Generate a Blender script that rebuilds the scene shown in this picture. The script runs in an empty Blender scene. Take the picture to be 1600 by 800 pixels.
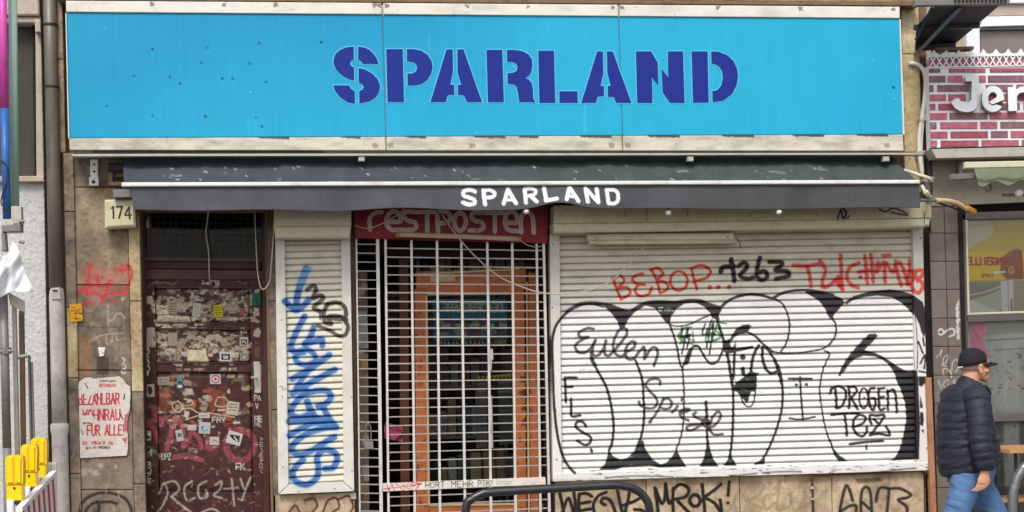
import bpy, bmesh, math, random
import numpy as np
from mathutils import Vector

random.seed(7)
rng = np.random.default_rng(7)
sc = bpy.context.scene

# ------------------------------------------------------------------ camera
CAM_D, CAM_H, CAM_F = 11.9, 1.72, 2400.0
YAW, ROLL, HY = math.radians(8.3), math.radians(1.2), 565.0
Fv = np.array([math.sin(YAW), math.cos(YAW), 0.0])
R0 = np.array([math.cos(YAW), -math.sin(YAW), 0.0])
U0 = np.array([0, 0, 1.0])
Rv = R0 * math.cos(ROLL) - U0 * math.sin(ROLL)
Uv = U0 * math.cos(ROLL) + R0 * math.sin(ROLL)
Cv = np.array([-CAM_D * math.tan(YAW), -CAM_D, CAM_H])
cam_data = bpy.data.cameras.new('camera')
cam = bpy.data.objects.new('camera', cam_data)
sc.collection.objects.link(cam)
from mathutils import Matrix
cam.matrix_world = Matrix(((Rv[0], Uv[0], -Fv[0], Cv[0]), (Rv[1], Uv[1], -Fv[1], Cv[1]), (Rv[2], Uv[2], -Fv[2], Cv[2]), (0, 0, 0, 1)))
cam_data.sensor_width = 36
cam_data.lens = 36 * CAM_F / 1600
cam_data.shift_y = (HY - 400) / 1600
cam_data.clip_end = 500
sc.camera = cam

# ------------------------------------------------------------------ light: bright overcast
world = bpy.data.worlds.new('World')
sc.world = world
world.use_nodes = True
wn = world.node_tree.nodes
sky = wn.new('ShaderNodeTexSky')
sky.sky_type = 'NISHITA'
sky.sun_disc = False
SUN_EL, SUN_AZ = math.radians(50), math.radians(200)   # azimuth clockwise from +Y
sky.sun_elevation = SUN_EL
sky.sun_rotation = SUN_AZ
sky.air_density = 1.0
sky.dust_density = 3.0
sky.ozone_density = 1.0
whs = wn.new('ShaderNodeHueSaturation')
whs.inputs['Saturation'].default_value = 0.30       # cloud cover: greyer than a clear sky
world.node_tree.links.new(sky.outputs[0], whs.inputs['Color'])
world.node_tree.links.new(whs.outputs[0], wn['Background'].inputs[0])
wn['Background'].inputs[1].default_value = 0.15
sd = bpy.data.lights.new('sun', 'SUN')
sd.energy = 1.5
sd.angle = math.radians(14)
sd.color = (1.0, 0.96, 0.90)
sun = bpy.data.objects.new('sun', sd)
sc.collection.objects.link(sun)
sdir = Vector((math.sin(SUN_AZ) * math.cos(SUN_EL), math.cos(SUN_AZ) * math.cos(SUN_EL), math.sin(SUN_EL)))
sun.rotation_euler = sdir.to_track_quat('Z', 'Y').to_euler()
sc.view_settings.view_transform = 'Standard'
sc.view_settings.look = 'None'
sc.view_settings.exposure = 0.34
sc.view_settings.gamma = 1.0

# ------------------------------------------------------------------ helpers
def P(px, py, Y=0.0):
    """world point on the vertical plane y=Y seen at photo pixel (px,py); arrays allowed"""
    px = np.asarray(px, float); py = np.asarray(py, float); Y = np.asarray(Y, float)
    a = (px - 800) / CAM_F; b = (HY - py) / CAM_F
    dx = Fv[0] + Rv[0] * a + Uv[0] * b
    dy = Fv[1] + Rv[1] * a + Uv[1] * b
    dz = Fv[2] + Rv[2] * a + Uv[2] * b
    t = (Y - Cv[1]) / dy
    return np.stack([Cv[0] + dx * t, Cv[1] + dy * t, Cv[2] + dz * t], axis=-1)

def lin(c):
    c = np.asarray(c, float) / 255.0
    return np.where(c <= 0.04045, c / 12.92, ((c + 0.055) / 1.055) ** 2.4)

WL = {}
def wloc(o):
    return WL.get(o.name, np.zeros(3)) if o is not None else np.zeros(3)

def props(o, label=None, cat=None, group=None, kind=None):
    if label: o['label'] = label
    if cat: o['category'] = cat
    if group: o['group'] = group
    if kind: o['kind'] = kind
    return o

def thing(name, loc, label, cat, group=None):
    o = bpy.data.objects.new(name, None)
    o.empty_display_size = 0.1
    sc.collection.objects.link(o)
    o.location = tuple(float(v) for v in loc)
    WL[o.name] = np.array(loc, float)
    return props(o, label, cat, group)

def link(name, V, F, mat, parent=None, smooth=False, col=None, mats=None, fm=None):
    V = np.asarray(V, float)
    base = wloc(parent)
    me = bpy.data.meshes.new(name)
    me.from_pydata((V - base).tolist() if not isinstance(F, np.ndarray) else [], [], F if not isinstance(F, np.ndarray) else [])
    if isinstance(F, np.ndarray):
        me.vertices.add(len(V)); me.vertices.foreach_set('co', (V - base).astype(np.float32).ravel())
        n = len(F); me.loops.add(n * 4); me.loops.foreach_set('vertex_index', F.astype(np.int32).ravel())
        me.polygons.add(n); me.polygons.foreach_set('loop_start', np.arange(0, n * 4, 4, dtype=np.int32))
        me.polygons.foreach_set('loop_total', np.full(n, 4, np.int32))
        me.update(calc_edges=True)
    if mats:
        for m in mats: me.materials.append(m)
        if fm is not None: me.polygons.foreach_set('material_index', np.asarray(fm, np.int32))
    elif mat: me.materials.append(mat)
    if smooth: me.polygons.foreach_set('use_smooth', np.ones(len(me.polygons), bool))
    if col is not None:
        at = me.color_attributes.new('Col', 'FLOAT_COLOR', 'POINT')
        c4 = np.ones((len(V), 4), np.float32); c4[:, :3] = col
        at.data.foreach_set('color', c4.ravel())
    me.validate()
    o = bpy.data.objects.new(name, me)
    sc.collection.objects.link(o)
    if parent is not None: o.parent = parent
    WL[o.name] = base.copy()
    return o

class MB:
    def __init__(s): s.v = []; s.f = []
    def add(s, V, F):
        n = len(s.v); s.v += [tuple(map(float, p)) for p in V]; s.f += [tuple(i + n for i in f) for f in F]; return s
    def box(s, a, b):
        (x0, y0, z0), (x1, y1, z1) = a, b
        return s.add([(x0,y0,z0),(x1,y0,z0),(x1,y1,z0),(x0,y1,z0),(x0,y0,z1),(x1,y0,z1),(x1,y1,z1),(x0,y1,z1)],
                     [(0,3,2,1),(4,5,6,7),(0,1,5,4),(1,2,6,5),(2,3,7,6),(3,0,4,7)])
    def q(s, c, Y, th, bev=0.0):
        """slab: photo-pixel quad c (TL,TR,BR,BL) on plane y=Y, th deep; small bevel on the front edge"""
        A = np.array([P(x, y, Y) for x, y in c]); B = A + np.array([0, th, 0])
        if bev:
            ctr = A.mean(0); M = A + np.array([0, bev, 0]); A2 = A.copy()
            for i in range(4):
                d = np.sign(ctr - A[i]); A2[i] = A[i] + d * np.array([bev, 0, bev])
            return s.add(list(A2) + list(M) + list(B), [(0,3,2,1),(0,1,5,4),(1,2,6,5),(2,3,7,6),(3,0,4,7),(4,5,9,8),(5,6,10,9),(6,7,11,10),(7,4,8,11),(8,9,10,11)])
        return s.add(list(A) + list(B), [(0,3,2,1),(4,5,6,7),(0,1,5,4),(1,2,6,5),(2,3,7,6),(3,0,4,7)])
    def tube(s, pts, r, n=8, caps=True):
        pts = [np.array(p, float) for p in pts]; m = len(pts)
        rs = r if hasattr(r, '__len__') else [r] * m
        V = []; F = []; prev = None
        for i in range(m):
            t = pts[min(i+1, m-1)] - pts[max(i-1, 0)]; t /= (np.linalg.norm(t) + 1e-9)
            if prev is None:
                up = np.array([0, 0, 1.0]) if abs(t[2]) < 0.9 else np.array([0, 1.0, 0])
                u = np.cross(t, up)
            else: u = prev - t * np.dot(prev, t)
            u /= np.linalg.norm(u) + 1e-9; prev = u; w = np.cross(t, u)
            for k in range(n):
                a = 2 * math.pi * k / n
                V.append(pts[i] + rs[i] * (u * math.cos(a) + w * math.sin(a)))
        for i in range(m - 1):
            for k in range(n):
                a = i*n+k; b = i*n+(k+1) % n
                F.append((a, b, b+n, a+n))
        if caps: F.append(tuple(range(n))[::-1]); F.append(tuple(range((m-1)*n, m*n)))
        return s.add(V, F)
    def prism(s, poly, Y, th):
        """extruded outline traced in photo pixels, front on plane y=Y"""
        n = len(poly)
        A = [P(x, y, Y) for x, y in poly]; B = [a + np.array([0, th, 0]) for a in A]
        return s.add(A + B, [tuple(range(n)), tuple(range(2*n-1, n-1, -1))] + [(i, i+n, (i+1) % n + n, (i+1) % n) for i in range(n)])
    def ball(s, c, r, n=10, sq=(1,1,1)):
        V = []; F = []; m = n // 2 + 1
        for j in range(m + 1):
            th = math.pi * j / m
            for k in range(n):
                a = 2*math.pi*k/n
                V.append((c[0]+r*sq[0]*math.sin(th)*math.cos(a), c[1]+r*sq[1]*math.sin(th)*math.sin(a), c[2]+r*sq[2]*math.cos(th)))
        for j in range(m):
            for k in range(n):
                F.append((j*n+k, (j+1)*n+k, (j+1)*n+(k+1) % n, j*n+(k+1) % n))
        return s.add(V, F)
    def build(s, name, mat, parent=None, smooth=False):
        o = link(name, s.v, s.f, mat, parent, smooth)
        bm = bmesh.new(); bm.from_mesh(o.data); bmesh.ops.recalc_face_normals(bm, faces=bm.faces); bm.to_mesh(o.data); bm.free()
        return o

def nodes(name):
    m = bpy.data.materials.new(name); m.use_nodes = True
    nt = m.node_tree; return m, nt, nt.nodes['Principled BSDF']

def mat(name, rgb, rough=0.7, metal=0.0, var=0.15, scale=12.0, bump=0.15, bscale=80.0, spec=0.4, streak=0.0, dirt=None, dirt_amt=0.0):
    m, nt, b = nodes(name)
    N, L = nt.nodes, nt.links
    geo = N.new('ShaderNodeNewGeometry')
    n1 = N.new('ShaderNodeTexNoise'); n1.inputs['Scale'].default_value = scale; n1.inputs['Detail'].default_value = 6
    L.new(geo.outputs['Position'], n1.inputs['Vector'])
    c = lin(rgb)
    mix = N.new('ShaderNodeMix'); mix.data_type = 'RGBA'
    mix.inputs['A'].default_value = (*(c * (1 - var)), 1); mix.inputs['B'].default_value = (*np.clip(c * (1 + var), 0, 1), 1)
    L.new(n1.outputs['Fac'], mix.inputs['Factor'])
    out = mix.outputs['Result']
    if dirt is not None:
        mp = N.new('ShaderNodeMapping'); mp.inputs['Scale'].default_value = (1, 1, 0.25 if streak else 1)
        L.new(geo.outputs['Position'], mp.inputs['Vector'])
        n2 = N.new('ShaderNodeTexNoise'); n2.inputs['Scale'].default_value = scale * 0.7; n2.inputs['Detail'].default_value = 8; n2.inputs['Roughness'].default_value = 0.7
        L.new(mp.outputs[0], n2.inputs['Vector'])
        rp = N.new('ShaderNodeMapRange'); rp.inputs['From Min'].default_value = 0.52; rp.inputs['From Max'].default_value = 0.72; rp.inputs['To Max'].default_value = dirt_amt
        L.new(n2.outputs['Fac'], rp.inputs['Value'])
        mx = N.new('ShaderNodeMix'); mx.data_type = 'RGBA'; mx.inputs['B'].default_value = (*lin(dirt), 1)
        L.new(rp.outputs[0], mx.inputs['Factor']); L.new(out, mx.inputs['A']); out = mx.outputs['Result']
    L.new(out, b.inputs['Base Color'])
    b.inputs['Roughness'].default_value = rough; b.inputs['Metallic'].default_value = metal
    b.inputs['Specular IOR Level'].default_value = spec
    if bump:
        n3 = N.new('ShaderNodeTexNoise'); n3.inputs['Scale'].default_value = bscale; n3.inputs['Detail'].default_value = 4
        L.new(geo.outputs['Position'], n3.inputs['Vector'])
        bp = N.new('ShaderNodeBump'); bp.inputs['Strength'].default_value = bump; bp.inputs['Distance'].default_value = 0.01
        L.new(n3.outputs['Fac'], bp.inputs['Height']); L.new(bp.outputs[0], b.inputs['Normal'])
    return m

def vmat(name, rough=0.6, bump=0.15, bscale=60.0, var=0.12, scale=9.0, spec=0.4, metal=0.0):
    """colour from the painted 'Col' attribute, grain and relief from noise"""
    m, nt, b = nodes(name); N, L = nt.nodes, nt.links
    at = N.new('ShaderNodeAttribute'); at.attribute_name = 'Col'
    geo = N.new('ShaderNodeNewGeometry')
    n1 = N.new('ShaderNodeTexNoise'); n1.inputs['Scale'].default_value = scale; n1.inputs['Detail'].default_value = 8; n1.inputs['Roughness'].default_value = 0.65
    L.new(geo.outputs['Position'], n1.inputs['Vector'])
    rp = N.new('ShaderNodeMapRange'); rp.inputs['To Min'].default_value = 1 - var; rp.inputs['To Max'].default_value = 1 + var
    rp.inputs['From Min'].default_value = 0.3; rp.inputs['From Max'].default_value = 0.7
    L.new(n1.outputs['Fac'], rp.inputs['Value'])
    vm = N.new('ShaderNodeVectorMath'); vm.operation = 'SCALE'
    L.new(at.outputs['Color'], vm.inputs[0]); L.new(rp.outputs[0], vm.inputs['Scale'])
    L.new(vm.outputs[0], b.inputs['Base Color'])
    b.inputs['Roughness'].default_value = rough; b.inputs['Specular IOR Level'].default_value = spec; b.inputs['Metallic'].default_value = metal
    n3 = N.new('ShaderNodeTexNoise'); n3.inputs['Scale'].default_value = bscale; n3.inputs['Detail'].default_value = 5
    L.new(geo.outputs['Position'], n3.inputs['Vector'])
    bp = N.new('ShaderNodeBump'); bp.inputs['Strength'].default_value = bump; bp.inputs['Distance'].default_value = 0.01
    L.new(n3.outputs['Fac'], bp.inputs['Height']); L.new(bp.outputs[0], b.inputs['Normal'])
    return m

def glass(name, tint=(0.9, 0.92, 0.92), refl=1.0):
    m, nt, b = nodes(name); N, L = nt.nodes, nt.links
    N.remove(b)
    tr = N.new('ShaderNodeBsdfTransparent'); tr.inputs[0].default_value = (*tint, 1)
    gl = N.new('ShaderNodeBsdfGlossy'); gl.inputs['Roughness'].default_value = 0.01
    fr = N.new('ShaderNodeFresnel'); fr.inputs['IOR'].default_value = 1.5
    ml = N.new('ShaderNodeMath'); ml.operation = 'MULTIPLY'; ml.inputs[1].default_value = refl
    mx = N.new('ShaderNodeMixShader')
    L.new(fr.outputs[0], ml.inputs[0]); L.new(ml.outputs[0], mx.inputs[0]); L.new(tr.outputs[0], mx.inputs[1]); L.new(gl.outputs[0], mx.inputs[2])
    L.new(mx.outputs[0], N['Material Output'].inputs[0])
    return m

# ---- value noise on numpy arrays (stains, torn edges)
_tab = rng.random((256, 256))
def vnoise(x, y, s=1.0, oct=3):
    x = np.asarray(x, float) / s; y = np.asarray(y, float) / s; r = 0; a = 1; t = 0
    for o in range(oct):
        xi = np.floor(x).astype(int); yi = np.floor(y).astype(int); fx = x - xi; fy = y - yi
        fx = fx*fx*(3-2*fx); fy = fy*fy*(3-2*fy)
        g = lambda i, j: _tab[(xi+i+o*37) % 256, (yi+j+o*91) % 256]
        r = r + a * ((g(0,0)*(1-fx)+g(1,0)*fx)*(1-fy) + (g(0,1)*(1-fx)+g(1,1)*fx)*fy)
        t += a; a *= 0.5; x = x*2.03; y = y*2.03
    return r / t

def cat(pts, k=5):
    """Catmull-Rom through the points"""
    pts = [np.array(p, float) for p in pts]
    if len(pts) < 3: return pts
    out = []
    e = [2*pts[0]-pts[1]] + pts + [2*pts[-1]-pts[-2]]
    for i in range(1, len(e) - 2):
        p0, p1, p2, p3 = e[i-1:i+3]
        for j in range(k):
            t = j / k
            out.append(0.5*((2*p1)+(-p0+p2)*t+(2*p0-5*p1+4*p2-p3)*t*t+(-p0+3*p1-3*p2+p3)*t**3))
    out.append(pts[-1]); return out

def Z(ox, oy, s):
    return lambda pts: [((x / s) + ox, (y / s) + oy) for x, y in pts]

class Paint:
    """ordered paint strokes and filled shapes, evaluated at mesh vertices"""
    def __init__(s): s.ops = []
    def st(s, pts, w, c, soft=1.3, a=1.0, smooth=True, drip=0):
        pts = cat(pts) if smooth and len(pts) > 2 else [np.array(p, float) for p in pts]
        if len(pts) == 1: pts = pts * 2
        s.ops.append(('s', np.array(pts), w, lin(c), soft, a)); return s
    def po(s, pts, c, soft=1.3, a=1.0, smooth=False, rag=0.0):
        if smooth:
            q = list(pts); q = cat(q + [q[0]]); pts = q
        s.ops.append(('p', np.array([tuple(p) for p in pts], float), rag, lin(c), soft, a)); return s
    def dot(s, p, r, c, **k): return s.st([p, (p[0]+0.01, p[1])], 2*r, c, **k)
    def ell(s, c, rx, ry, w, col, n=16, **k):
        return s.st([(c[0]+rx*math.cos(2*math.pi*i/n), c[1]+ry*math.sin(2*math.pi*i/n)) for i in range(n+1)], w, col, **k)
    def fn(s, f): s.ops.append(('f', f)); return s
    def eval(s, X, Y, col):
        nz = (vnoise(X, Y, 3.0, 2) - 0.5)
        for op in s.ops:
            if op[0] == 'f': col = op[1](X, Y, col); continue
            pts = op[1]; c, soft, a = op[3:6]
            m = (op[2]/2 if op[0] == 's' else 0) + soft * 2 + 2
            x0, y0 = pts.min(0) - m; x1, y1 = pts.max(0) + m
            idx = np.nonzero((X > x0) & (X < x1) & (Y > y0) & (Y < y1))[0]
            if not len(idx): continue
            x = X[idx]; y = Y[idx]
            d = np.full(len(idx), 1e9)
            P0 = pts[:-1]; P1 = pts[1:]
            if op[0] == 'p': P0 = pts; P1 = np.roll(pts, -1, 0)
            if op[0] == 'p':
                ins = np.zeros(len(idx), bool)
                for (ax, ay), (bx, by) in zip(P0, P1):
                    cnd = ((ay > y) != (by > y))
                    if by != ay: ins ^= cnd & (x < (bx-ax)*(y-ay)/(by-ay)+ax)
            for (ax, ay), (bx, by) in zip(P0, P1):
                ex, ey = bx-ax, by-ay; L2 = ex*ex+ey*ey+1e-9
                t = np.clip(((x-ax)*ex+(y-ay)*ey)/L2, 0, 1)
                d = np.minimum(d, np.hypot(x-ax-t*ex, y-ay-t*ey))
            if op[0] == 's': sd_ = op[2]/2 - d + nz[idx]*0.8
            else: sd_ = np.where(ins, d, -d) + nz[idx]*(0.5 + op[2]*4)
            cov = np.clip(sd_ / soft + 0.5, 0, 1)
            cov = (cov*cov*(3-2*cov) * a)[:, None]
            col[idx] = col[idx]*(1-cov) + c*cov
        return col

GLY = {
'A':[[(0,1),(.5,0),(1,1)],[(.2,.65),(.8,.65)]],'B':[[(0,0),(0,1),(.8,.97),(1,.75),(.8,.5),(0,.5)],[(0,0),(.75,.02),(.9,.25),(.75,.48)]],
'C':[[(1,.15),(.6,0),(.2,.1),(0,.5),(.2,.9),(.6,1),(1,.85)]],'D':[[(0,0),(0,1),(.6,.97),(1,.7),(1,.3),(.6,.03),(0,0)]],
'E':[[(1,0),(0,0),(0,1),(1,1)],[(0,.5),(.8,.5)]],'F':[[(1,0),(0,0),(0,1)],[(0,.5),(.8,.5)]],'G':[[(1,.15),(.6,0),(.15,.15),(0,.5),(.15,.85),(.6,1),(1,.85),(1,.55),(.6,.55)]],
'H':[[(0,0),(0,1)],[(1,0),(1,1)],[(0,.5),(1,.5)]],'I':[[(.5,0),(.5,1)]],'J':[[(1,0),(1,.75),(.6,1),(.1,.85)]],'K':[[(0,0),(0,1)],[(1,0),(0,.55)],[(.3,.4),(1,1)]],
'L':[[(0,0),(0,1),(1,1)]],'M':[[(0,1),(0,0),(.5,.6),(1,0),(1,1)]],'N':[[(0,1),(0,0),(1,1),(1,0)]],'O':[[(.5,0),(.1,.15),(0,.5),(.1,.85),(.5,1),(.9,.85),(1,.5),(.9,.15),(.5,0)]],
'P':[[(0,1),(0,0),(.75,.03),(1,.27),(.75,.52),(0,.55)]],'R':[[(0,1),(0,0),(.75,.03),(1,.27),(.75,.5),(0,.52)],[(.5,.52),(1,1)]],
'S':[[(.95,.15),(.5,0),(.05,.15),(.1,.4),(.9,.6),(.95,.85),(.5,1),(0,.85)]],'T':[[(0,0),(1,0)],[(.5,0),(.5,1)]],'U':[[(0,0),(0,.75),(.25,1),(.75,1),(1,.75),(1,0)]],
'V':[[(0,0),(.5,1),(1,0)]],'W':[[(0,0),(.25,1),(.5,.3),(.75,1),(1,0)]],'X':[[(0,0),(1,1)],[(1,0),(0,1)]],'Y':[[(0,0),(.5,.5),(1,0)],[(.5,.5),(.5,1)]],'Z':[[(0,0),(1,0),(0,1),(1,1)]],
'1':[[(.2,.2),(.6,0),(.6,1)]],'7':[[(0,0),(1,0),(.4,1)]],'4':[[(.75,1),(.75,0),(0,.7),(1,.7)]],'!':[[(.5,0),(.5,.68)],[(.5,.97),(.5,1)]],'.':[[(.5,.95),(.5,1)]],
'0':[[(.5,0),(.1,.2),(.1,.8),(.5,1),(.9,.8),(.9,.2),(.5,0)]],'5':[[(1,0),(.1,0),(0,.45),(.7,.4),(1,.7),(.6,1),(0,.9)]],'3':[[(0,.05),(.9,.1),(.4,.45),(.95,.7),(.5,1),(0,.9)]],',':[[(.5,.9),(.4,1.1)]],' ':[]}
def text(pt, s, x, y, cw, ch, w, c, gap=0.35, slope=0.0, mirror=False, soft=0.8, a=1.0, lean=0.0):
    """simple stroke lettering; x,y top left in photo pixels; cw glyph width, ch height"""
    adv = cw * (1 + gap)
    for i, g in enumerate(s):
        gw = cw * (0.4 if g in 'I!.,1' else 1)
        for pl in GLY.get(g.upper(), []):
            pp = []
            for u, v in pl:
                if g in 'I!.,': u = 0.5
                if mirror: u = 1 - u
                pp.append((x + u*gw + lean*(1-v)*ch, y + v*ch + slope*(u*gw + (x*0))))
            pt.st(pp, w, c, soft=soft, a=a, smooth=False)
        dx = gw + cw * gap
        x += -dx if mirror else dx
        y += slope * dx

def pgrid(name, c, Y, m, base, paint=None, step=1.0, parent=None, th=0.01, relief=None, smooth=True, joint_shade=None):
    """painted slab: photo-pixel quad c on plane y=Y, fine grid in front, skirt and back behind"""
    c = np.array(c, float)
    wpx = max(np.linalg.norm(c[1]-c[0]), np.linalg.norm(c[2]-c[3])); hpx = max(np.linalg.norm(c[3]-c[0]), np.linalg.norm(c[2]-c[1]))
    sx, sy = step if isinstance(step, tuple) else (step, step)
    nu = max(2, int(wpx/sx)+1); nv = max(2, int(hpx/sy)+1)
    u = np.linspace(0, 1, nu); v = np.linspace(0, 1, nv)
    Ug, Vg = np.meshgrid(u, v)
    U_ = Ug.ravel()[:, None]; V_ = Vg.ravel()[:, None]
    pp = (c[0]*(1-U_)+c[1]*U_)*(1-V_) + (c[3]*(1-U_)+c[2]*U_)*V_
    X, Yp = pp[:, 0], pp[:, 1]
    W = P(X, Yp, Y)
    if relief is not None: W[:, 1] += relief(U_[:, 0], V_[:, 0], X, Yp)
    col = np.tile(lin(base), (len(X), 1)) if not callable(base) else base(X, Yp)
    if paint: col = paint.eval(X, Yp, col)
    if joint_shade is not None: col = joint_shade(U_[:, 0], V_[:, 0], X, Yp, col)
    i = np.arange(nu*nv).reshape(nv, nu)
    F = np.stack([i[:-1,:-1], i[1:,:-1], i[1:,1:], i[:-1,1:]], -1).reshape(-1, 4)
    # skirt
    rim = np.concatenate([i[0,:], i[1:,-1], i[-1,-2::-1], i[-2:0:-1,0]])
    n0 = len(W); B = W[rim].copy(); B[:, 1] = Y + th
    k = len(rim); r2 = np.arange(k)
    S = np.stack([rim, np.roll(rim, -1), n0 + np.roll(r2, -1), n0 + r2], -1)
    W = np.vstack([W, B]); col = np.vstack([col, col[rim]])
    cr = np.array([0, nu-1, nu-1+nv-1, 2*(nu-1)+nv-1])
    bk = (n0 + cr)[None, :]
    F = np.vstack([F, S, bk])
    o = link(name, W, F, m, parent, smooth=False, col=np.clip(col, 0.003, 0.95))
    if smooth:
        sm = np.ones(len(o.data.polygons), bool); sm[-(k+1):] = False
        o.data.polygons.foreach_set('use_smooth', sm)
    return o

# ------------------------------------------------------------------ materials
V_STONE = vmat('painted_stone', rough=0.9, bump=0.5, bscale=45, var=0.18, scale=14, spec=0.2)
V_RENDER = vmat('coarse_render', rough=0.95, bump=0.6, bscale=38, var=0.10, scale=25, spec=0.1)
V_METAL = vmat('coated_shutter_metal', rough=0.5, bump=0.05, bscale=50, var=0.07, scale=6, spec=0.35)
V_WOOD = vmat('old_door_paint', rough=0.55, bump=0.2, bscale=90, var=0.15, scale=18, spec=0.3)
V_FABRIC = vmat('awning_fabric', rough=0.85, bump=0.2, bscale=25, var=0.08, scale=5, spec=0.2)
V_PAPER = vmat('paper', rough=0.8, bump=0.2, bscale=40, var=0.05, scale=10, spec=0.2)
V_SIGN = vmat('sign_film', rough=0.42, bump=0.02, bscale=8, var=0.035, scale=3.0, spec=0.22)
M_LETTER = mat('violet_film', (28, 44, 136), 0.5, var=0.05, bump=0, spec=.2)
M_HALO = mat('pale_blue_film', (84, 188, 220), 0.45, var=0.03, bump=0)
M_WHITE = mat('white_paint', (225, 222, 212), 0.6, var=0.05, dirt=(150, 140, 120), dirt_amt=0.45, scale=9)
M_ALU = mat('weathered_aluminium', (186, 181, 170), 0.5, metal=0.3, var=0.1, dirt=(110, 100, 88), dirt_amt=0.6, scale=9)
M_BAR = mat('bare_steel_bar', (212, 206, 198), 0.45, metal=0.3, var=0.18, scale=20, dirt=(120, 95, 75), dirt_amt=0.35)
M_CROSS = mat('dull_steel_cross_bar', (166, 160, 153), 0.5, metal=0.3, var=0.2, scale=30, dirt=(110, 86, 66), dirt_amt=0.4)
M_GREY = mat('grey_metal', (128, 126, 122), 0.5, metal=0.3, dirt=(80, 72, 64), dirt_amt=0.5)
M_DARK = mat('dark_steel', (48, 46, 46), 0.5, metal=0.2, var=0.2)
M_BLACK = mat('black_tube_paint', (38, 39, 42), 0.3, var=0.2, scale=30, spec=0.6)
M_STONE = mat('buff_stone', (172, 148, 112), 0.9, var=0.2, dirt=(105, 85, 62), dirt_amt=0.6, bump=0.5, bscale=40)
M_STONE2 = mat('brown_stone', (120, 98, 76), 0.9, var=0.25, dirt=(70, 56, 44), dirt_amt=0.7, bump=0.6, bscale=30)
M_CEMENT = mat('grey_cement', (138, 130, 118), 0.9, var=0.12, dirt=(95, 86, 76), dirt_amt=0.5, bump=0.3)
M_TILE = mat('brown_grey_tile', (112, 102, 94), 0.45, var=0.12, dirt=(80, 70, 62), dirt_amt=0.4, bump=0.08)
M_NEARBLACK = mat('near_black', (34, 30, 27), 0.95, var=0.3)  # near black, for gap strips, backings and dark frames
M_DOORFR = mat('dark_red_door_paint', (70, 36, 34), 0.5, var=0.2, bump=0.1)
M_ORANGE = mat('orange_frame_paint', (194, 112, 66), 0.5, var=0.15, dirt=(120, 52, 30), dirt_amt=0.7, scale=16)
M_BEIGE = mat('beige_trim', (205, 180, 140), 0.6, var=0.12)
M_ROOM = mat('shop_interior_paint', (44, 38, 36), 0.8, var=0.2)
M_BROWNFR = mat('brown_window_frame', (92, 84, 82), 0.45, var=0.12)
M_CREAM = mat('cream_plastic', (206, 198, 172), 0.45, var=0.06, dirt=(150, 135, 105), dirt_amt=0.5)
M_CABLE = mat('cream_cable', (190, 178, 155), 0.6, var=0.1, bump=0)
M_CABLED = mat('dark_cable', (58, 50, 42), 0.6, var=0.1, bump=0)
M_BULB = mat('opal_bulb', (238, 236, 228), 0.2, var=0.02, bump=0)
M_PIPE = mat('grey_drainpipe', (112, 106, 96), 0.45, metal=0.25, var=0.22, scale=5, dirt=(70, 62, 52), dirt_amt=0.6, streak=1)
M_PIPE2 = mat('painted_drainpipe', (192, 186, 180), 0.6, var=0.12, dirt=(108, 92, 76), dirt_amt=0.6, scale=14)
M_PINK = mat('magenta_scaffold_paint', (206, 78, 168), 0.4, var=0.15, scale=20, dirt=(110, 60, 100), dirt_amt=0.5)
M_BLUE = mat('blue_scaffold_paint', (44, 100, 170), 0.4, var=0.2, scale=20, dirt=(40, 60, 90), dirt_amt=0.5)
M_GREEN = mat('grey_green_scaffold_paint', (150, 176, 164), 0.45, var=0.12, scale=10)
M_SHEET = mat('white_sheeting', (232, 234, 238), 0.5, var=0.04, bump=0.2, bscale=12)
M_YEL = mat('yellow_plastic', (248, 196, 10), 0.3, var=0.06, bump=0.02, spec=0.5)
M_YEL2 = mat('yellow_lens', (252, 208, 24), 0.18, var=0.08, bump=0.05, bscale=200, spec=0.6)
M_RED = mat('red_reflective', (190, 60, 50), 0.4, var=0.1)
M_RUST = mat('rusty_brown_board', (168, 118, 84), 0.7, var=0.2, dirt=(110, 60, 36), dirt_amt=0.8)
M_WOOD = mat('varnished_wood', (190, 138, 88), 0.45, var=0.15, scale=20)
M_GROUND = mat('pavement_stone', (120, 116, 110), 0.9, var=0.2, bump=0.4)
M_KERB = mat('granite', (140, 136, 130), 0.85, var=0.15)
M_ASPH = mat('asphalt', (62, 61, 62), 0.9, var=0.2, bump=0.6, bscale=120)
M_GLASS = glass('pane_glass', (.97,.98,.98))
M_GLASSD = glass('shop_glass', (0.72, 0.74, 0.74), .22)
M_BRICKS = [mat('printed_brick_%s' % n, c, 0.6, var=0.3, scale=26, dirt=(214, 170, 178), dirt_amt=0.5, bump=0.3) for n, c in
            (('rose', (172, 92, 106)), ('pink', (186, 102, 118)), ('mauve', (132, 94, 104)), ('red', (160, 82, 92)))]

GROUND_Z = 0.0

# ------------------------------------------------------------------ ground
def slab(name, x0, x1, y0, y1, z, m, th=0.2, kind='structure'):
    o = MB().box((x0, y0, z-th), (x1, y1, z)).build(name, m); o['kind'] = kind; return o
slab('ground', -80, 80, -60, 60, -0.30, M_ASPH)
pave = slab('pavement', -14, 12, -4.6, 0.0, -0.004, M_GROUND, 0.29)
slab('road', -60, 60, -30, -4.75, -0.14, M_ASPH, 0.12)
kr = slab('kerb', -14, 12, -4.745, -4.605, 0.0, M_KERB, 0.28)
sl = None
for ix in range(20):
    for iy in range(3):
        x = -9 + ix * 0.8; y = -0.72 - iy * 0.72
        v = MB().box((0, 0, 0), (0.785, 0.705, 0.012)) if sl is None else None
        if sl is None:
            sl = v.build('paving_slab', M_GROUND, pave); o = sl
        else:
            o = sl.copy(); sc.collection.objects.link(o); o.parent = pave
        o.location = (x, y, -0.004)

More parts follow.
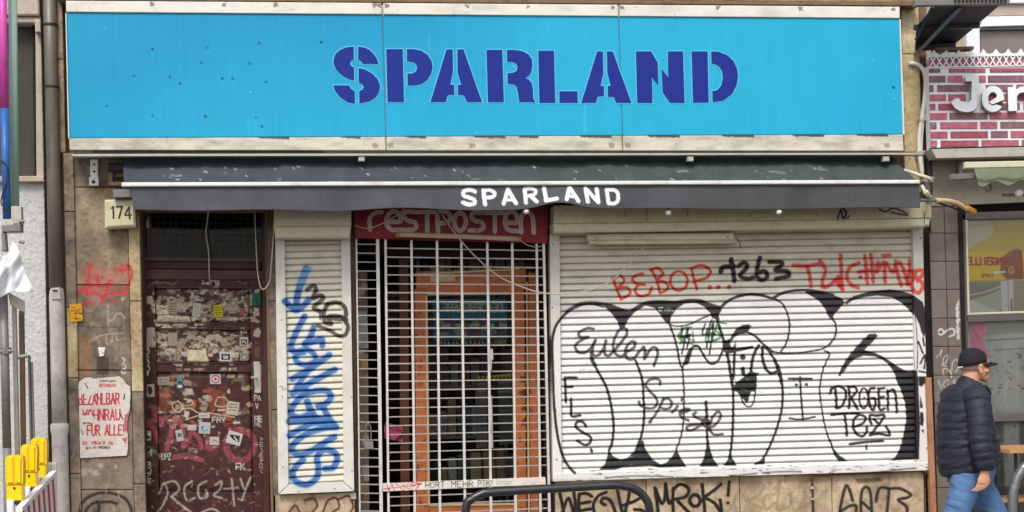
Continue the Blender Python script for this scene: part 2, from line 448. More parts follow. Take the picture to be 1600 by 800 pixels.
# ------------------------------------------------------------------ our building
bld = thing('apartment_building', P(760, 905, 0.3), 'buff stone ground floor of an old apartment block carrying the wide blue shop sign', 'building')
WLo = bld
def stonebase(c1, c2, s=26, s2=7):
    a, b = lin(c1), lin(c2)
    def f(X, Y):
        n = np.clip((vnoise(X, Y*0.8, s, 4) - 0.3) / 0.4, 0, 1)[:, None]
        m_ = np.clip((vnoise(X+99, Y, s2, 3) - 0.55) / 0.15, 0, 1)[:, None] * 0.25
        return (a*(1-n)+b*n)*(1-m_)
    return f
# solid masonry behind everything (with the door and shop openings left free)
m = MB()
for x0, x1, y0, y1 in ((96, 222, -250, 930), (222, 556, -250, 330), (430, 556, 330, 930), (556, 866, -250, 326), (866, 1447, -250, 930)):
    m.q([(x0, y0), (x1, y0), (x1, y1), (x0, y1)], 0.06, 0.35)
m.build('wall', M_STONE2, bld)
m = MB(); A = P(98, 905, 0.4); B = P(1447, 905, 0.4)
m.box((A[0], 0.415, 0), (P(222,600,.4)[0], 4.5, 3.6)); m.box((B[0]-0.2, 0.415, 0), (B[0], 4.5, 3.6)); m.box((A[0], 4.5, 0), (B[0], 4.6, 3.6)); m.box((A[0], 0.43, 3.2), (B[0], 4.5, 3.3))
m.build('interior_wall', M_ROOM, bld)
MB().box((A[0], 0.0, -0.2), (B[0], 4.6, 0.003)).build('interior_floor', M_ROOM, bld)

pil = Paint()
z1 = Z(100, 380, 3.636); z2 = Z(100, 580, 3.636)
for c, s_ in (((140, 130, 140), 40), ((175, 128, 150), 60)): pass
redc = (196, 62, 66)
pil.po(z1([(110,140),(150,105),(190,130),(260,150),(330,110),(385,130),(395,190),(350,270),(300,290),(230,330),(150,300),(80,285)]), redc, soft=12, a=0.28)
for s_ in ([(150,125),(140,190),(130,290)], [(90,270),(150,250),(180,245)], [(130,290),(165,280),(215,305),(215,345)], [(355,120),(385,160),(375,220),(345,290)], [(345,290),(290,285),(240,290),(215,310)], [(190,180),(200,250),(240,230),(260,215),(240,270)], [(110,345),(140,340),(170,342)], [(300,150),(330,150),(365,150)]):
    pil.st(z1(s_), 5.0, redc, soft=3.0, a=0.85)
pil.ell((180.5, 471.5), 2.6, 2.6, 1.6, redc, soft=1.2)
pil.st(z1([(255,430),(255,440),(282,432),(295,405),(320,398),(345,425)]), 3, (186,180,172), a=0.5, soft=2)
pil.st(z1([(250,350),(250,460)]), 2.5, (186,180,172), a=0.35, soft=2)
for s_ in ([(165,545),(230,520),(340,510)], [(190,530),(200,570)], [(240,520),(245,575),(270,560),(275,525)], [(300,520),(300,550),(350,540)]): pil.st(z1(s_), 1.6, (200,190,168), a=0.5, soft=1.5)
for s_ in ([(330,650),(345,665),(330,690)], [(345,690),(350,710),(330,720),(330,740),(350,735)]): pil.st(z1(s_), 1.5, (225,220,210), a=0.9)
pil.po(z1([(185,645),(255,645),(255,745),(185,745)]), (66, 56, 46), soft=2, a=0.75)
pil.po(z1([(75,540),(160,540),(160,760),(75,760)]), (150, 108, 70), soft=8, a=0.55)
for yy in (445.5, 510, 578): pil.st([(118, yy), (160, yy+1.5), (205, yy)], 1.2, (60, 48, 38), soft=1.0, a=0.6)
# remains of old posters and paste
pil.po([(122, 715), (204, 712), (205, 760), (123, 762)], (142, 124, 108), soft=1.5, a=0.55, rag=.6)
for cx, cy, r in ((130, 738, 7), (148, 739, 5), (157, 728, 4), (180, 730, 3.5), (140, 736, 4)): pil.po([(cx-r, cy-r*.6), (cx+r*.8, cy-r), (cx+r, cy+r*.5), (cx-r*.4, cy+r)], (176, 164, 150), soft=1.5, a=0.8, rag=.8)
for s_ in ([(90,800),(105,745),(170,700),(250,690),(335,715),(375,765),(385,820)], [(190,820),(200,770),(190,745)], [(210,745),(260,742),(300,752)], [(120,800),(150,760),(190,742)]): pil.st(z2(s_), 5, (38, 36, 36), soft=2.5, a=0.9)
random.seed(3)
for i in range(60):
    x = random.uniform(104, 222); y = random.uniform(420, 905); pil.st([(x, y), (x+random.uniform(-2,2), y+random.uniform(4, 26))], random.uniform(.6, 2), random.choice([(200,190,170),(80,64,50),(165,150,125),(60,50,40)]), soft=1.5, a=random.uniform(.2,.5))
for i in range(50):
    x = random.uniform(98, 224); y = random.uniform(240, 900); r = random.uniform(1, 4); pil.po([(x-r, y), (x, y-r), (x+r*1.6, y), (x, y+r*1.3)], random.choice([(190,178,155),(74,60,48),(52,44,38)]), soft=1.2, a=random.uniform(.25,.6), rag=1)

st_c = stonebase((130,112,94), (168,148,124), 34, 5); st_e = stonebase((168,148,110), (198,180,142), 30, 4)
st_g = stonebase((104,92,82), (140,124,108), 22, 5)
def xl(y): return 96 + (y-240)*0.0215 + 3      # left arris of the pilaster
def sgrid(name, x0, x1, y0, y1, Y, base, th=0.06, jog=True, step=1.3):
    k = 0.0225
    return pgrid(name, [(x0+(y0-400)*k, y0), (x1+(y0-400)*k, y0), (x1+(y1-400)*k, y1), (x0+(y1-400)*k, y1)], Y, V_STONE, base, pil, step, bld, th,
                 relief=lambda u, v, X, Yp: 0.004*(vnoise(X, Yp, 9, 3)-.5) + 0.002*((u<.004)|(u>.996)|(v<.004)|(v>.996)))
for y0, y1 in ((-40, 92), (93.2, 238)): sgrid('stone_block', 94, 106, y0, y1, -0.02, st_c)
for y0, y1, b in ((239, 292, st_g), (293.2, 444.6, st_c), (445.8, 578, st_g), (579.2, 765, st_g), (766.2, 905, st_g)):
    sgrid('stone_block', 118.5, 201, y0, y1, 0.005, b)
for y0, y1, b in ((239, 330, st_c), (331.2, 480, st_g), (481.2, 590, st_e), (591.2, 740, st_g), (741.2, 905, st_g)):
    sgrid('stone_block', 102, 118, y0, y1, -0.015, b)
for y0, y1, b in ((330, 470, st_e), (471.2, 612, st_e), (613.2, 756, st_g), (757.2, 905, st_g)):
    sgrid('stone_block', 201.5, 219, y0, y1, -0.02, b)
# jamb between the door and the narrow shutter, and masonry under it
for y0, y1 in ((325, 470), (471.2, 640), (641.2, 775)): sgrid('stone_block', 419, 429.5, y0, y1, -0.01, st_g)
low = Paint()
mz = Z(860, 740, 5.333); nz_ = Z(1140, 740, 5.333); blk = (36, 33, 32)
for s_ in ([(75,150),(95,240),(110,320)],[(100,320),(150,205),(195,330)],[(195,150),(205,230),(215,330)],[(240,175),(235,250),(240,330)],[(240,170),(300,165),(345,190)],[(245,250),(330,235)],[(245,310),(335,295)],
           [(465,155),(400,185),(360,250),(365,330)],[(455,260),(425,240),(440,205),(500,225),(545,330)],[(555,120),(575,220),(600,330)],[(665,120),(645,230),(620,330)],[(590,270),(700,230),(770,190)],[(690,150),(740,170),(780,195)],[(700,300),(760,305),(790,330)],
           [(870,120),(885,220),(900,330)],[(880,130),(920,240),(950,220),(960,85)],[(960,85),(985,240),(1010,230)],[(1025,330),(1020,230),(1025,120)],[(1020,140),(1080,90),(1150,125),(1130,190),(1030,215)],[(1060,230),(1150,320),(1170,340)],
           [(1265,90),(1275,200),(1290,330)],[(1420,90),(1350,150),(1290,190)],[(1290,200),(1370,250),(1420,330)],[(1415,220),(1430,330)],[(1490,70),(1480,180)]): low.st(mz(s_), 5.6, blk, soft=1.6)
low.ell((860+1205/5.333, 740+225/5.333), 8, 9, 6, blk); low.dot((860+1480/5.333, 786), 2.6, blk)
gg = (146, 126, 100)
for s_ in ([(110,180),(150,250),(200,340)],[(60,320),(40,230),(90,130),(200,75),(285,100),(240,180),(150,230)],[(180,250),(270,290)],[(375,170),(300,190),(285,250),(310,295),(370,250)],[(420,60),(405,180),(395,300),(490,280)],[(510,160),(510,240),(540,310),(600,280)],[(615,40),(625,180),(630,320)],[(630,200),(680,210),(640,270)]): low.st(nz_(s_), 5, gg, soft=3, a=0.75)
for s_ in ([(1025,225),(1000,140),(970,100),(940,200),(915,330)],[(920,320),(1000,270),(1055,270),(1050,330)],[(1095,330),(1095,200),(1110,130),(1150,115),(1175,170),(1185,330)],[(1110,240),(1160,290)],[(1220,230),(1235,150),(1265,115),(1330,125),(1420,125),(1505,170),(1480,200),(1405,220),(1470,270),(1480,340)],[(1330,130),(1320,230),(1310,340)]): low.st(nz_(s_), 5.2, blk, soft=2.4, a=.95)
low.po([(1335,748),(1375,746),(1378,752),(1340,756)], (40,34,30), soft=5, a=.7)
for s_ in ([(452,800),(462,790),(470,805)],[(476,782),(490,779),(496,790),(488,800)],[(505,800),(512,783),(525,778),(530,792),(520,800)],[(530,780),(545,775),(552,790),(548,800)]): low.st(s_, 3.6, (96, 56, 44), soft=1.6)
for x in (545, 660, 760): low.po([(x,905),(x+4,840),(x+90,830),(x+95,905)], (90,80,66), soft=14, a=.3)
wb = stonebase((150,130,106), (194,174,144), 30, 6)
def wallpanel(x0, x1, y0, y1, b=wb):
    pgrid('stone_panel', [(x0, y0), (x1, y0-0.028*(x1-x0)), (x1+1.5, y1-0.034*(x1-x0)), (x0+1.5, y1)], -0.012, V_STONE, b, low, 1.25, bld, 0.07, relief=lambda u, v, X, Yp: 0.003*(vnoise(X, Yp, 7, 3)-.5))
pgrid('stone_panel', [(430, 774), (554, 769), (556, 905), (432, 905)], -0.012, V_STONE, wb, low, 1.3, bld, 0.07)
for x0, x1, y0 in ((867, 1009, 752), (1010.3, 1155, 748), (1156.3, 1299, 744), (1300.3, 1443, 739.5)): wallpanel(x0, x1, y0, 862)
for x0, x1, y0 in ((867, 1060, 863.2), (1061.3, 1250, 857), (1251.3, 1443, 851)): wallpanel(x0, x1, y0, 905, st_g)
# right strip beside the sign, lintel strip above it
for y0, y1 in ((-40, 84), (85.2, 238), (239.2, 300)): sgrid('stone_block', 1417, 1444 if y0 < 100 else 1441, y0, y1, -0.03, stonebase((178,158,118), (206,186,146), 30, 4))
for x0, x1 in ((96, 420), (421.4, 760), (761.4, 1090), (1091.4, 1438)):
    pgrid('stone_block', [(x0-9, -42), (x1-9, -42), (x1-8.6, -6+(x1-96)*.0073), (x0-8.6, -6+(x0-96)*.0073)], -0.10, V_STONE, stonebase((120,100,74), (160,138,104), 30, 4), None, 1.6, bld, 0.16)
MB().q([(90, -5), (1438, 3), (1438, 8.5), (90, -.5)], -0.17, 0.2).build('cornice', M_STONE2, bld)
# sheet metal covering the recess above the awning
MB().q([(112, 248), (236, 248), (236, 294), (114, 294)], 0.05, 0.02).build('recess_back', M_STONE2, bld)

# ---- house door
dz = Z(200, 320, 1.6667); d1 = Z(215, 410, 4.705); d2 = Z(215, 570, 4.705)
dp = Paint()
cr1, wht, pnk, blc = (178,162,136), (216,208,196), (158, 74, 84), (36, 26, 24)
random.seed(11)
def rag(x, y, w, h, c, a=.95, r=.5): # torn scrap of paper printed on the leaf
    n = random.randint(5, 8); q = []
    for i in range(n):
        t = 2*math.pi*i/n + random.uniform(-.3, .3); k = random.uniform(.75, 1.15)
        q.append((x + w/2*max(-1, min(1, 1.35*math.cos(t)))*k, y + h/2*max(-1, min(1, 1.35*math.sin(t)))*k))
    dp.po(q, c, soft=1.0, a=a, rag=r)
tones = [(158,144,122), (144,128,108), (176,164,144), (128,114,96), (150,128,110), (190,180,164), (112,96,84), (160,144,110)]
darks = [(60,40,36), (44,30,30), (84,58,48), (98,66,52), (52,52,66), (96,74,66)]
for (x0, x1, y0, y1, n) in ((247, 388, 452, 505, 190), (247, 388, 512, 568, 230)):
    for i in range(46):
        x = random.uniform(x0, x1); y = random.uniform(y0+(10 if i % 2 else 0), y1)
        rag(x, y, random.uniform(12, 30), random.uniform(7, 15), random.choice([(182,168,146), (168,152,130), (196,184,164), (150,132,112), (172,150,132)]), r=.9)
    for i in range(n//2):
        x = random.uniform(x0, x1); y = random.uniform(y0, y1)
        c = random.choice(tones if random.random() < (.55 if y > y0+12 else .3) else darks)
        rag(x, y, random.uniform(4, 15), random.uniform(3, 9), c, r=1.0)
    for i in range(110):
        x = random.uniform(x0, x1); y = random.uniform(y0, y1)
        dp.st([(x, y), (x+random.uniform(-5, 5), y+random.uniform(-3, 3)), (x+random.uniform(-5, 5), y+random.uniform(-3, 3))], random.uniform(.8, 1.8), random.choice(darks+tones), soft=.9, a=.9)
for i in range(260):
    x = random.uniform(224, 410); y = random.uniform(425, 900)
    dp.st([(x, y), (x+random.uniform(-6, 6), y+random.uniform(-3, 3)), (x+random.uniform(-7, 7), y+random.uniform(-5, 5))], random.uniform(.6, 2.2), random.choice([(112,78,66),(130,104,88),(50,26,24),(58,30,28),(96,52,44),(120,92,80)]), soft=1.4, a=random.uniform(.3,.8))
dp.po(d1([(145,390),(380,395),(395,445),(145,447)]), (196,182,156), soft=1, rag=.3); dp.st(d1([(190,420),(230,410),(300,425),(370,420)]), 3, (150,140,122), soft=1.5, a=.7)
dp.po(d1([(370,645),(500,640),(520,730),(365,735)]), (206,190,158), soft=1, rag=.3)
dp.po(d1([(35,480),(125,480),(118,570),(80,610),(35,600)]), (188,174,150), soft=1, rag=.6)
dp.po(d1([(30,250),(110,248),(120,300),(35,310)]), (182,168,148), soft=1, rag=.6)
for i in range(120):   # lower panel scraps
    x = random.uniform(246, 390); y = random.uniform(580, 668); c = random.choice(tones if random.random() < .45 else darks + [(150,70,48), (168,92,60), (120,52,44)])
    rag(x, y, random.uniform(4, 17), random.uniform(3, 11), c, a=.9)
for q in ([(140,180),(240,170),(230,340),(150,340)], [(520,160),(640,200),(650,330),(520,310)]): dp.po(d2(q), (140, 72, 44), soft=6, a=.55)
# pink throw-up
for q, w in (([(110,310),(140,380),(180,440)],8), ([(45,430),(110,410),(210,390)],8), ([(80,440),(120,470),(150,560)],8), ([(215,620),(240,520),(270,400),(310,400),(330,480),(340,600)],8), ([(230,560),(330,550)],6), ([(370,560),(400,500),(450,540),(470,610)],7), ([(400,420),(430,450),(370,470)],6), ([(270,680),(360,670),(470,700)],8), ([(520,540),(520,620),(590,590)],7)): dp.st(d2(q), w, pnk, soft=2.4, a=.68)
dp.ell((215+755/4.705, 570+590/4.705), 22, 24, 10, pnk, soft=2.4, a=.7)
for k in range(10):
    t = k*.63; cx, cy = 215+755/4.705, 570+590/4.705; dp.st([(cx+17*math.cos(t), cy+19*math.sin(t)), (cx+27*math.cos(t), cy+29*math.sin(t))], .9, (120,30,40), soft=.8)
dp.st(d2([(690,430),(640,440),(690,460),(720,440)]), 1.4, (170,40,50)); dp.st(d2([(440,600),(380,570),(370,600),(400,610)]), 1.2, (170,40,50))
# white and cream scribbles
sw = (206, 198, 184)
for q, w in (([(300,265),(255,290),(270,335),(310,345),(330,300),(290,270),(255,285)],1.8), ([(345,250),(400,265),(395,295),(350,300)],1.8), ([(330,325),(390,320),(450,355),(530,355),(620,370),(710,385)],2.2), ([(580,250),(575,300),(640,305),(665,280),(640,240),(590,240)],1.6), ([(350,405),(440,375)],1.8)): dp.st(d2(q), w, (196, 168, 140), soft=1, a=.95)
text(dp, 'FRY', 215+550/4.705, 570+385/4.705, 5.6, 8, 1.3, sw, gap=.3)
text(dp, 'HOPZ', 215+155/4.705, 570+650/4.705, 4, 10, 1.1, sw, gap=.25)
text(dp, '1FS', 215+375/4.705, 570+615/4.705, 4, 6, 1.0, (170,150,140), gap=.3)
text(dp, 'FK', 215+725/4.705, 570+725/4.705, 5.5, 10, 1.4, sw, gap=.3)
text(dp, 'BELIEVE...', 215+612/4.705, 575, 3.0, 5, .9, (190,170,150), gap=.35)
text(dp, 'DO ME SURE', 276, 576, 3.0, 4.6, .9, (170,150,132), gap=.5)
text(dp, 'PA', 215+860/4.705, 570+225/4.705, 4, 8, 1.2, sw); text(dp, 'VQ', 215+868/4.705, 570+285/4.705, 4, 8, 1.2, sw)
text(dp, 'RE', 215+862/4.705, 570+378/4.705, 5, 8, 1.4, sw, gap=.2); text(dp, 'ME', 215+862/4.705, 570+425/4.705, 4.5, 6, 1.3, (150,150,160), gap=.2)
for k, g in enumerate('NEVERDO'): text(dp, g, 215+(905-8*(k%2))/4.705, 683+k*8.3, 6, 6, 1.0, (176,160,146))
for k, g in enumerate('GOBANUR'): text(dp, g, 224 + (k % 2)*1.5, 540+k*6.8, 8, 6, 1.7, (212,204,190), gap=0)
for k, g in enumerate('BOZA'): text(dp, g, 227, 722+k*9, 9, 8, 1.5, (206,198,184))
for q in ([(65,195),(100,160),(150,150),(200,145)], [(120,120),(150,130),(120,150),(160,115),(280,110)], [(200,145),(260,160),(290,140),(260,115),(190,130)], [(660,105),(690,110),(680,135)], [(700,95),(740,100),(730,130),(760,150)]): dp.st(d1(q), 1.0, (150,132,120), soft=1, a=.8)
text(dp, '!NOOK', 277, 431, 5, 7, 1.0, (150,130,116), gap=.3); text(dp, 'MONEY', 316, 441, 2.2, 3, .8, (190,180,170))
for i in range(60):
    x = 222 + i*2.9; dp.st([(x, 425+random.uniform(-2.5, 2.5)), (x+random.uniform(0,2.5), 425+random.uniform(-2.5, 2.5)), (x+2.4, 425+random.uniform(-2, 2))], 1.1, (150,136,122), soft=.9, a=.8)
dp.po(d1([(470,100),(560,95),(565,140),(540,140),(530,115),(490,115),(485,140),(470,135)]), (186,178,164)); 
# big chalky scrawl at the bottom
for q in ([(248,772),(256,756),(262,770),(254,790),(246,800)], [(254,756),(272,752),(280,764),(268,776)], [(268,776),(284,790),(298,800)], [(300,752),(288,762),(292,782),(304,778)], [(322,752),(310,760),(312,778),(324,776),(322,766)], [(336,758),(346,752),(344,764),(334,774),(346,778)], [(350,764),(372,762)], [(362,748),(366,790)], [(376,748),(382,764),(392,746)], [(384,764),(378,782)], [(300,810),(330,795),(350,808)], [(242,830),(290,815),(330,830)]): dp.st(q, 3.0, (184,176,162), soft=2.4, a=.68)
for i in range(210):
    x = random.uniform(226, 408); y = random.uniform(640, 830)
    dp.st([(x, y), (x+random.uniform(-5, 5), y+random.uniform(-4, 4)), (x+random.uniform(-6, 6), y+random.uniform(-4, 4))], random.uniform(.7, 1.2), random.choice([(150,120,108), (190,176,160), (110,64,58), (44,26,26)]), soft=1, a=.7)
for x, y, w, h, c in ((402, 455, 10, 9, cr1), (401, 487, 9, 14, (190,180,160)), (402, 503, 6, 4, cr1), (402, 520, 11, 15, (170,158,138)), (402, 550, 9, 16, (96,70,60)), (232, 490, 14, 10, (96,76,68)), (240, 458, 5, 5, (150,140,124))): rag(x, y, w, h, c)
dbase = lambda X, Y: lin((74, 38, 34))*(1-np.clip(vnoise(X, Y, 14, 4)-.35, 0, .5)[:, None]*.9)

dp.fn(lambda X, Y, col: col*(1-.45*np.clip(vnoise(X, Y, 5, 4)-.45, 0, 1)*2-.12*(vnoise(X+50, Y, 1.8, 1) > .7))[:, None])
door = MB().q([(219, 415), (221, 905), (223, 905), (220.5, 415)], 0.20, 0.05).build('door', M_DOORFR, bld)
def dpart(name, x0, x1, y0, y1, Y=0.20, step=.85, rel=None, th=0.04):
    k = .0205
    return pgrid(name, [(x0+(y0-570)*k, y0), (x1+(y0-570)*k, y0+(x1-x0)*.008), (x1+(y1-570)*k, y1+(x1-x0)*.006), (x0+(y1-570)*k, y1)], Y, V_WOOD, dbase, dp, step, door, th, rel)
dpart('stile', 222, 244, 438, 905); dpart('stile', 392, 411, 436, 905)
dpart('rail', 244.6, 391.5, 436.5, 449, .203); dpart('rail', 244.6, 391.5, 504, 513, .203); dpart('rail', 244.6, 391.5, 566.5, 579, .203); dpart('rail', 244.6, 391.5, 768, 905, .203)
def bev(u, v, X, Y):
    return 0.012*np.clip(1-np.minimum(np.minimum(u, 1-u)*150, np.minimum(v, 1-v)*60)/3, 0, 1) 
dpart('panel', 244.6, 391.5, 449.6, 503.4, .218, .8, bev); dpart('panel', 244.6, 391.5, 513.6, 566, .218, .8, bev); dpart('panel', 244.6, 391.5, 579.6, 767.4, .218, .85, bev)
for a in ((244.6,391.5,448.2,449.8),(244.6,391.5,503,504.6),(244.6,391.5,512.6,514.2),(244.6,391.5,565.4,567),(244.6,391.5,578.6,580.2)):
    MB().q([(a[0], a[2]), (a[1], a[2]+1.2), (a[1], a[3]+1.2), (a[0], a[3])], .194, .01, .002).build('moulding', M_DOORFR, door)
MB().q([(216, 420), (411, 422), (411, 437), (216, 437)], .185, .06, .004).build('transom_rail', M_DOORFR, door)
dpart('transom_rail', 218, 411, 405, 419.5, .19)
for x in (404,): 
    m = MB(); m.q([(x-8, 565), (x+2, 565), (x+4, 614), (x-6, 614)], .188, .012, .002); m.build('plate', M_ALU, door)
    m = MB(); m.tube([P(400, 590, .18), P(400, 590, .14), P(392, 590, .135)], .009); m.build('handle', M_ALU, door)
# stickers: each its own scrap of printed foil
def sticker(x, y, w, h, rot, c, marks=(), Y=.1985, parent=None, step=.7):
    q = []
    for u, v in ((-1,-1),(1,-1),(1,1),(-1,1)):
        q.append((x+(u*w*math.cos(rot)-v*h*math.sin(rot))/2, y+(u*w*math.sin(rot)+v*h*math.cos(rot))/2))
    pt = Paint()
    for mk in marks:
        if mk[0] == 't':
            text(pt, mk[1], x-w*.38, y+mk[2]*h, w*.76/len(mk[1])*.75, mk[3], .8, mk[4], gap=.3)
        elif mk[0] == 'r': pt.po([(x+a*w, y+b*h) for a, b in mk[1]], mk[2], soft=.8)
        elif mk[0] == 'l': pt.st([(x+a*w, y+b*h) for a, b in mk[1]], mk[3], mk[2], soft=.8)
        elif mk[0] == 'c': pt.dot((x+mk[1][0]*w, y+mk[1][1]*h), mk[2], mk[3])
    c = tuple(v*.82 for v in c)
    return pgrid('sticker', q, Y, V_PAPER, c, pt, step, parent or door, .002)
k_ = (40, 36, 38)
sq = lambda a, b, c, d: [(a, b), (c, b), (c, d), (a, d)]
g1 = lambda x, y: (215+x/4.705, 410+y/4.705)
g2 = lambda x, y: (215+x/4.705, 570+y/4.705)
ln = [('l', [(-.35, v), (.1, v+.02), (.35, v)], k_, 1.0) for v in (-.3, -.1, .12, .3)]
dots = [('r', sq(a, b, a+.14, b+.07), (90,84,80)) for a in (-.32, -.08, .16) for b in (-.36,-.2,-.04,.12,.28)]
Yp = .2135
sticker(*g1(258,332), 14, 20, 0, (176,164,140), ln, Yp); sticker(*g1(435,348), 12, 21, .12, (226,222,208), dots, Yp)
s_ = sticker(*g1(592,358), 14.5, 19, -.05, (226, 200, 40), ln, Yp); s_['label'] = 'yellow printed sticker'
sticker(*g1(770,362), 8, 12, 0, (190,120,100), [('l', [(-.2,-.4),(-.2,.4)], (150,50,40), 1.2), ('l', [(.2,-.4),(.2,.4)], (150,50,40), 1.2)], Yp)
s_ = sticker(*g1(872,270), 13, 19, 0, (46,128,108), [('l', [(.0,-.3),(0,.3),(.2,.2)], k_, 1.2)]); s_['label'] = 'green sticker with a dark mark'
sticker(*g1(780,497), 9.5, 10, 0, (214,210,204), [('r', sq(-.3,-.3,.3,.3), k_), ('r', sq(-.1,-.12,.12,.12), (214,210,204))], Yp)
sticker(*g1(782,582), 13.5, 14, 0, (206,200,190), [('r', sq(-.35,-.25,.35,.35), k_), ('l', [(-.2,.1),(0,-.1),(.2,.2)], (206,200,190), 1.5)], Yp)
sticker(*g1(647,694), 19, 14.5, 0, (226,222,214), [('r', sq(-.36,-.3,.36,.32), k_), ('r', [(-.22,-.1),(.22,-.1),(.15,.18),(-.15,.18)], (226,222,214)), ('l', [(-.1,.02),(.1,.02)], k_, 1.4)], Yp)
sticker(*g1(258,695), 11, 14.5, 0, (170,158,142), [('c', (0,-.08), 3.6, (96,84,80)), ('r', sq(-.3,.3,.3,.42), k_)], Yp)
sticker(*g1(783,695), 12.5, 12, 0, (166,158,146), [('c', (0,0), 4.6, (110,104,98)), ('c', (0,0), 2.8, (166,158,146))], Yp)
sticker(*g1(258,565), 15, 21, 0, (176,164,142), [('l', [(-.2,-.2),(.2,0),(-.1,.3)], (140,128,110), 3)], Yp)
sticker(*g1(585,145), 7, 11, -.25, (196,192,180), [('r', sq(-.2,-.3,.2,.2), (120,112,104))], .2015)
sticker(*g2(190,120), 19, 13, 0, (170,158,144), [('r', sq(-.3,-.25,.3,.25), (110,104,94)), ('l', [(-.2,.1),(0,-.1),(.2,.1)], (180,170,150), 1)], Yp)
sticker(*g2(572,105), 17, 16, 0, (206,202,198), [('c', (0,0), 6.5, (150,70,80)), ('c', (0,0), 4.4, (206,202,198)), ('c', (0,0), 2.6, (150,40,54))], Yp)
sticker(*g2(310,130), 9, 20, 0, (96,150,146), [('r', sq(-.3,-.1,.4,.1), (40,54,60)), ('l', [(-.3,.3),(.3,.3)], (220,220,214), 2)], Yp)
sticker(*g2(700,320), 19, 21, .15, (206,198,176), ln[:3], Yp)
sticker(*g2(493,465), 18, 18, .06, (202,204,204), [('c', (-.05,.05), 5, (110,140,170)), ('c', (.02,.05), 2.5, (206,206,204)), ('l', [(-.3,-.1),(.3,.25)], (60,80,110), 1.2)], Yp)
sticker(*g2(490,375), 17, 7.5, .02, (214,210,200), [('l', [(-.35,0),(.35,0)], (90,86,80), 1.2)], Yp)
sticker(*g2(308,520), 11, 18, -.2, (206,200,194), [('r', sq(-.25,-.2,.3,.15), (70,90,120))], Yp)
sticker(*g2(400,462), 14, 9, 0, (214,198,190), [], Yp); sticker(*g2(565,560), 15, 13, 0, (214,200,190), [('l', [(-.3,.1),(0,-.1),(.3,.2)], (150,60,60), 1.2)], Yp)
sticker(*g2(712,540), 23, 20, .28, (222,218,212), [('r', [(-.38,-.3),(.38,-.2),(.3,.35),(-.1,.1)], k_), ('l', [(0,-.1),(.2,.2)], (200,196,190), 2)], Yp)
sticker(*g2(88,190), 15, 20, -.05, (206,198,184), [('r', [(-.25,-.35),(.2,-.3),(.35,.1),(-.05,.4)], (54,46,46))])
sticker(*g2(76,522), 10, 15, 0, (220,214,206), [('r', sq(-.36,-.3,.3,.3), k_), ('r', sq(0,-.3,.3,0), (220,214,206))])
sticker(*g2(86,640), 13, 18, 0, (120,112,106), [('r', sq(-.3,-.3,.1,.1), k_), ('l', [(-.1,.1),(.3,-.2),(.2,.3)], (220,216,208), 1.6)])
sticker(*g2(885,100), 10.5, 44, 0, (210,206,196), [('r', sq(-.3,-.42,.3,-.34), k_), ('r', sq(-.2,-.28,.25,-.18), (120,110,100)), ('l', [(0,-.1),(0,.1)], k_, 1.5), ('r', sq(-.25,.2,.25,.35), (100,90,84))])
# glazed light over the door
for a in (((216,322),(228,322),(230,905),(218,905)), ((409,322),(419,322),(421,905),(412,905))):
    MB().q(a, .17, .08, .004).build('door_frame', M_DOORFR, bld)
MB().q([(217, 402), (411, 404), (411, 409), (217, 407)], .16, .1).build('door_frame', M_DOORFR, bld)
fl = MB().q([(222, 325), (409, 325), (409, 404), (222, 402)], .215, .006).build('fanlight', glass('dirty_dark_glass', (.5, .46, .42), .3), bld)
MB().q([(218, 322), (412, 322), (412, 408), (218, 406)], .27, .02).build('fanlight_backing', mat('dusty_brown_board', (92,76,68), .8, var=.3, scale=6), bld)
m = MB()
for i in range(19): m.q([(226+i*10, 325), (227+i*10, 325), (227+i*10, 404), (226+i*10, 404)], .205, .003)
for i in range(9): m.q([(222, 330+i*9), (409, 331+i*9), (409, 331.8+i*9), (222, 330.8+i*9)], .203, .003)
m.build('wire_mesh', M_DARK, fl)
m = MB(); m.q([(222, 345), (232, 345), (233, 356), (223, 356)], .2, .004); m.build('sticker', M_CREAM, fl)
MB().q([(214, 902), (424, 902), (424, 912), (214, 912)], -.05, .4).build('doorstep', M_KERB, bld)
MB().box((P(219,600)[0]-.02, .0, 0), (P(219,600)[0], .42, 3.2)).build('reveal', M_STONE2, bld)
MB().box((P(419,600)[0], .0, 0), (P(419,600)[0]+.02, .42, 3.2)).build('reveal', M_STONE2, bld)

# ------------------------------------------------------------------ the blue sign
sign = thing('shop_sign', P(757, 235, -.1), 'long blue shop sign box spelling SPARLAND in violet stencil letters', 'shop sign')
sgp = Paint()
random.seed(5)
def sgbase(X, Y):
    a, b = lin((24, 138, 184)), lin((38, 168, 206))
    t = np.clip(vnoise(X, Y, 300, 2)*1.0 + (X-100)/2600, 0, 1)[:, None]
    s_ = (vnoise(X*6, Y*.2, 20, 3)-.5)[:, None]*.10
    return (a*(1-t)+b*t)*(1+s_)
for x, y in ((238,77),(325,75),(315,98),(210,119),(265,120),(282,131),(348,123),(364,123),(390,100),(416,128),(405,68),(238,181),(321,182),(400,184),(409,198),(167,166),(502,66),(1396,137)):
    sgp.dot((x, y), 2.0, (12, 34, 56), soft=1.0, a=1); sgp.st([(x, y), (x+.3, y+9)], 1.4, (80,190,225), soft=2, a=.35)
for i in range(26):
    x = random.uniform(110, 1400); y = random.uniform(30, 190); sgp.st([(x, y), (x+random.uniform(-1,1), y+random.uniform(10, 60))], random.uniform(1, 4), random.choice([(92,196,228), (36,142,198)]), soft=4, a=random.uniform(.12,.3))
for i in range(46): sgp.dot((random.uniform(108, 1400), random.uniform(26, 208)), random.uniform(.5, 1.0), random.choice([(170,220,232), (20,60,90)]), soft=1.2, a=.6)
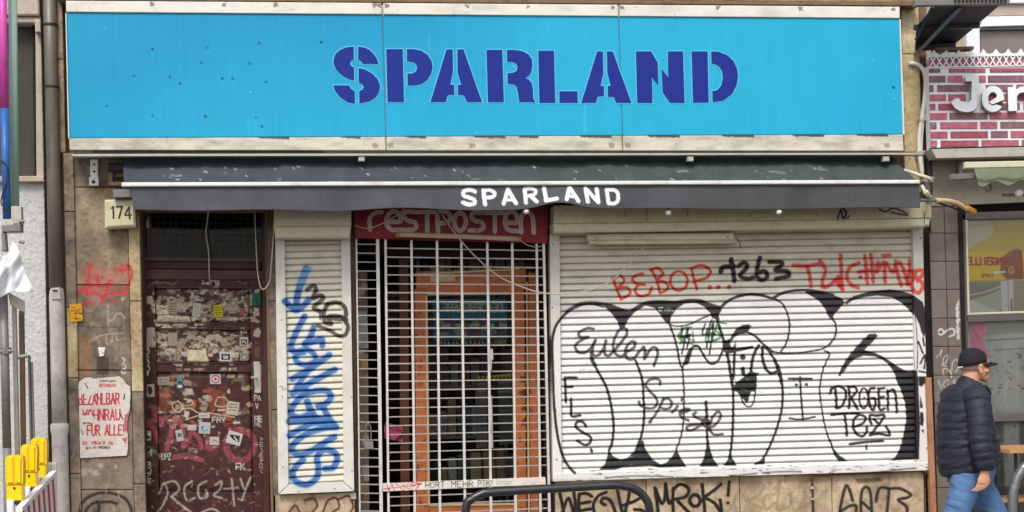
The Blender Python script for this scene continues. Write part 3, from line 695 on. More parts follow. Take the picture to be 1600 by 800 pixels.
sgp.st([(755,105),(756,118)], 4, (30,130,180), soft=4, a=.4); sgp.st([(678,98),(674,130)], 3, (30,130,180), soft=4, a=.3); sgp.st([(1058,30),(1050,50)], 3, (30,130,190), soft=4, a=.35); sgp.st([(1205,80),(1200,95)], 3, (30,130,190), soft=4, a=.35)
Ys = -.20
def tb(x): return 18.9 + (x-104)*.0076            # top of the blue field
def bb(x): return 215.8 - (x-108)*.0045           # bottom of the blue field
def tt(x): return 1.2 + (x-104)*.0073
def bt(x): return 234 + (x-110)*.0012 - 3.2*math.sin((x-110)/1300*math.pi)*0
for x0, x1, l0, l1 in ((104, 597.5, 0, 5.5), (598.6, 966.2, 5.5, 6.5), (967.3, 1405.5, 6.5, 6)):
    pgrid('sign_panel', [(x0, tb(x0)), (x1, tb(x1)), (x1+l1, bb(x1)), (x0+(l0 or 4.5), bb(x0))], Ys, V_SIGN, sgbase, sgp, 2.0, sign, .012)
fp = Paint(); random.seed(9)
for x in (238,350,430,584,592,604,730,826,958,972,1122,1250,1395): fp.po([(x-3,tt(x)+1.5),(x+4,tt(x)+.5),(x+3,tt(x)+6),(x-2,tt(x)+7)], (112,92,74), soft=1.3, a=.85, rag=1.2)
for i in range(120): x = random.uniform(104, 1410); fp.dot((x, random.choice([random.uniform(8, 30), random.uniform(216, 234)])), random.uniform(.4, 1.1), (128,110,90), soft=1, a=.7)
for x in (580, 605, 732, 950, 975, 1380): fp.po([(x,224),(x+9,223),(x+11,230),(x+3,231)], (140,124,104), soft=1.5, a=.8, rag=1)
for x in (400, 530, 632, 738, 808, 904, 1010, 1126, 1236, 1336):
    L_ = 52 if x not in (530, 632, 808) else 34
    fp.po([(x, bb(x)-1), (x+L_, bb(x+L_)-1.2), (x+L_, bb(x+L_)+3.6), (x+4, bb(x)+(2.4 if x > 640 else 1.4))], (62, 52, 46), soft=1, a=.95, rag=.3)
wb1 = lambda X, Y: lin((226,222,210))*(1-np.clip(vnoise(X, Y*3, 40, 4)-.45, 0, .4)[:, None]*.5)
wb2 = lambda X, Y: lin((206,198,182))*(1-np.clip(vnoise(X, Y*3, 24, 4)-.4, 0, .4)[:, None]*.9)
for x0, x1, l0, l1 in ((103, 596, 0, 0), (599, 965.5, 0, 0), (968, 1405.5, 0, 0)):
    pgrid('frame_strip', [(x0, tt(x0)), (x1, tt(x1)), (x1+.4, tb(x1)-.4), (x0+.4, tb(x0)-.4)], Ys-.012, V_METAL, wb1, fp, 1.2, sign, .03)
    pgrid('frame_strip', [(x0+5, bb(x0)+.4), (x1+5.5, bb(x1)+.4), (x1+6.5, bt(x1)), (x0+6, bt(x0))], Ys-.012, V_METAL, wb2, fp, 1.2, sign, .03)
MB().q([(106, 4), (1405, 13), (1411, 234), (110, 234)], Ys+.013, .17).build('box', M_ALU, sign)
MB().q([(1405.6, 30), (1407.4, 30), (1413.4, 210), (1411.2, 210)], Ys-.01, .03).build('edge_trim', M_WHITE, sign)
MB().q([(102.2, 20), (103.6, 20), (108.3, 216), (106.6, 216)], Ys-.01, .03).build('edge_trim', M_WHITE, sign)
t1 = Z(500, 60, 4.706); t2 = Z(830, 60, 4.706)
LET = [t1(q) for q in (
 [(248,60),(248,155),(228,165),(220,185),(232,203),(250,213),(250,310),(215,300),(165,275),(122,235),(100,190),(100,150),(115,112),(150,82),(200,64)],
 [(280,60),(325,66),(365,84),(400,120),(418,150),(430,187),(315,187),(305,170),(280,156)],
 [(283,217),(330,228),(385,258),(425,300),(441,345),(436,390),(410,432),(365,462),(290,479),(288,386),(312,377),(322,357),(312,336),(285,325)],
 [(97,345),(215,345),(226,370),(255,387),(257,480),(205,470),(150,435),(112,390)],
 [(487,78),(608,78),(618,468),(497,468)],
 [(638,78),(690,78),(745,90),(790,118),(820,165),(828,210),(818,258),(792,302),(750,334),(700,345),(645,345),(643,258),(680,256),(706,242),(714,212),(705,188),(682,174),(640,168)],
 [(930,80),(975,80),(978,245),(958,338),(986,340),(988,415),(940,415),(925,468),(812,468)],
 [(1010,80),(1055,80),(1192,468),(1080,468),(1058,418),(1015,416),(1015,342),(1038,340),(1012,250)],
 [(1224,84),(1340,84),(1352,468),(1235,468)],
 [(1374,84),(1430,84),(1490,94),(1535,118),(1558,155),(1562,200),(1552,250),(1535,275),(1508,292),(1535,302),(1556,328),(1566,370),(1568,440),(1583,468),(1465,468),(1456,400),(1445,355),(1425,338),(1380,333),(1378,255),(1420,252),(1446,238),(1452,208),(1442,184),(1415,173),(1376,172)])] + \
 [t2(q) for q in (
 [(52,90),(168,90),(177,474),(60,474)], [(207,388),(340,388),(342,474),(208,474)],
 [(485,95),(527,95),(530,255),(510,348),(535,350),(535,424),(490,426),(475,474),(368,474)],
 [(557,95),(600,95),(737,474),(625,474),(607,430),(564,428),(563,350),(584,348),(560,250)],
 [(770,95),(882,95),(930,175),(935,345),(888,284),(892,474),(780,474)],
 [(1005,95),(1116,95),(1128,474),(1020,474),(966,395),(960,225),(1008,286)],
 [(1180,95),(1297,95),(1305,472),(1190,472)],
 [(1324,95),(1380,98),(1440,122),(1488,165),(1515,225),(1521,280),(1510,345),(1475,410),(1415,456),(1335,470),(1332,388),(1368,380),(1396,350),(1410,290),(1404,245),(1382,208),(1352,189),(1326,184)])]
def offset(q, d):
    n = len(q); ar = sum(q[i][0]*q[(i+1) % n][1]-q[(i+1) % n][0]*q[i][1] for i in range(n)); sg = 1 if ar > 0 else -1; out = []
    for i in range(n):
        (ax, ay), (bx, by), (cx, cy) = q[i-1], q[i], q[(i+1) % n]
        n1 = np.array([by-ay, ax-bx])*sg; n2 = np.array([cy-by, bx-cx])*sg
        n1 = n1/(np.linalg.norm(n1)+1e-9); n2 = n2/(np.linalg.norm(n2)+1e-9); b = n1+n2; b /= max(.6, np.dot(b, b)/2)
        out.append((bx+b[0]*d, by+b[1]*d))
    return out
for q in LET:
    MB().prism(offset(q, 1.6), Ys-.002, .001).build('letter_outline', M_HALO, sign)
    MB().prism(q, Ys-.0045, .002).build('letter', M_LETTER, sign)
# ledge under the sign
sill = MB().q([(112, 240.5), (1443, 238.5), (1445, 241.5), (114, 244)], -.28, .10).build('ledge', M_ALU, sign)
MB().q([(114, 234.5), (1410, 234), (1410, 238), (114, 239)], -.17, .1).build('flashing', M_GREY, sign)
MB().q([(145, 236), (505, 236.5), (505, 239.5), (145, 240)], -.19, .02).build('flashing', M_DARK, sign)

# ------------------------------------------------------------------ the awning
awn = thing('awning', P(810, 288, -.3), 'half rolled dark grey fabric awning lettered SPARLAND under the blue sign', 'awning')
ap = Paint(); random.seed(21)
for i in range(70):
    x = random.uniform(230, 1400); y = random.uniform(256, 283); r = random.uniform(.5, 1.8)
    ap.st([(x, y), (x+random.uniform(0, 4), y+random.uniform(-.6, .6))], r*1.0, (196,200,194), soft=1.2, a=random.uniform(.2,.9))
for x, y, w in ((262,270,14),(715,273,12),(495,280,20),(755,277,14),(1265,261,20),(1190,265,24),(1040,260,16)): ap.st([(x, y), (x+w, y+1)], 2.2, (150,160,158), soft=2, a=.5)
def fcol(X, Y):
    t = np.clip((X-560)/350, 0, 1)[:, None]
    c = lin((68, 72, 80))*(1-t)+lin((66, 76, 73))*t
    return c*(1+.35*(vnoise(X, Y*1.5, 30, 4)-.5)[:, None])
def sheet(name, tl, tr, br, bl, Y0, Y1, nu, nv, m, base, paint, parent, disp=None, smooth=True):
    u, v = np.meshgrid(np.linspace(0, 1, nu), np.linspace(0, 1, nv)); u = u.ravel()[:, None]; v = v.ravel()[:, None]
    a, b, c, d = [np.array(q, float) for q in (tl, tr, br, bl)]
    pp = (a*(1-u)+b*u)*(1-v)+(d*(1-u)+c*u)*v
    A, B, C_, D = P(*tl, Y0), P(*tr, Y0), P(*br, Y1), P(*bl, Y1)
    W = (A*(1-u)+B*u)*(1-v)+(D*(1-u)+C_*u)*v
    if disp is not None: W = W + disp(u[:, 0], v[:, 0], pp)
    col = base(pp[:, 0], pp[:, 1]) if callable(base) else np.tile(lin(base), (len(pp), 1))
    if paint: col = paint.eval(pp[:, 0], pp[:, 1], col)
    i = np.arange(nu*nv).reshape(nv, nu)
    F = np.stack([i[:-1,:-1], i[1:,:-1], i[1:,1:], i[:-1,1:]], -1).reshape(-1, 4)
    o = link(name, W, F, m, parent, smooth=smooth, col=np.clip(col, .003, .95))
    md = o.modifiers.new('Solidify', 'SOLIDIFY'); md.thickness = .003; md.offset = -1
    return o
def fsag(u, v, pp):
    z = -.028*np.sin(math.pi*v)*(1+.25*np.sin(u*21)+.2*np.sin(u*47+1)) + .012*(vnoise(u*1200, v*60, 40, 3)-.5)*4*np.sin(math.pi*v)
    # drape lines running down to the bar
    z = z + .008*np.sin(u*260+v*3)*v*(1-v)*2
    return np.stack([z*0, z*0, z], -1)
sheet('canopy', (192, 243), (1392, 240), (1438, 286), (194, 289), -.07, -.52, 620, 22, V_FABRIC, fcol, ap, awn, fsag)
vp = Paint(); wz = Z(700, 280, 5.333); WW = (238, 238, 236)
W_ = 6.3
vp.st(wz([(225,105),(200,92),(150,92),(125,112),(135,140),(180,155),(220,175),(215,205),(170,212),(125,195)]), 6.0, WW, soft=.9)
vp.st(wz([(295,92),(300,150),(307,210)]), W_, WW, soft=.9, smooth=False); vp.st(wz([(295,95),(350,92),(388,115),(375,145),(305,158)]), 5.6, WW, soft=.9)
vp.st(wz([(462,205),(500,85)]), W_, WW, soft=.9); vp.st(wz([(565,200),(500,85)]), W_, WW, soft=.9); vp.st(wz([(480,175),(545,172)]), 4.6, WW, soft=.9)
vp.st(wz([(638,85),(650,195)]), W_, WW, soft=.9); vp.st(wz([(640,82),(700,80),(732,100),(710,132),(648,142)]), 5.4, WW, soft=.9); vp.st(wz([(690,140),(738,188)]), 6, WW, soft=.9)
vp.st(wz([(800,75),(815,178)]), W_, WW, soft=.9); vp.st(wz([(812,180),(900,165)]), 5.8, WW, soft=.9, smooth=False)
vp.st(wz([(982,170),(1010,75)]), W_, WW, soft=.9); vp.st(wz([(1080,185),(1015,75)]), W_, WW, soft=.9); vp.st(wz([(990,145),(1055,150)]), 4.6, WW, soft=.9)
vp.st(wz([(1145,80),(1160,190)]), W_, WW, soft=.9, smooth=False); vp.st(wz([(1147,80),(1250,195)]), 6.0, WW, soft=.9, smooth=False); vp.st(wz([(1238,82),(1250,190)]), W_, WW, soft=.9, smooth=False)
vp.st(wz([(1322,88),(1337,200)]), W_, WW, soft=.9, smooth=False); vp.st(wz([(1322,88),(1390,92),(1418,130),(1412,185),(1380,202),(1338,202)]), 5.8, WW, soft=.9)
for i in range(40):
    x = random.uniform(205, 1435); y = random.uniform(293, 322); vp.st([(x, y), (x+random.uniform(-3, 6), y+random.uniform(-1, 6))], random.uniform(.6, 1.4), random.choice([(120,122,128),(60,60,66)]), soft=1.4, a=.4)
vcol = lambda X, Y: (lin((82, 83, 90))*(1-np.clip((X-650)/500, 0, 1)[:, None]) + lin((76, 78, 80))*np.clip((X-650)/500, 0, 1)[:, None])*(1+.22*(vnoise(X, Y, 22, 4)-.5)[:, None])
def vedge(x):    # sag of the hem in photo pixels
    return 329 - .003*(x-204) - 9.5*np.exp(-((x-872)/38)**2) + 2.0*np.sin(x/37) * np.exp(-((x-520)/300)**2) + 1.0*np.sin(x/61+1) - 4*np.exp(-((x-250)/30)**2)*0
xs = np.linspace(204, 1437, 1240); nv = 34
tp = 291.5 - (xs-204)*.0040
X_ = np.tile(xs, (nv, 1)); V_ = np.tile(np.linspace(0, 1, nv)[:, None], (1, len(xs)))
Y_ = tp*(1-V_) + vedge(xs)*V_
X_ = X_ + (1-V_)*0 + V_*np.where(xs < 260, 4*(260-xs)/56, 0)
W = P(X_.ravel(), Y_.ravel(), -.525)
rip = V_.ravel()*(.012*np.sin(X_.ravel()/23)+.010*np.sin(X_.ravel()/57+2)+.05*np.exp(-((X_.ravel()-872)/60)**2) + .03*(vnoise(X_.ravel(), Y_.ravel()*.3, 35, 3)-.5))
W[:, 1] -= rip
col = vp.eval(X_.ravel(), Y_.ravel(), vcol(X_.ravel(), Y_.ravel()))
i = np.arange(len(W)).reshape(nv, len(xs))
o = link('valance', W, np.stack([i[:-1,:-1], i[1:,:-1], i[1:,1:], i[:-1,1:]], -1).reshape(-1, 4), V_FABRIC, awn, True, np.clip(col, .003, .95))
md = o.modifiers.new('Solidify', 'SOLIDIFY'); md.thickness = .003
MB().q([(190, 285), (1438, 281), (1438, 287), (190, 291.5)], -.55, .03, .006).build('front_bar', M_WHITE, awn)
MB().tube([P(170, 262, -.12), P(1400, 258, -.12)], .035, 10).build('roller_tube', M_DARK, awn)
for x in (565, 1079, 1385):
    MB().q([(x-5, 244), (x+5, 244), (x+5, 252), (x-5, 252)], -.27, .05, .004).build('wall_bracket', M_ALU, awn)
m = MB(); m.q([(141, 249), (153, 249), (153, 289), (141, 289)], -.06, .03, .003); m.q([(139, 277), (154, 277), (154, 290), (139, 290)], -.075, .02, .003)
b_ = m.build('wall_bracket', M_WHITE, awn)
m = MB(); m.ball(P(147, 257, -.065), .008); m.ball(P(147, 268, -.065), .009); m.ball(P(146, 284, -.08), .013); m.build('bolt', M_DARK, b_)
m = MB(); m.q([(168, 253), (175, 253), (176, 290), (169, 290)], -.12, .05, .003); m.q([(170, 284), (194, 284), (194, 290), (171, 290)], -.13, .05, .003); m.q([(178, 252), (196, 252), (196, 277), (178, 277)], -.09, .12, .01); m.build('end_bracket', M_STONE2, awn)
m = MB(); m.q([(176, 296), (204, 295), (206, 308), (177, 309)], -.2, .15, .004); m.build('motor_box', M_GREY, awn)
m = MB(); m.tube([P(1438, 284, -.5), P(1452, 277, -.4), P(1459, 280, -.3)], .012); m.ball(P(1457, 279, -.42), .018); m.ball(P(1446, 284, -.46), .02)
m.tube([P(1437, 313, -.5), P(1462, 313, -.42)], .014); m.q([(1444, 276), (1452, 276), (1456, 318), (1450, 318)], -.35, .03, .003); m.build('folding_arm', M_GREY, awn)
m = MB(); m.tube(cat([P(1414, 266, -.3), P(1432, 272, -.42), P(1450, 278, -.45), P(1456, 283, -.42)]), .014); m.tube(cat([P(1440, 290, -.48), P(1446, 300, -.5), P(1454, 308, -.46)]), [.016]*5+[.024]*3+[.014]*3); m.build('rolled_cord', M_CREAM, awn)
tag = props

# bulbs hanging under the awning
for k, (x, y, Yb, lab) in enumerate(((822, 329, -.50, 'small white bulb over the end of the red lettered fascia'), (1044, 331, -.50, 'small white bulb at the hem over the left half of the wide shutter'), (1217, 330, -.50, 'small white bulb at the hem over the right half of the wide shutter'))):
    t = thing('light_bulb', P(x, y, Yb), lab, 'bulb', 'bulbs under the awning')
    MB().ball(P(x, y+1, Yb), .023, 12, (1,1,.9)).build('globe', M_BULB, t, True)
    MB().tube([P(x, y-3, Yb), P(x, y-9, Yb), P(x, y-14, Yb)], .012).build('socket', M_DARK, t)

# ------------------------------------------------------------------ house number
hn = thing('house_number_lamp', P(188, 357, -.1), 'cream plastic number box reading 174 beside the brown house door', 'house number')
hp = Paint()
hp.st([(174.5,325.5),(177,323),(177.5,341)], 3.0, k_, smooth=False, soft=.8); hp.st([(182,323),(191,323),(186,341)], 3.0, k_, smooth=False, soft=.8); hp.st([(202.5,342),(202,323),(195,336),(205,336)], 2.8, k_, smooth=False, soft=.8)
hb = lambda X, Y: lin((206,196,158))*(1-np.clip(vnoise(X, Y, 8, 3)-.5, 0, 1)[:, None]*.4)
MB().q([(163, 312), (210, 310), (212, 354), (164, 357)], -.14, .13, .012).build('box', M_CREAM, hn)
pgrid('number_face', [(166, 315), (207.5, 313), (209, 351), (167, 354)], -.143, V_METAL, hb, hp, .5, hn, .004)
MB().tube([P(180, 312, -.08), P(180, 300, -.08)], .012).build('stem', M_GREY, hn)

# ------------------------------------------------------------------ posters and stickers on the pier
pp_ = Paint(); zz = Z(100, 580, 3.636)
rd = (182, 58, 72)
text(pp_, 'INITIATIVE MIETEN', 100+205/3.636, 580+52/3.636, 1.0, 2.2, .6, (90,90,90), gap=.6)
text(pp_, 'ENTEIGNUNG', 100+203/3.636, 580+74/3.636, 2.0, 4.0, 1.0, rd, gap=.35)
text(pp_, 'BEZAHLBAR', 100+85/3.636, 580+130/3.636, 5.3, 16.5, 2.3, rd, gap=.36, slope=-.02)
text(pp_, 'WOHNRAU', 100+108/3.636, 580+220/3.636, 6.3, 16.5, 2.3, rd, gap=.36, slope=-.02)
text(pp_, 'FUR ALLE!', 100+133/3.636, 580+308/3.636, 5.2, 15.5, 2.3, rd, gap=.34, slope=-.01)
pp_.dot((137.5+7.0, 662), .9, rd, soft=.7); pp_.dot((147.5, 662), .9, rd, soft=.7)
text(pp_, 'DEMO, SAMSTAG 01. JUNI', 100+105/3.636, 580+400/3.636, 1.75, 4.8, .9, rd, gap=.36, slope=-.01)
text(pp_, '14.00 UHR POTSDAMER', 100+125/3.636, 580+428/3.636, 1.5, 3.8, .8, (60,56,58), gap=.38, slope=-.01)
pg = (206, 198, 190)
for q in ([(75,120),(120,60),(165,50),(190,80),(185,130),(140,140),(105,125),(80,170)], [(100,255),(160,250),(180,275),(150,300),(100,290)], [(325,130),(350,90),(375,130),(372,220),(345,300),(330,240)], [(295,420),(325,400),(355,440),(345,480),(310,480)]): pp_.po(zz(q), pg, soft=1, rag=.6)
for q in ([(345,250),(370,225),(372,330),(350,360),(340,300)], [(330,380),(360,370),(350,420)]): pp_.po(zz(q), (170,70,84), soft=1.5, rag=.8, a=.85)
for q in ([(110,295),(150,295),(160,310)], [(345,130),(340,160)], [(120,70),(135,95)], [(180,130),(195,150)], [(318,240),(335,270)], [(100,335),(108,360)]): pp_.st(zz(q), 1.8, (52,44,44), soft=1)
def outline_sheet(name, poly, Y, m, base, paint, parent=None, step=.5, th=.002):
    """torn paper: grid cells kept where they lie inside the traced outline"""
    q = np.array(poly, float); x0, y0 = q.min(0); x1, y1 = q.max(0)
    xs = np.arange(x0, x1+step, step); ys = np.arange(y0, y1+step, step); Xg, Yg = np.meshgrid(xs, ys)
    def inside(x, y):
        ins = np.zeros(x.shape, bool)
        x = x + (vnoise(x, y, 2.5, 2)-.5)*1.4
        for k in range(len(q)):
            ax, ay = q[k-1]; bx, by = q[k]
            if ay != by: ins ^= ((ay > y) != (by > y)) & (x < (bx-ax)*(y-ay)/(by-ay)+ax)
        return ins
    keep = inside(Xg[:-1,:-1]+step/2, Yg[:-1,:-1]+step/2)
    i = np.arange(Xg.size).reshape(Xg.shape)
    F = np.stack([i[:-1,:-1], i[1:,:-1], i[1:,1:], i[:-1,1:]], -1)[keep]
    used = np.unique(F); mp = np.full(Xg.size, -1); mp[used] = np.arange(len(used)); F = mp[F]
    X, Yv = Xg.ravel()[used], Yg.ravel()[used]
    W = P(X, Yv, Y); W[:, 1] -= .004*vnoise(X, Yv, 6, 2)
    col = base(X, Yv) if callable(base) else np.tile(lin(base), (len(X), 1))
    if paint: col = paint.eval(X, Yv, col)
    o = link(name, W, F, m, parent, True, np.clip(col, .003, .95))
    md = o.modifiers.new('Solidify', 'SOLIDIFY'); md.thickness = th; md.offset = 0
    return o
pb = lambda X, Y: lin((206,196,186))*(1-np.clip(vnoise(X, Y, 12, 4)-.5, 0, .4)[:, None]*.5)
o = outline_sheet('poster', [(121,600),(124,596),(133,590),(143,590),(145,592),(186,588),(192,592),(197,600),(204,604),(203,640),(199,660),(200,700),(198,712),(160,714),(124,716),(121,660)], -.008, V_PAPER, pb, pp_)
tag(o, 'torn white poster with red capitals about affordable housing pasted on the stone pier', 'poster')
yp = Paint(); yz = Z(100, 380, 3.636)
for q in ([(50,365),(62,372)], [(40,385),(70,382),(95,372)], [(75,380),(72,400),(60,398)], [(85,385),(92,402),(105,398)], [(62,430),(95,428)], [(66,420),(70,434)]): yp.st(yz(q), 1.3, (60,44,24), soft=.9)
o = outline_sheet('sticker', [(108,476),(127,474),(130,501),(110,504)], -.022, V_PAPER, (208,150,34), yp); tag(o, 'orange yellow sticker with dark scribble on the left edge of the stone pier', 'sticker')
wp = Paint().st([(158,549),(161,551),(160,554)], 1.0, k_)
o = outline_sheet('sticker', [(153,542.5),(165,543),(162,556),(156,557)], -.001, V_PAPER, (228,224,222), wp); tag(o, 'small white sticker above the dark patch on the stone pier', 'sticker')

# ------------------------------------------------------------------ graffiti on the wide shutter
G = Paint()
zA, zB, zC, zD, zE, zF, zG, zH = Z(850,440,5.3333), Z(1110,440,5), Z(850,590,5), Z(1150,560,3.332), Z(1270,440,5), Z(1270,590,5), Z(850,320,3.332), Z(1150,320,3.332)
WH = (218, 216, 212); BK = (36, 33, 36); DK = (44, 41, 44)
G.po([(862,748),(860,600),(861,545),(872,505),(890,486),(910,477),(935,475),(960,482),(985,487),(1005,478),(1030,472),(1080,472),(1120,480),(1140,470),(1165,461),(1205,466),(1235,456),(1270,455),(1300,461),(1325,472),(1355,459),(1400,456),(1432,463),(1450,478),(1460,530),(1460,745)], WH, soft=3)
# outer contour
G.st(zC([(240,745),(190,690),(150,620),(115,500),(95,380),(82,260),(74,120),(70,0)]) + zA([(72,700),(68,560),(75,450),(110,350),(195,255),(300,198),(400,185),(500,205)]), 4.6, BK, soft=1.6)
G.st(zA([(195,245),(290,188),(400,175),(500,188),(570,210)]), 5.5, DK, soft=3, a=.9)
G.po(zA([(490,180),(560,185),(640,218),(735,245),(800,205),(840,203),(750,262),(700,322),(672,385),(650,408),(635,400),(612,330),(560,262),(510,215)]), DK)
G.st(zA([(735,240),(820,190),(900,170),(1000,168),(1100,172),(1200,158),(1300,160),(1380,190),(1460,215)]), 5.5, DK, soft=2.2)
G.po(zA([(820,180),(900,163),(1010,163),(1100,166),(1200,165),(1240,178),(1170,186),(1110,222),(1064,285),(1045,360),(1010,335),(970,275),(925,222),(860,202),(820,203)]), DK)
G.po(zA([(1200,150),(1300,155),(1380,190),(1460,205),(1485,235),(1450,290),(1445,325),(1400,300),(1385,262),(1340,212),(1280,182),(1200,172)]), DK)
G.st(zA([(1040,290),(1045,345),(1080,368),(1150,370),(1230,350),(1310,310),(1390,275)]), 2.6, BK, smooth=True)
G.st(zA([(1040,340),(1080,440),(1110,550),(1130,660),(1150,712),(1180,660),(1205,590)]), 3.4, BK)
G.po(zA([(1170,700),(1165,670),(1190,600),(1215,555),(1255,522),(1300,535),(1290,548),(1250,550),(1235,590),(1220,640),(1205,690)]), DK)
G.st(zA([(1250,535),(1290,540),(1330,610),(1370,670),(1410,687),(1450,660),(1480,600),(1495,560)]), 3.6, BK)
G.st(zA([(1440,310),(1470,400),(1500,500),(1510,580)]), 4.2, BK); G.po(zA([(1490,500),(1560,470),(1600,440),(1600,590),(1530,600),(1490,570)]), BK, soft=1.5)
G.po(zA([(1560,470),(1600,425),(1600,500),(1575,545),(1555,545)]), WH, soft=1.5)
# drips / verticals between the letters
G.st(zA([(1155,710),(1158,760),(1162,820)]) + zC([(1095,100),(1095,200),(1092,320),(1080,420),(1055,510),(1033,560)]), 2.9, BK)
G.st(zA([(405,640),(435,720),(480,800)]) + zC([(490,80),(520,190),(538,300),(545,410),(530,520),(508,570)]), 4.4, BK)
G.st(zA([(762,655),(790,720),(815,800)]) + zC([(775,60),(778,160),(785,260),(775,390),(755,480),(738,545)]), 4.2, BK)
G.st(zC([(1265,190),(1272,300),(1275,420),(1278,520)]), 4.2, BK); G.st(zC([(1465,0),(1478,120),(1480,250),(1475,420),(1462,560),(1450,620)]), 4.2, BK)
G.po(zC([(430,725),(480,668),(508,565),(540,612),(600,642),(655,625),(705,575),(738,490),(776,490),(795,560),(850,640),(915,678),(960,662),(1005,612),(1036,555),(1060,610),(1115,698),(900,705),(830,688),(620,703),(560,722)]), BK)
G.po(zC([(1215,696),(1250,630),(1268,540),(1274,480),(1288,480),(1300,560),(1328,640),(1370,696)]), BK); G.po(zC([(1400,690),(1440,635),(1460,590),(1480,640),(1510,690)]), BK)
# figure with a beak and the round letters
G.st(zB([(60,285),(62,230),(85,200),(130,158),(200,122),(300,100),(400,107),(460,125),(492,132)]), 4.6, BK)
G.st(zB([(58,270),(65,330),(90,410),(110,470),(125,510)]), 4.2, BK)
G.st(zB([(490,128),(560,92),(640,72),(740,66),(850,78),(960,105)]), 4.4, BK)
G.st(zB([(505,135),(560,170),(600,240),(620,330),(612,420),(585,500),(550,548)]), 3.0, BK)
G.po(zE([(-70,62),(0,68),(70,80),(150,100),(230,130),(255,162),(230,190),(185,240),(160,275),(140,298),(128,280),(95,210),(50,150),(0,120),(-50,90)]), DK)
G.st(zE([(148,275),(180,335),(180,410),(150,470),(90,520),(0,542),(-120,556),(-240,558),(-320,545),(-350,530)]), 3.0, BK)
G.st(zB([(290,395),(350,425),(400,475),(440,510),(490,548)]), 3.6, BK)
G.po(zB([(130,520),(150,465),(170,415),(205,365),(250,338),(300,332),(320,345),(305,380),(290,398),(265,408),(230,412),(190,435),(160,475),(152,520),(140,540)]), DK)
G.po(zB([(95,500),(150,505),(200,520),(330,500),(345,520),(230,545),(150,560),(100,545)]), BK)
for q, w in (([(130,550),(150,660),(170,790),(178,820)], 5), ([(190,555),(185,680),(182,780)], 4.4), ([(380,500),(345,560),(325,640),(320,700)], 5), ([(410,510),(408,590),(430,670),(470,715),(520,705)], 5), ([(430,510),(490,590),(530,700),(560,810)], 4.0)): G.st(zB(q), w, BK)
G.dot((1110+255/5, 440+590/5), 4.6, BK); G.st(zB([(255,680),(258,720)]), 6.5, BK); G.po(zB([(175,760),(185,735),(200,790),(240,760),(270,730),(310,700),(385,715),(360,745),(365,800),(350,860),(180,860)]), BK)
G.po(zB([(178,775),(190,758),(200,790),(190,810)]), WH); G.po(zB([(238,765),(262,738),(270,745),(245,775)]), WH)
G.po(zD([(0,140),(30,105),(70,78),(108,88),(104,140),(80,170),(60,235),(30,205),(-10,155)]), BK)
G.st(zD([(106,100),(102,170),(90,235),(65,253),(40,232),(28,205)]), 2.6, BK)
G.st(zD([(200,0),(228,60),(243,150),(240,260),(215,360),(180,450),(140,525),(105,550)]), 4.0, BK)
G.po(zD([(95,553),(128,530),(152,508),(150,552)]), BK)
for q, w in (([(275,106),(395,106)], 3.6), ([(335,98),(340,200),(350,322)], 3.4), ([(278,312),(340,318),(412,304)], 3.2)): G.st(zD(q), w, BK)
G.dot(zD([(315,138)])[0], 2.6, BK); G.dot(zD([(367,136)])[0], 2.6, BK)
# last letter
G.st(zE([(90,540),(125,555),(130,580),(100,640),(75,710),(60,800)]) + zF([(55,100),(70,230),(95,370),(130,490)]), 2.8, BK)
G.po(zF([(125,485),(145,482),(160,545),(200,600),(280,655),(205,657),(165,600)]), BK)
G.po(zE([(245,165),(320,112),(450,75),(600,60),(700,72),(780,100),(860,160),(875,210),(885,380),(870,440),(850,400),(830,330),(800,268),(760,228),(700,170),(620,122),(500,110),(400,122),(310,150),(265,180)]), DK)
G.po(zE([(200,735),(220,680),(260,610),(310,545),(340,512),(380,466),(440,410),(490,404),(508,420),(490,450),(440,500),(405,535),(480,552),(560,590),(640,645),(710,690),(760,702),(815,688),(824,810),(668,810),(640,720),(600,655),(550,612),(480,585),(400,580),(340,600),(290,640),(250,700),(215,740)]), DK)
G.po(zF([(645,-10),(690,100),(722,200),(732,320),(715,420),(690,530),(660,600),(620,645),(600,650),(830,640),(838,380),(826,60),(826,-10)]), BK)
G.st(zE([(800,270),(812,400),(818,560),(815,680)]), 1.6, BK)
for q in ([(826,-10),(885,-10),(890,30),(850,72),(826,60)], [(838,130),(862,235),(836,240)], [(836,270),(865,270),(868,340),(860,380),(838,370)], [(845,410),(868,405),(866,440)]): G.po(zF(q), BK, soft=1.4)
for q in ([(825,470),(860,560)], [(860,440),(870,500)], [(840,640),(870,580),(880,590),(870,680)], [(830,700),(885,710)]): G.st(zE(q), 3, BK, soft=1.4)
for q in ([(845,460),(885,460),(880,500),(850,495)], [(862,560),(900,555),(900,600),(870,605)], [(862,260),(870,255),(866,282)]): G.po(zF(q), WH)
# black left of the frame
G.po(zA([(10,470),(45,465),(50,560),(48,800),(15,700)]), (52,48,50), soft=3, a=.9)
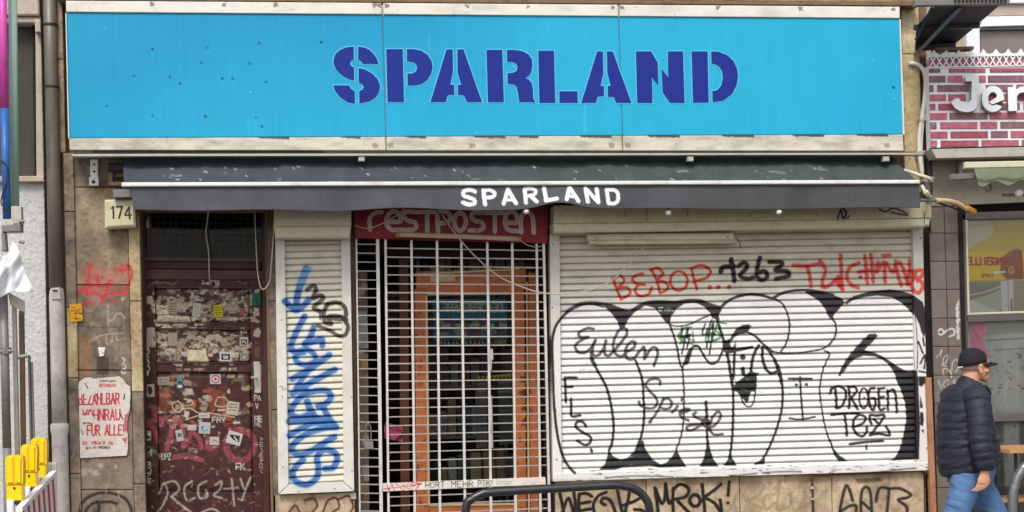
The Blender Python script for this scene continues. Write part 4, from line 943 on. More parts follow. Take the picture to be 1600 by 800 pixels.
# EULEN and the other scrawls
E_ = (40, 36, 40)
def sc_(z, qs, w=3.6, c=E_, a=.92, soft=1.8):
    for q in qs: G.st(z(q), w+.8, c, soft=soft, a=a)
sc_(zA, [[(412,395),(370,388),(310,412),(288,445),(320,465),(372,462),(330,480),(280,510),(262,550),(290,590),(345,590),(395,550),(430,490)], [(430,490),(410,540),(403,590),(425,620),(470,600),(505,540),(518,490),(505,560),(510,605),(545,615),(590,570),(650,500),(690,440),(690,400),(665,388)], [(640,390),(605,440),(578,520),(590,590),(640,625),(680,600)], [(690,585),(745,555),(762,515),(735,500),(698,530),(680,580),(695,640),(745,645),(790,590),(830,545)], [(835,545),(845,590),(838,645),(865,600),(905,550),(940,560),(948,610),(918,700)]], 3.9)
sc_(zA, [[(395,600),(400,660),(430,700)]], 4.5)
sc_(zC, [[(165,12),(168,100),(172,190)], [(212,165),(214,230),(218,300),(285,295)], [(330,385),(305,348),(260,348),(250,385),(300,425),(360,460),(366,500),(325,528),(262,495)], [(370,560),(374,580)]], 3.6, BK, 1, 1.3)
sc_(zD, [[(-1000+110,100),(-1000+170,100)], [(-1000+115,150),(-1000+150,148)]], 3.6, BK, 1, 1.3)
sc_(zC, [[(908,55),(905,20),(870,8),(820,22),(795,60),(830,110),(875,155),(885,205),(850,240),(790,235),(750,210),(742,188)], [(935,170),(975,165),(1000,200),(985,235),(940,245),(905,230)], [(935,165),(890,260),(830,345)], [(1045,222),(1030,245),(1003,272)], [(1080,165),(1078,180)], [(1075,280),(1120,265),(1140,250),(1095,245),(1062,275),(1080,315),(1130,335)], [(1190,272),(1168,290),(1200,318),(1265,340),(1230,370),(1160,410),(1118,405),(1125,380),(1180,368),(1250,375),(1290,400)], [(1260,380),(1235,350),(1265,320),(1290,345),(1275,380)], [(1268,190),(1274,300),(1280,400)], [(1290,395),(1340,370),(1380,310),(1372,270),(1345,275),(1310,330),(1298,400),(1330,445),(1395,442)]], 3.6)
G.dot((850+828/5, 590+345/5), 3, E_, a=.8)
sc_(zF, [[(138,125),(150,88),(205,68),(255,100),(258,160),(225,225),(188,240)], [(175,80),(185,160),(185,235)], [(280,72),(290,150),(285,238)], [(282,78),(330,72),(345,105),(320,140),(292,155)], [(300,155),(352,245)], [(485,82),(450,90),(438,140),(450,220),(470,255),(490,210),(488,165),(460,160)], [(515,85),(518,160),(525,250),(565,240)], [(512,88),(560,82)], [(516,160),(555,150)], [(588,250),(590,170),(585,100)], [(590,115),(625,92),(645,120),(655,190),(658,272)],
          [(148,292),(250,282),(365,280)], [(250,290),(262,370),(268,452)], [(330,385),(395,355),(415,315),(370,292),(325,325),(318,390),(345,440),(390,458),(420,430),(425,385)], [(460,365),(445,300),(500,296),(560,294),(535,345),(490,400),(448,450)], [(448,450),(520,440),(603,450),(575,382)], [(480,325),(505,350),(520,375)], [(290,520),(400,505),(550,495)]], 3.5, BK, 1, 1.2)
G.ell((1270+400/5, 590+162/5), 6.8, 15.5, 3.4, BK); G.dot((1270+402/5, 590+160/5), 2.0, BK); G.st(zF([(420,530),(424,560)]), 3, BK)
# green currency eyes
for q in ([(1150,400),(1120,460),(1160,480),(1140,520)], [(1200,380),(1180,460),(1220,480),(1250,500)], [(1150,385),(1230,380)], [(1240,420),(1250,500)], [(1120,440),(1150,500),(1240,520)], [(1440,360),(1400,500)], [(1380,400),(1350,500),(1470,470)], [(1440,340),(1520,350)], [(1430,400),(1470,460),(1390,510)]): G.st(zA(q), 2.6, (46,122,58), soft=1.5, a=.95)
for q in ([(1160,395),(1145,450),(1175,480),(1150,600)], [(1205,390),(1190,470),(1215,450),(1190,560)], [(1145,465),(1225,440)], [(1345,350),(1320,440),(1375,440),(1355,550)], [(1400,320),(1350,440)], [(1415,350),(1400,470),(1380,605)], [(1420,330),(1380,420),(1430,440)]): G.st(zA(q), 2.8, BK, soft=1.2)
for q in ([(960,220),(960,240),(985,240)], [(960,222),(990,218)], [(1010,225),(1012,242)], [(1030,222),(1030,242)], [(1050,222),(1035,232),(1052,244)], [(1060,230),(1080,242)]): G.st(zA(q), 1.4, (214,214,212), soft=.9)
for q in ([(300,730),(305,760)], [(320,735),(340,735)], [(375,735),(380,765)], [(400,735),(405,760)], [(430,735),(440,755)]): G.st(zA(q), .9, (90,88,90), soft=.9, a=.8)
# upper scrawls
RD = (200, 62, 34)
for q in ([(360,385),(380,440),(402,492)], [(358,388),(395,368),(418,395),(385,432)], [(385,432),(435,432),(448,462),(402,492)], [(515,358),(475,370),(460,392),(488,412),(525,415),(490,420),(476,450),(500,475),(545,465),(562,432)], [(560,335),(588,395),(605,460)], [(555,340),(592,328),(620,360),(585,392)], [(588,395),(635,405),(645,438),(605,460)], [(768,330),(782,390),(798,440)], [(765,332),(820,315),(866,340),(850,378),(790,396)]): G.st(zG(q), 4.6, RD, soft=1.3)
G.ell((850+703/3.332, 320+396/3.332), 13.5, 15, 4.4, RD); [G.dot(zG([p])[0], 3.6, RD) for p in ((865,430),(908,428),(965,428))]
for q in ([(920,348),(935,325),(990,320)], [(975,285),(985,340),(992,395)]): G.st(zG(q), 8, BK, soft=2.2)
for q in ([(15,318),(45,300),(58,325),(22,368),(60,385),(92,378)], [(125,275),(112,330),(112,375),(140,392),(165,370),(150,345),(118,352)], [(175,298),(235,298),(238,315),(205,340),(265,345),(275,370),(210,385)]): G.st(zH(q), 7.2, BK, soft=2.4)
R2 = (206, 58, 50)
for q in ([(300,315),(370,318),(440,305)], [(372,320),(385,370),(392,425)], [(440,290),(468,340),(452,390),(455,428),(490,418),(535,375)], [(545,260),(550,350),(556,442)], [(535,375),(548,425)], [(556,442),(520,395)], [(640,302),(595,325),(578,375),(600,415),(636,432)], [(672,265),(680,340),(685,410)], [(702,260),(712,330),(715,402)], [(640,350),(700,340)], [(740,300),(735,350),(770,300),(778,402)], [(765,265),(800,262)], [(780,300),(820,350),(835,295)], [(835,295),(840,350),(862,420)], [(855,300),(875,340),(900,415)], [(905,290),(905,350),(890,410)], [(905,350),(935,345),(970,342),(965,375),(935,380)], [(935,350),(915,420),(945,460),(972,430),(965,400),(945,395)]): G.st(zH(q), 6.2, R2, soft=2.2, a=.92)
G.dot(zH([(650,377)])[0], 3.2, R2)
G.st([(1320,322),(1314,330),(1312,342),(1318,346),(1325,344)], 3, (30,34,64)); G.st([(1316,330),(1322,326),(1320,344)], 3, (30,34,64)); G.st([(1318,340),(1320,349)], 2, (30,34,64))
# scuffed paint along the bottom rail
def scuff(X, Y, col):
    yb = 752.5 - (X-865)*.0292
    m_ = (Y > yb-16) & (Y < yb+2) & (X > 875) & (X < 1452)
    n = vnoise(X*.35, Y*2.2, 4, 3); k = np.clip((n-.66)*8, 0, 1)*m_*np.clip((X-880)/60, 0, 1)
    band = np.clip(1-abs(Y-(yb-2-3*np.sin(X/37)))/2.2, 0, 1)*(vnoise(X, Y, 18, 2) > .42)*(X > 900)
    k = np.clip(k + band*m_, 0, 1)[:, None]*.92
    return col*(1-k)+lin((38,36,38))*k
G.fn(scuff)
random.seed(2)
for i in range(150):
    x = random.uniform(868, 1440); y = random.uniform(470, 735); G.st([(x, y), (x+random.uniform(2, 9), y+random.uniform(-1, 1))], random.uniform(.5, 1.1), (150,146,140), soft=1, a=random.uniform(.3,.7))

def cream(X, Y):
    t = np.clip((Y-420)/60, 0, 1)[:, None]
    c = lin((204, 197, 178))*(1-t)+lin((204, 200, 190))*t
    g = np.clip(vnoise(X*.5, Y, 12, 4)-.45, 0, .5)[:, None]
    return c*(1-.45*g)
def slat_relief(depth, k=.62):
    # convex slat with a narrow joint groove at its lower edge
    def f(u, v, X, Y):
        return np.where(v < .70, depth*(1-np.clip(v/.62, 0, 1)**.8), depth*1.35*np.clip((v-.70)/.2, 0, 1))
    return f
def shutter_slats(parent, TL, TR, BR, BL, n, Y, base, paint, depth, sx):
    TL, TR, BR, BL = [np.array(q, float) for q in (TL, TR, BR, BL)]
    for i in range(n):
        a, b = i/n, (i+1)/n
        jit = (rng.random(2)-.5)*.05/n*0
        c = [TL*(1-a)+BL*a, TR*(1-a)+BR*a, TR*(1-b)+BR*b, TL*(1-b)+BL*b]
        h = np.linalg.norm(c[3]-c[0])
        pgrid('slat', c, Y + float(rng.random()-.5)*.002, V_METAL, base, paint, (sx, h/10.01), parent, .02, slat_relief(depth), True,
              lambda u, v, X, Y, col: col*(1-.35*np.clip((v-.74)/.1, 0, 1)*(.65+.7*vnoise(X, Y*0+i*9, 26, 2)))[:, None])  # thin shadow line at each slat's lower edge, put into the colour
sh = thing('roller_shutter', P(1155, 745, -.03), 'wide cream roller shutter covered in a black and white bubble letter graffiti', 'roller shutter')
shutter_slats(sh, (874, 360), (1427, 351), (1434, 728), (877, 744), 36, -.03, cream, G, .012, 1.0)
kx = .012
pgrid('guide_rail', [(859, 366), (874.5, 366), (878, 746), (864, 752)], -.065, V_METAL, lambda X, Y: lin((206,202,190))*(1-.2*vnoise(X, Y, 10, 3)[:, None]), G, 1.0, sh, .09)
pgrid('guide_rail', [(1426, 352), (1441.5, 351), (1451, 734), (1433, 729)], -.065, V_METAL, lambda X, Y: lin((212,208,198))*(1-.2*vnoise(X, Y, 10, 3)[:, None]), G, 1.0, sh, .09)
pgrid('bottom_rail', [(866, 739.5), (1450, 722.5), (1451, 735), (865, 752.5)], -.068, V_METAL, lambda X, Y: lin((214,209,198))*(1-.25*vnoise(X, Y, 9, 3)[:, None]), G, 1.0, sh, .09)
bx = Paint(); random.seed(15)
for x in (976,1011,1074,1172,1276,1404,1442): bx.st([(x, 329), (x+1, 338), (x-1, 347)][:2+(x % 2)], 1.0, (70,58,44), soft=.9, a=.9)
for i in range(60): x = random.uniform(866, 1452); y = random.uniform(328, 360); bx.st([(x, y), (x, y+random.uniform(2, 12))], random.uniform(.6, 2.5), (150,130,96), soft=2, a=.3)
bx.st([(1374,327),(1384,331),(1395,325),(1410,330),(1418,336),(1402,334),(1388,330)], 3, (60,50,44)); bx.st([(1370,330),(1378,334),(1400,328)], 2, (190,184,172))
bx.ops += [op for op in G.ops[-0:] if False]
bx.st([(1317,322),(1312,332),(1309,342),(1314,346),(1322,344),(1326,338)], 3.2, (24,30,66)); bx.st([(1317,324),(1322,332),(1318,344)], 3.6, (24,30,66)); bx.st([(1315,330),(1316,340)], 3.6, (24,30,66)); bx.st([(1318,340),(1320,349)], 2, (30,34,64))
cb = lambda X, Y: lin((206,194,162))*(1-.35*np.clip(vnoise(X, Y*.7, 22, 4)-.4, 0, 1)[:, None])
boxo = MB().q([(866, 322), (1452, 316), (1452, 350), (866, 360)], -.235, .22).build('shutter_box', M_CREAM, sh)
pgrid('box_face', [(865, 321), (1455, 315), (1455, 340), (865, 349)], -.25, V_METAL, cb, bx, 1.2, sh, .012)
MB().q([(864, 349), (1455, 340), (1452, 354), (866, 363)], -.242, .2, .01).build('box_lip', M_CREAM, sh)
for x, y in ((861, 480), (862, 382), (1437, 372), (868, 718), (866, 640), (1446, 700), (1441, 560)): MB().ball(P(x+2, y, -.067), .006, 6).build('screw', M_DARK, sh)
# narrow shutter
G2 = Paint(); z4 = Z(430, 400, 4); z5 = Z(430, 590, 4)
BL = (32, 92, 158); HL = (110, 168, 206)
blue = [(z4, [(195,80),(165,160),(140,240),(130,320)], 9.5), (z4, [(60,282),(95,315),(130,340),(175,312),(208,275)], 8.5), (z4, [(183,378),(150,440),(112,520),(98,575),(125,598),(170,592)], 8.5),
 (z4, [(240,445),(222,500),(185,552)], 8), (z4, [(185,550),(240,535),(290,520),(294,560)], 8), (z4, [(180,600),(130,620),(135,660),(190,680),(250,655),(240,610),(195,580)], 7.5), (z4, [(338,618),(270,670),(190,720),(108,768)], 8.5), (z4, [(372,710),(280,760),(190,810),(110,860)], 8.5), (z4, [(235,690),(180,750),(130,830)], 7.5),
 (z5, [(200,85),(160,120),(110,180),(100,225),(150,250),(210,230)], 8.5), (z5, [(190,100),(260,82),(325,85),(348,120),(320,160),(270,178)], 8.5), (z5, [(200,150),(220,200),(250,250)], 9.5), (z5, [(85,275),(180,268),(270,255),(330,270)], 8), (z5, [(300,190),(335,250),(378,310)], 8.5), (z5, [(90,362),(160,320),(240,285),(320,290)], 8), (z5, [(380,308),(290,320),(190,355),(120,410),(105,455),(150,482),(230,455),(310,405),(370,372)], 8.5),
 (z5, [(175,515),(135,550),(108,600),(130,650),(200,668),(260,625),(270,560),(262,500),(300,452),(360,462),(388,500),(365,560),(310,570)], 8.5)]
for z_, q, w in blue: G2.st(z_(q), w+6, HL, soft=6, a=.38)
for z_, q, w in blue: G2.st(z_(q), w+1.4, BL, soft=2.2, a=.95)
for z_, q, w in blue: G2.st([(x-1, y-.8) for x, y in z_(q)], w*.35, (30,72,128), soft=3, a=.5)
G2.st(z4([(200,85),(180,120),(160,170)]), 10, HL, soft=5, a=.7); G2.st(z4([(225,80),(215,110)]), 5, HL, soft=4, a=.6)
for q, w in (([(200,210),(240,185),(255,215),(235,265),(280,245),(300,265),(250,310),(245,330),(290,350)],6.0), ([(330,300),(305,350),(310,410),(350,425),(330,380),(400,378),(445,400)],6.0), ([(320,305),(380,290),(430,315),(442,370),(405,395),(330,385)],6.0), ([(265,435),(340,465),(400,500),(440,490),(455,440),(430,400)],5.2), ([(280,350),(282,395)],2)): G2.st(z4(q), w+1.2, (44,38,36), soft=2.2, a=.93)
G2.st(z5([(25,60),(45,55),(50,75),(70,70)]), 1.3, (110,100,90)); 
for x, y in ((440, 500), (441, 620), (442, 730), (545, 505), (549, 620), (550, 735), (466, 768), (523, 764)): G2.dot((x, y), 1.1, (80,72,66))
G2.st([(435,772),(451,757)], 1.0, (120,110,98)); G2.st([(536,753),(552,766)], 1.0, (120,110,98))
ns = thing('roller_shutter', P(492, 770, -.03), 'narrow cream roller shutter with upright blue graffiti between door and security gate', 'roller shutter')
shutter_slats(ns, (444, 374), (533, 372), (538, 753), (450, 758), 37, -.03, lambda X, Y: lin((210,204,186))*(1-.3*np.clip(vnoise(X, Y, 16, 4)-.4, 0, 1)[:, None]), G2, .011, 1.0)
rc = lambda X, Y: lin((220,216,206))*(1-.22*vnoise(X, Y, 12, 4)[:, None])
pgrid('guide_rail', [(430, 372), (444.5, 372), (451, 757), (435, 772)], -.065, V_METAL, rc, G2, 1.0, ns, .09)
pgrid('guide_rail', [(533, 371), (547, 371), (553.5, 767), (537, 753)], -.065, V_METAL, rc, G2, 1.0, ns, .09)
pgrid('bottom_rail', [(451, 757), (537, 753), (553.5, 767.5), (435, 772.5)], -.066, V_METAL, rc, G2, 1.0, ns, .09)
MB().q([(428, 318), (549, 318), (549, 352), (428, 353)], -.23, .2, .008).build('shutter_box', M_CREAM, ns)
MB().q([(428, 353), (549, 352), (547, 371), (430, 372)], -.225, .18, .012).build('box_lip', M_CREAM, ns)
MB().q([(547, 770), (556, 770), (557, 780), (548, 780)], -.03, .04, .003).build('anchor_block', M_ALU, ns)
for side in ((430, 372, 436, 772),): pass

# lamps over the shutters
tl = thing('tube_light', P(1032, 373, -.2), 'cream fluorescent strip light fixed across the top of the wide shutter', 'strip light')
MB().q([(918, 365), (1147, 364), (1147, 375), (918, 375)], -.13, .07, .006).build('housing', M_CREAM, tl)
MB().tube([P(920, 379, -.13), P(1150, 377.5, -.13)], .017, 10).build('tube', M_CREAM, tl, True)
for x in (930, 1000, 1137): MB().ball(P(x, 370.5, -.133), .011, 8).build('screw', M_ALU, tl)
t2_ = thing('tube_light', P(716, 372, -.1), 'bare sagging beige light tube under the red RESTPOSTEN fascia', 'strip light')
MB().tube(cat([P(622, 366.5, -.12), P(720, 369.5, -.12), P(812, 373.5, -.12)]), .020, 10).build('tube', mat('dusty_tube', (186,160,136), .6), t2_, True)
MB().tube([P(618, 366.5, -.12), P(624, 366.7, -.12)], .023, 10).build('end_cap', M_RUST, t2_); MB().tube([P(810, 373.4, -.12), P(814, 373.6, -.12)], .023, 10).build('end_cap', M_RUST, t2_)

# red fascia lettered RESTPOSTEN
rp_ = Paint(); zr = Z(540, 320, 3.333); LG = (198, 184, 170)
RL = [[(128,130),(126,75),(150,45),(188,38)], [(230,88),(285,86),(275,45),(245,35),(218,60),(213,100),(240,130),(285,130)], [(368,38),(318,36),(302,60),(325,82),(358,90),(368,112),(350,130),(290,130)], [(375,38),(470,38)], [(425,38),(425,136)], [(482,137),(480,40),(525,38),(546,62),(530,92),(486,96)],
 [(595,40),(570,60),(566,90),(575,120),(597,135),(618,118),(627,88),(618,55),(595,40)], [(715,42),(670,40),(654,62),(675,84),(705,90),(718,112),(700,132),(645,133)], [(735,42),(820,42)], [(776,42),(778,140)], [(838,92),(893,92),(888,52),(862,36),(838,52),(830,95),(848,130),(900,138)], [(916,143),(912,80),(930,42),(955,40),(975,70),(980,145)]]
for q in RL: rp_.st(zr(q), 6.6, LG, soft=1.1)
for q in RL: rp_.st(zr(q), 1.0, (120,70,66), soft=1.0, a=.55)
for q in ([(40,110),(120,120),(200,90),(270,45)],): pass
fs = thing('fascia_sign', P(705, 378, -.07), 'dark red fascia board with beige rounded letters RESTPOSTEN above the gate', 'sign')
pgrid('board', [(553, 322), (857, 322), (855, 380), (555, 372)], -.07, V_SIGN, lambda X, Y: lin((138,38,40))*(1-.4*np.clip(vnoise(X, Y, 25, 4)-.4, 0, 1)[:, None]), rp_, .8, fs, .05)

# ------------------------------------------------------------------ security gate
gt = thing('security_gate', P(705, 905, -.02), 'white steel grille gate locked across the orange shop doorway', 'gate')
def bar(x0, y0, x1, y1, w, Yb, name='bar', th=None, m_=None):
    if abs(x1-x0) < abs(y1-y0): c = [(x0-w/2, y0), (x0+w/2, y0), (x1+w/2, y1), (x1-w/2, y1)]
    else: c = [(x0, y0-w/2), (x1, y1-w/2), (x1, y1+w/2), (x0, y0+w/2)]
    return MB().q(c, Yb, th or w/200, .0015).build(name, m_ or M_BAR, gt)
for x0, x1, w, Yb, nm in ((557, 561.5, 2.6, -.035, 'upright'), (590, 595, 6.5, -.05, 'post'), (602.5, 606.5, 4.2, -.04, 'upright'), (643, 647.5, 4.4, -.04, 'upright'), (683, 687, 4.4, -.04, 'upright'), (721, 726, 4.4, -.04, 'upright'), (761.5, 766.5, 4.4, -.04, 'upright'), (800.5, 805, 4.4, -.04, 'upright'), (838.5, 844, 4.4, -.04, 'upright'), (849.5, 857.5, 4.8, -.05, 'post')):
    k = (x1-x0)/(745-375)
    bar(x0, 373, x0+k*(905-373), 905, w*.82, Yb, nm, .02)
yy = 387.5
i = 0
while yy < 900:
    dx = (yy-375)*.0125
    bar(556+dx, yy-6, 589+dx, yy-5.6, 1.9, -.028, 'cross_bar', .007, M_CROSS)
    if not (742 < yy < 768):
        bar(601+dx, yy-.0, 850+dx, yy+4.2-(yy-390)*.036, 1.9, -.030, 'cross_bar', .007, M_CROSS)
    yy += 13.9; i += 1
gp = Paint()
text(gp, 'HORT', 540+417/3.333, 560+645/3.333, 5.4, 9, 1.2, (60,54,54), gap=.45, slope=-.03)
gp.dot((668.5, 750.5), .8, (60,54,54)); gp.dot((671.5, 750.5), .8, (60,54,54))
text(gp, 'MEHR', 540+552/3.333, 560+640/3.333, 6.4, 9.5, 1.2, (60,54,54), gap=.42, slope=-.03)
text(gp, 'PTK!', 540+690/3.333, 560+636/3.333, 5.0, 9, 1.2, (60,54,54), gap=.35, slope=-.03)
text(gp, 'XSSSO', 540+785/3.333, 560+642/3.333, 3.6, 4.6, .8, (140,132,124), gap=.4, slope=-.03)
for q in ([(215,660),(225,690),(240,655),(255,690)], [(260,650),(300,690),(330,645)], [(300,660),(330,680)], [(340,685),(345,645),(385,650),(350,668)], [(360,690),(400,640)], [(200,680),(395,655)]): gp.st(Z(540,560,3.333)(q), 1.4, (190,60,64), soft=.9, smooth=False)
pgrid('lock_rail', [(598, 755.5), (852, 745.5), (853, 757), (599, 768)], -.052, V_METAL, lambda X, Y: lin((214,206,194))*(1-.3*np.clip(vnoise(X, Y, 7, 3)-.35, 0, 1)[:, None]), gp, .6, gt, .03)
m = MB(); m.tube(cat([P(572, 693, -.06), P(571, 668, -.08), P(575, 662, -.09), P(579, 668, -.08), P(580, 690, -.06)]), .005, 8); m.q([(569, 690), (583, 690), (584, 702), (570, 702)], -.085, .03, .004)
m.build('padlock', M_GREY, gt)
m = MB(); m.tube([P(767, 578, -.06), P(768, 556, -.06)], .006); m.q([(764, 545), (770, 545), (771, 562), (765, 562)], -.065, .02, .002); m.q([(765, 628), (768, 628), (769, 700), (766, 700)], -.045, .01); m.build('latch', M_ALU, gt)

# ------------------------------------------------------------------ orange shop entrance behind the gate
se = MB().q([(650, 424), (822, 419), (822, 452), (650, 452)], .40, .06, .005).build('shop_door', M_ORANGE, bld)
orp = Paint(); random.seed(31)
for i in range(60):
    x = random.choice([random.uniform(806, 838), random.uniform(650, 668)]); y = random.uniform(440, 800); r = random.uniform(.6, 3)
    orp.po([(x-r, y), (x, y-r*1.5), (x+r, y), (x, y+r*1.5)], random.choice([(90,40,28),(120,54,34),(150,70,44)]), soft=1, a=.8, rag=1)
for y in (590, 612, 635, 658): orp.po([(808+random.uniform(0,8), y), (820, y-5), (830, y+2), (815, y+8)], (86,38,28), soft=1.5, a=.85, rag=1.5)
ob = lambda X, Y: lin((196,114,66))*(1-.35*np.clip(vnoise(X, Y, 16, 4)-.35, 0, 1)[:, None])
def opan(name, q, Y=.40, b=ob, th=.06): return pgrid(name, q, Y, V_WOOD, b, orp, 1.3, se, th)
opan('stile', [(648, 452), (667.5, 452), (671.5, 905), (652, 905)], .395)
opan('stile', [(803, 450), (819, 450), (824, 905), (808, 905)], .395)
opan('stile', [(826, 426), (838, 426), (843, 905), (831, 905)], .37)
opan('rail', [(667.5, 446), (803, 442), (803, 458), (667.5, 460)], .398)
opan('rail', [(671, 790), (808, 788), (809, 905), (672, 905)], .398)
opan('side_post', [(623, 404), (638, 404), (641, 905), (627, 905)], .42, lambda X, Y: lin((104,56,38))*(1-.4*vnoise(X, Y, 10, 3)[:, None]))
MB().q([(646, 428), (812, 418.5), (812, 421.5), (646, 431)], .38, .03, .002).build('trim', M_BEIGE, se)
MB().q([(672, 431.5), (711, 430.5), (711, 439.5), (672, 441)], .392, .01, .002).build('door_label', M_BEIGE, se)
for q in ([(664.5, 459), (668, 459), (672, 790), (668.5, 790)], [(664.5, 458), (800, 457), (800, 460.5), (664.5, 461.5)], [(799, 457), (803, 457), (808, 790), (804, 790)], [(671, 788), (806, 786), (806, 789.5), (671, 791.5)], [(822, 440), (824.6, 440), (829, 905), (826, 905)]):
    MB().q(q, .388, .02, .002).build('glazing_bead', M_BEIGE, se)
MB().q([(668, 461), (800, 460), (804.5, 787), (672, 789)], .42, .006).build('pane', M_GLASSD, se)
MB().q([(765, 618), (769, 618), (771, 700), (767, 700)], .385, .01, .002).build('handle', M_ALU, se)
# fixed glazing left of the door, door reveal
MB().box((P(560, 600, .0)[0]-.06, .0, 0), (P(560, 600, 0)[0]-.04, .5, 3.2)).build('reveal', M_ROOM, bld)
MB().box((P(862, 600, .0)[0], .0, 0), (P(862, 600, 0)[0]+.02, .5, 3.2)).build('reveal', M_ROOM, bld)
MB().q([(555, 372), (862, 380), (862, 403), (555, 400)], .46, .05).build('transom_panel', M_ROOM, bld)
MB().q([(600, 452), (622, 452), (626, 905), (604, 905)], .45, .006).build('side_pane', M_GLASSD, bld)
# seen in the door glass: painted reflected lettering, posters, shelves with goods
def board(name, c, Y, base, paint, label, cat_, step=1.0, th=.006, m_=V_PAPER, group=None):
    o = pgrid(name, c, Y, m_, base, paint, step, None, th); return tag(o, label, cat_, group)
ip = Paint()
text(ip, 'DEKORBEDARF', 778, 474, 6.4, 13, 2.4, (226, 220, 170), gap=.34, mirror=True)
ip.po([(684,505),(790,503),(790,520),(684,522)], (90,110,130), soft=3)
for i in range(60):
    x = random.uniform(684, 790); y = random.uniform(497, 528); ip.po([(x-6, y-3), (x+5, y-4), (x+6, y+3), (x-5, y+4)], random.choice([(150,70,60),(60,120,130),(180,180,170),(120,80,120),(40,60,80),(190,150,90)]), soft=1.5, a=.8, rag=.6)
ip.st([(758,478),(758,512)], 4, (170,90,170), soft=1.5, a=.8)
for x in (690, 712, 735, 758, 780): ip.po([(x,506),(x+14,505),(x+14,511),(x,512)], (216,212,204), soft=1)
board('reflected_lettering', [(676, 467), (792, 466), (793, 531), (677, 532)], .44, (56,138,176), ip, 'turquoise sheet painted as the reflection of mirrored lettering in the orange shop door glass', 'reflected_lettering')  # lettering reflected in the door glass, painted on a sheet behind it
jp = Paint()
for i in range(16):
    x = 688+i*6.6; jp.st([(x, 538), (x+random.uniform(-2,2), 533), (x+3, 538)], 1.3, (190,186,180), soft=1)
jp.po([(775,531),(790,529),(792,537),(778,539)], (180,170,50), soft=1.5)
board('strip', [(676, 533), (793, 531), (793, 541), (677, 542)], .44, (30,28,28), jp, 'narrow black strip with pale marks under the turquoise reflected lettering', 'sign strip')
kp = Paint()
for i in range(9): kp.po([(748+i*6, 594), (751+i*6, 588), (754+i*6, 588), (751+i*6, 594)], (30,28,20), soft=.8)
board('warning_tape', [(746, 589), (799, 584), (800, 590), (747, 595)], .44, (206,196,60), kp, 'yellow and black hazard tape across the shop door glass', 'tape')
random.seed(41)
shelf = thing('shop_shelf', P(735, 905, .9), 'dim shelving with dark boxes and bottles seen through the orange shop door', 'shelf')
xa, xb = P(655, 600, .9)[0], P(850, 600, .9)[0]
for k in range(6):
    MB().box((xa, .80, .25+k*.42), (xb, 1.2, .27+k*.42)).build('shelf_board', M_GREY, shelf)
for x in np.linspace(xa, xb, 4): MB().box((x-.015, .775, 0), (x+.015, .795, 2.6)).build('shelf_post', M_GREY, shelf)
PR = [mat('goods_%s' % n, c, .5, var=.3, scale=30) for n, c in (('pale', (170,168,160)), ('slate', (84,98,108)), ('rust', (160,92,52)), ('umber', (62,50,46)), ('silver', (150,154,158)), ('sand', (176,152,112)))]
gid = 0
for k in range(6):
    x = xa+.05
    while x < xb-.1:
        w = random.uniform(.05, .12); h = random.uniform(.12, .32); z = .272+k*.42
        m = MB(); yq = .82+random.random()*.08; m.box((x, yq, z), (x+w*.85, yq+.2, z+h)); m.box((x+w*.2, yq-.005, z+h*.3), (x+w*.65, yq, z+h*.7)); m.box((x+w*.05, yq+.02, z+h), (x+w*.8, yq+.18, z+h+.01))
        o = m.build('goods_box', random.choice(PR)); tag(o, 'small packed box on the dim shelves behind the orange door', 'box', 'goods on the dim shop shelves')
        x += w
sv = Paint()
for y in range(0, 9): sv.st([(748, 600+y*11), (798, 598+y*11+random.uniform(-3,3))], random.uniform(1,3), random.choice([(70,68,66),(180,178,172),(120,120,118)]), soft=2, a=.7)
board('poster', [(742, 596), (760, 596), (762, 700), (744, 700)], .46, (104,104,102), sv, 'grey striped poster standing behind the glass of the orange door', 'poster')
board('poster', [(778, 596), (800, 595), (802, 694), (780, 696)], .46, (88,88,86), sv, 'dark grey notice sheet at the right edge of the orange door glass', 'poster')
lp = Paint()
for i in range(50):
    x = random.uniform(556, 590); y = random.uniform(425, 780); lp.po([(x-5, y-6), (x+6, y-7), (x+5, y+6), (x-6, y+8)], random.choice([(120,104,88),(150,124,96),(88,70,58),(70,56,48),(160,150,140)]), soft=2, a=.7, rag=.8)
board('wall_board', [(552, 424), (574, 424), (578, 905), (556, 905)], .16, (110,94,80), lp, 'worn patched board on the left reveal behind the gate', 'board')
o = MB().q([(556, 486), (574, 486), (576, 545), (558, 545)], .13, .03, .004).build('meter_box', M_GREY); tag(o, 'small grey box fixed on the left reveal behind the gate', 'box')
pk = MB(); pk.add([P(601+i*7+random.uniform(-1,1), 662+j*8+i*1.4+random.uniform(-2,2), .40+random.uniform(-.02,.02)) for j in range(4) for i in range(5)], [(j*5+i, j*5+i+1, (j+1)*5+i+1, (j+1)*5+i) for j in range(3) for i in range(4)])
o = pk.build('pink_cloth', mat('pink_cloth', (160,66,98), .8)); md = o.modifiers.new('Solidify', 'SOLIDIFY'); md.thickness = .006; tag(o, 'scrap of pink cloth hanging left of the orange door', 'cloth')

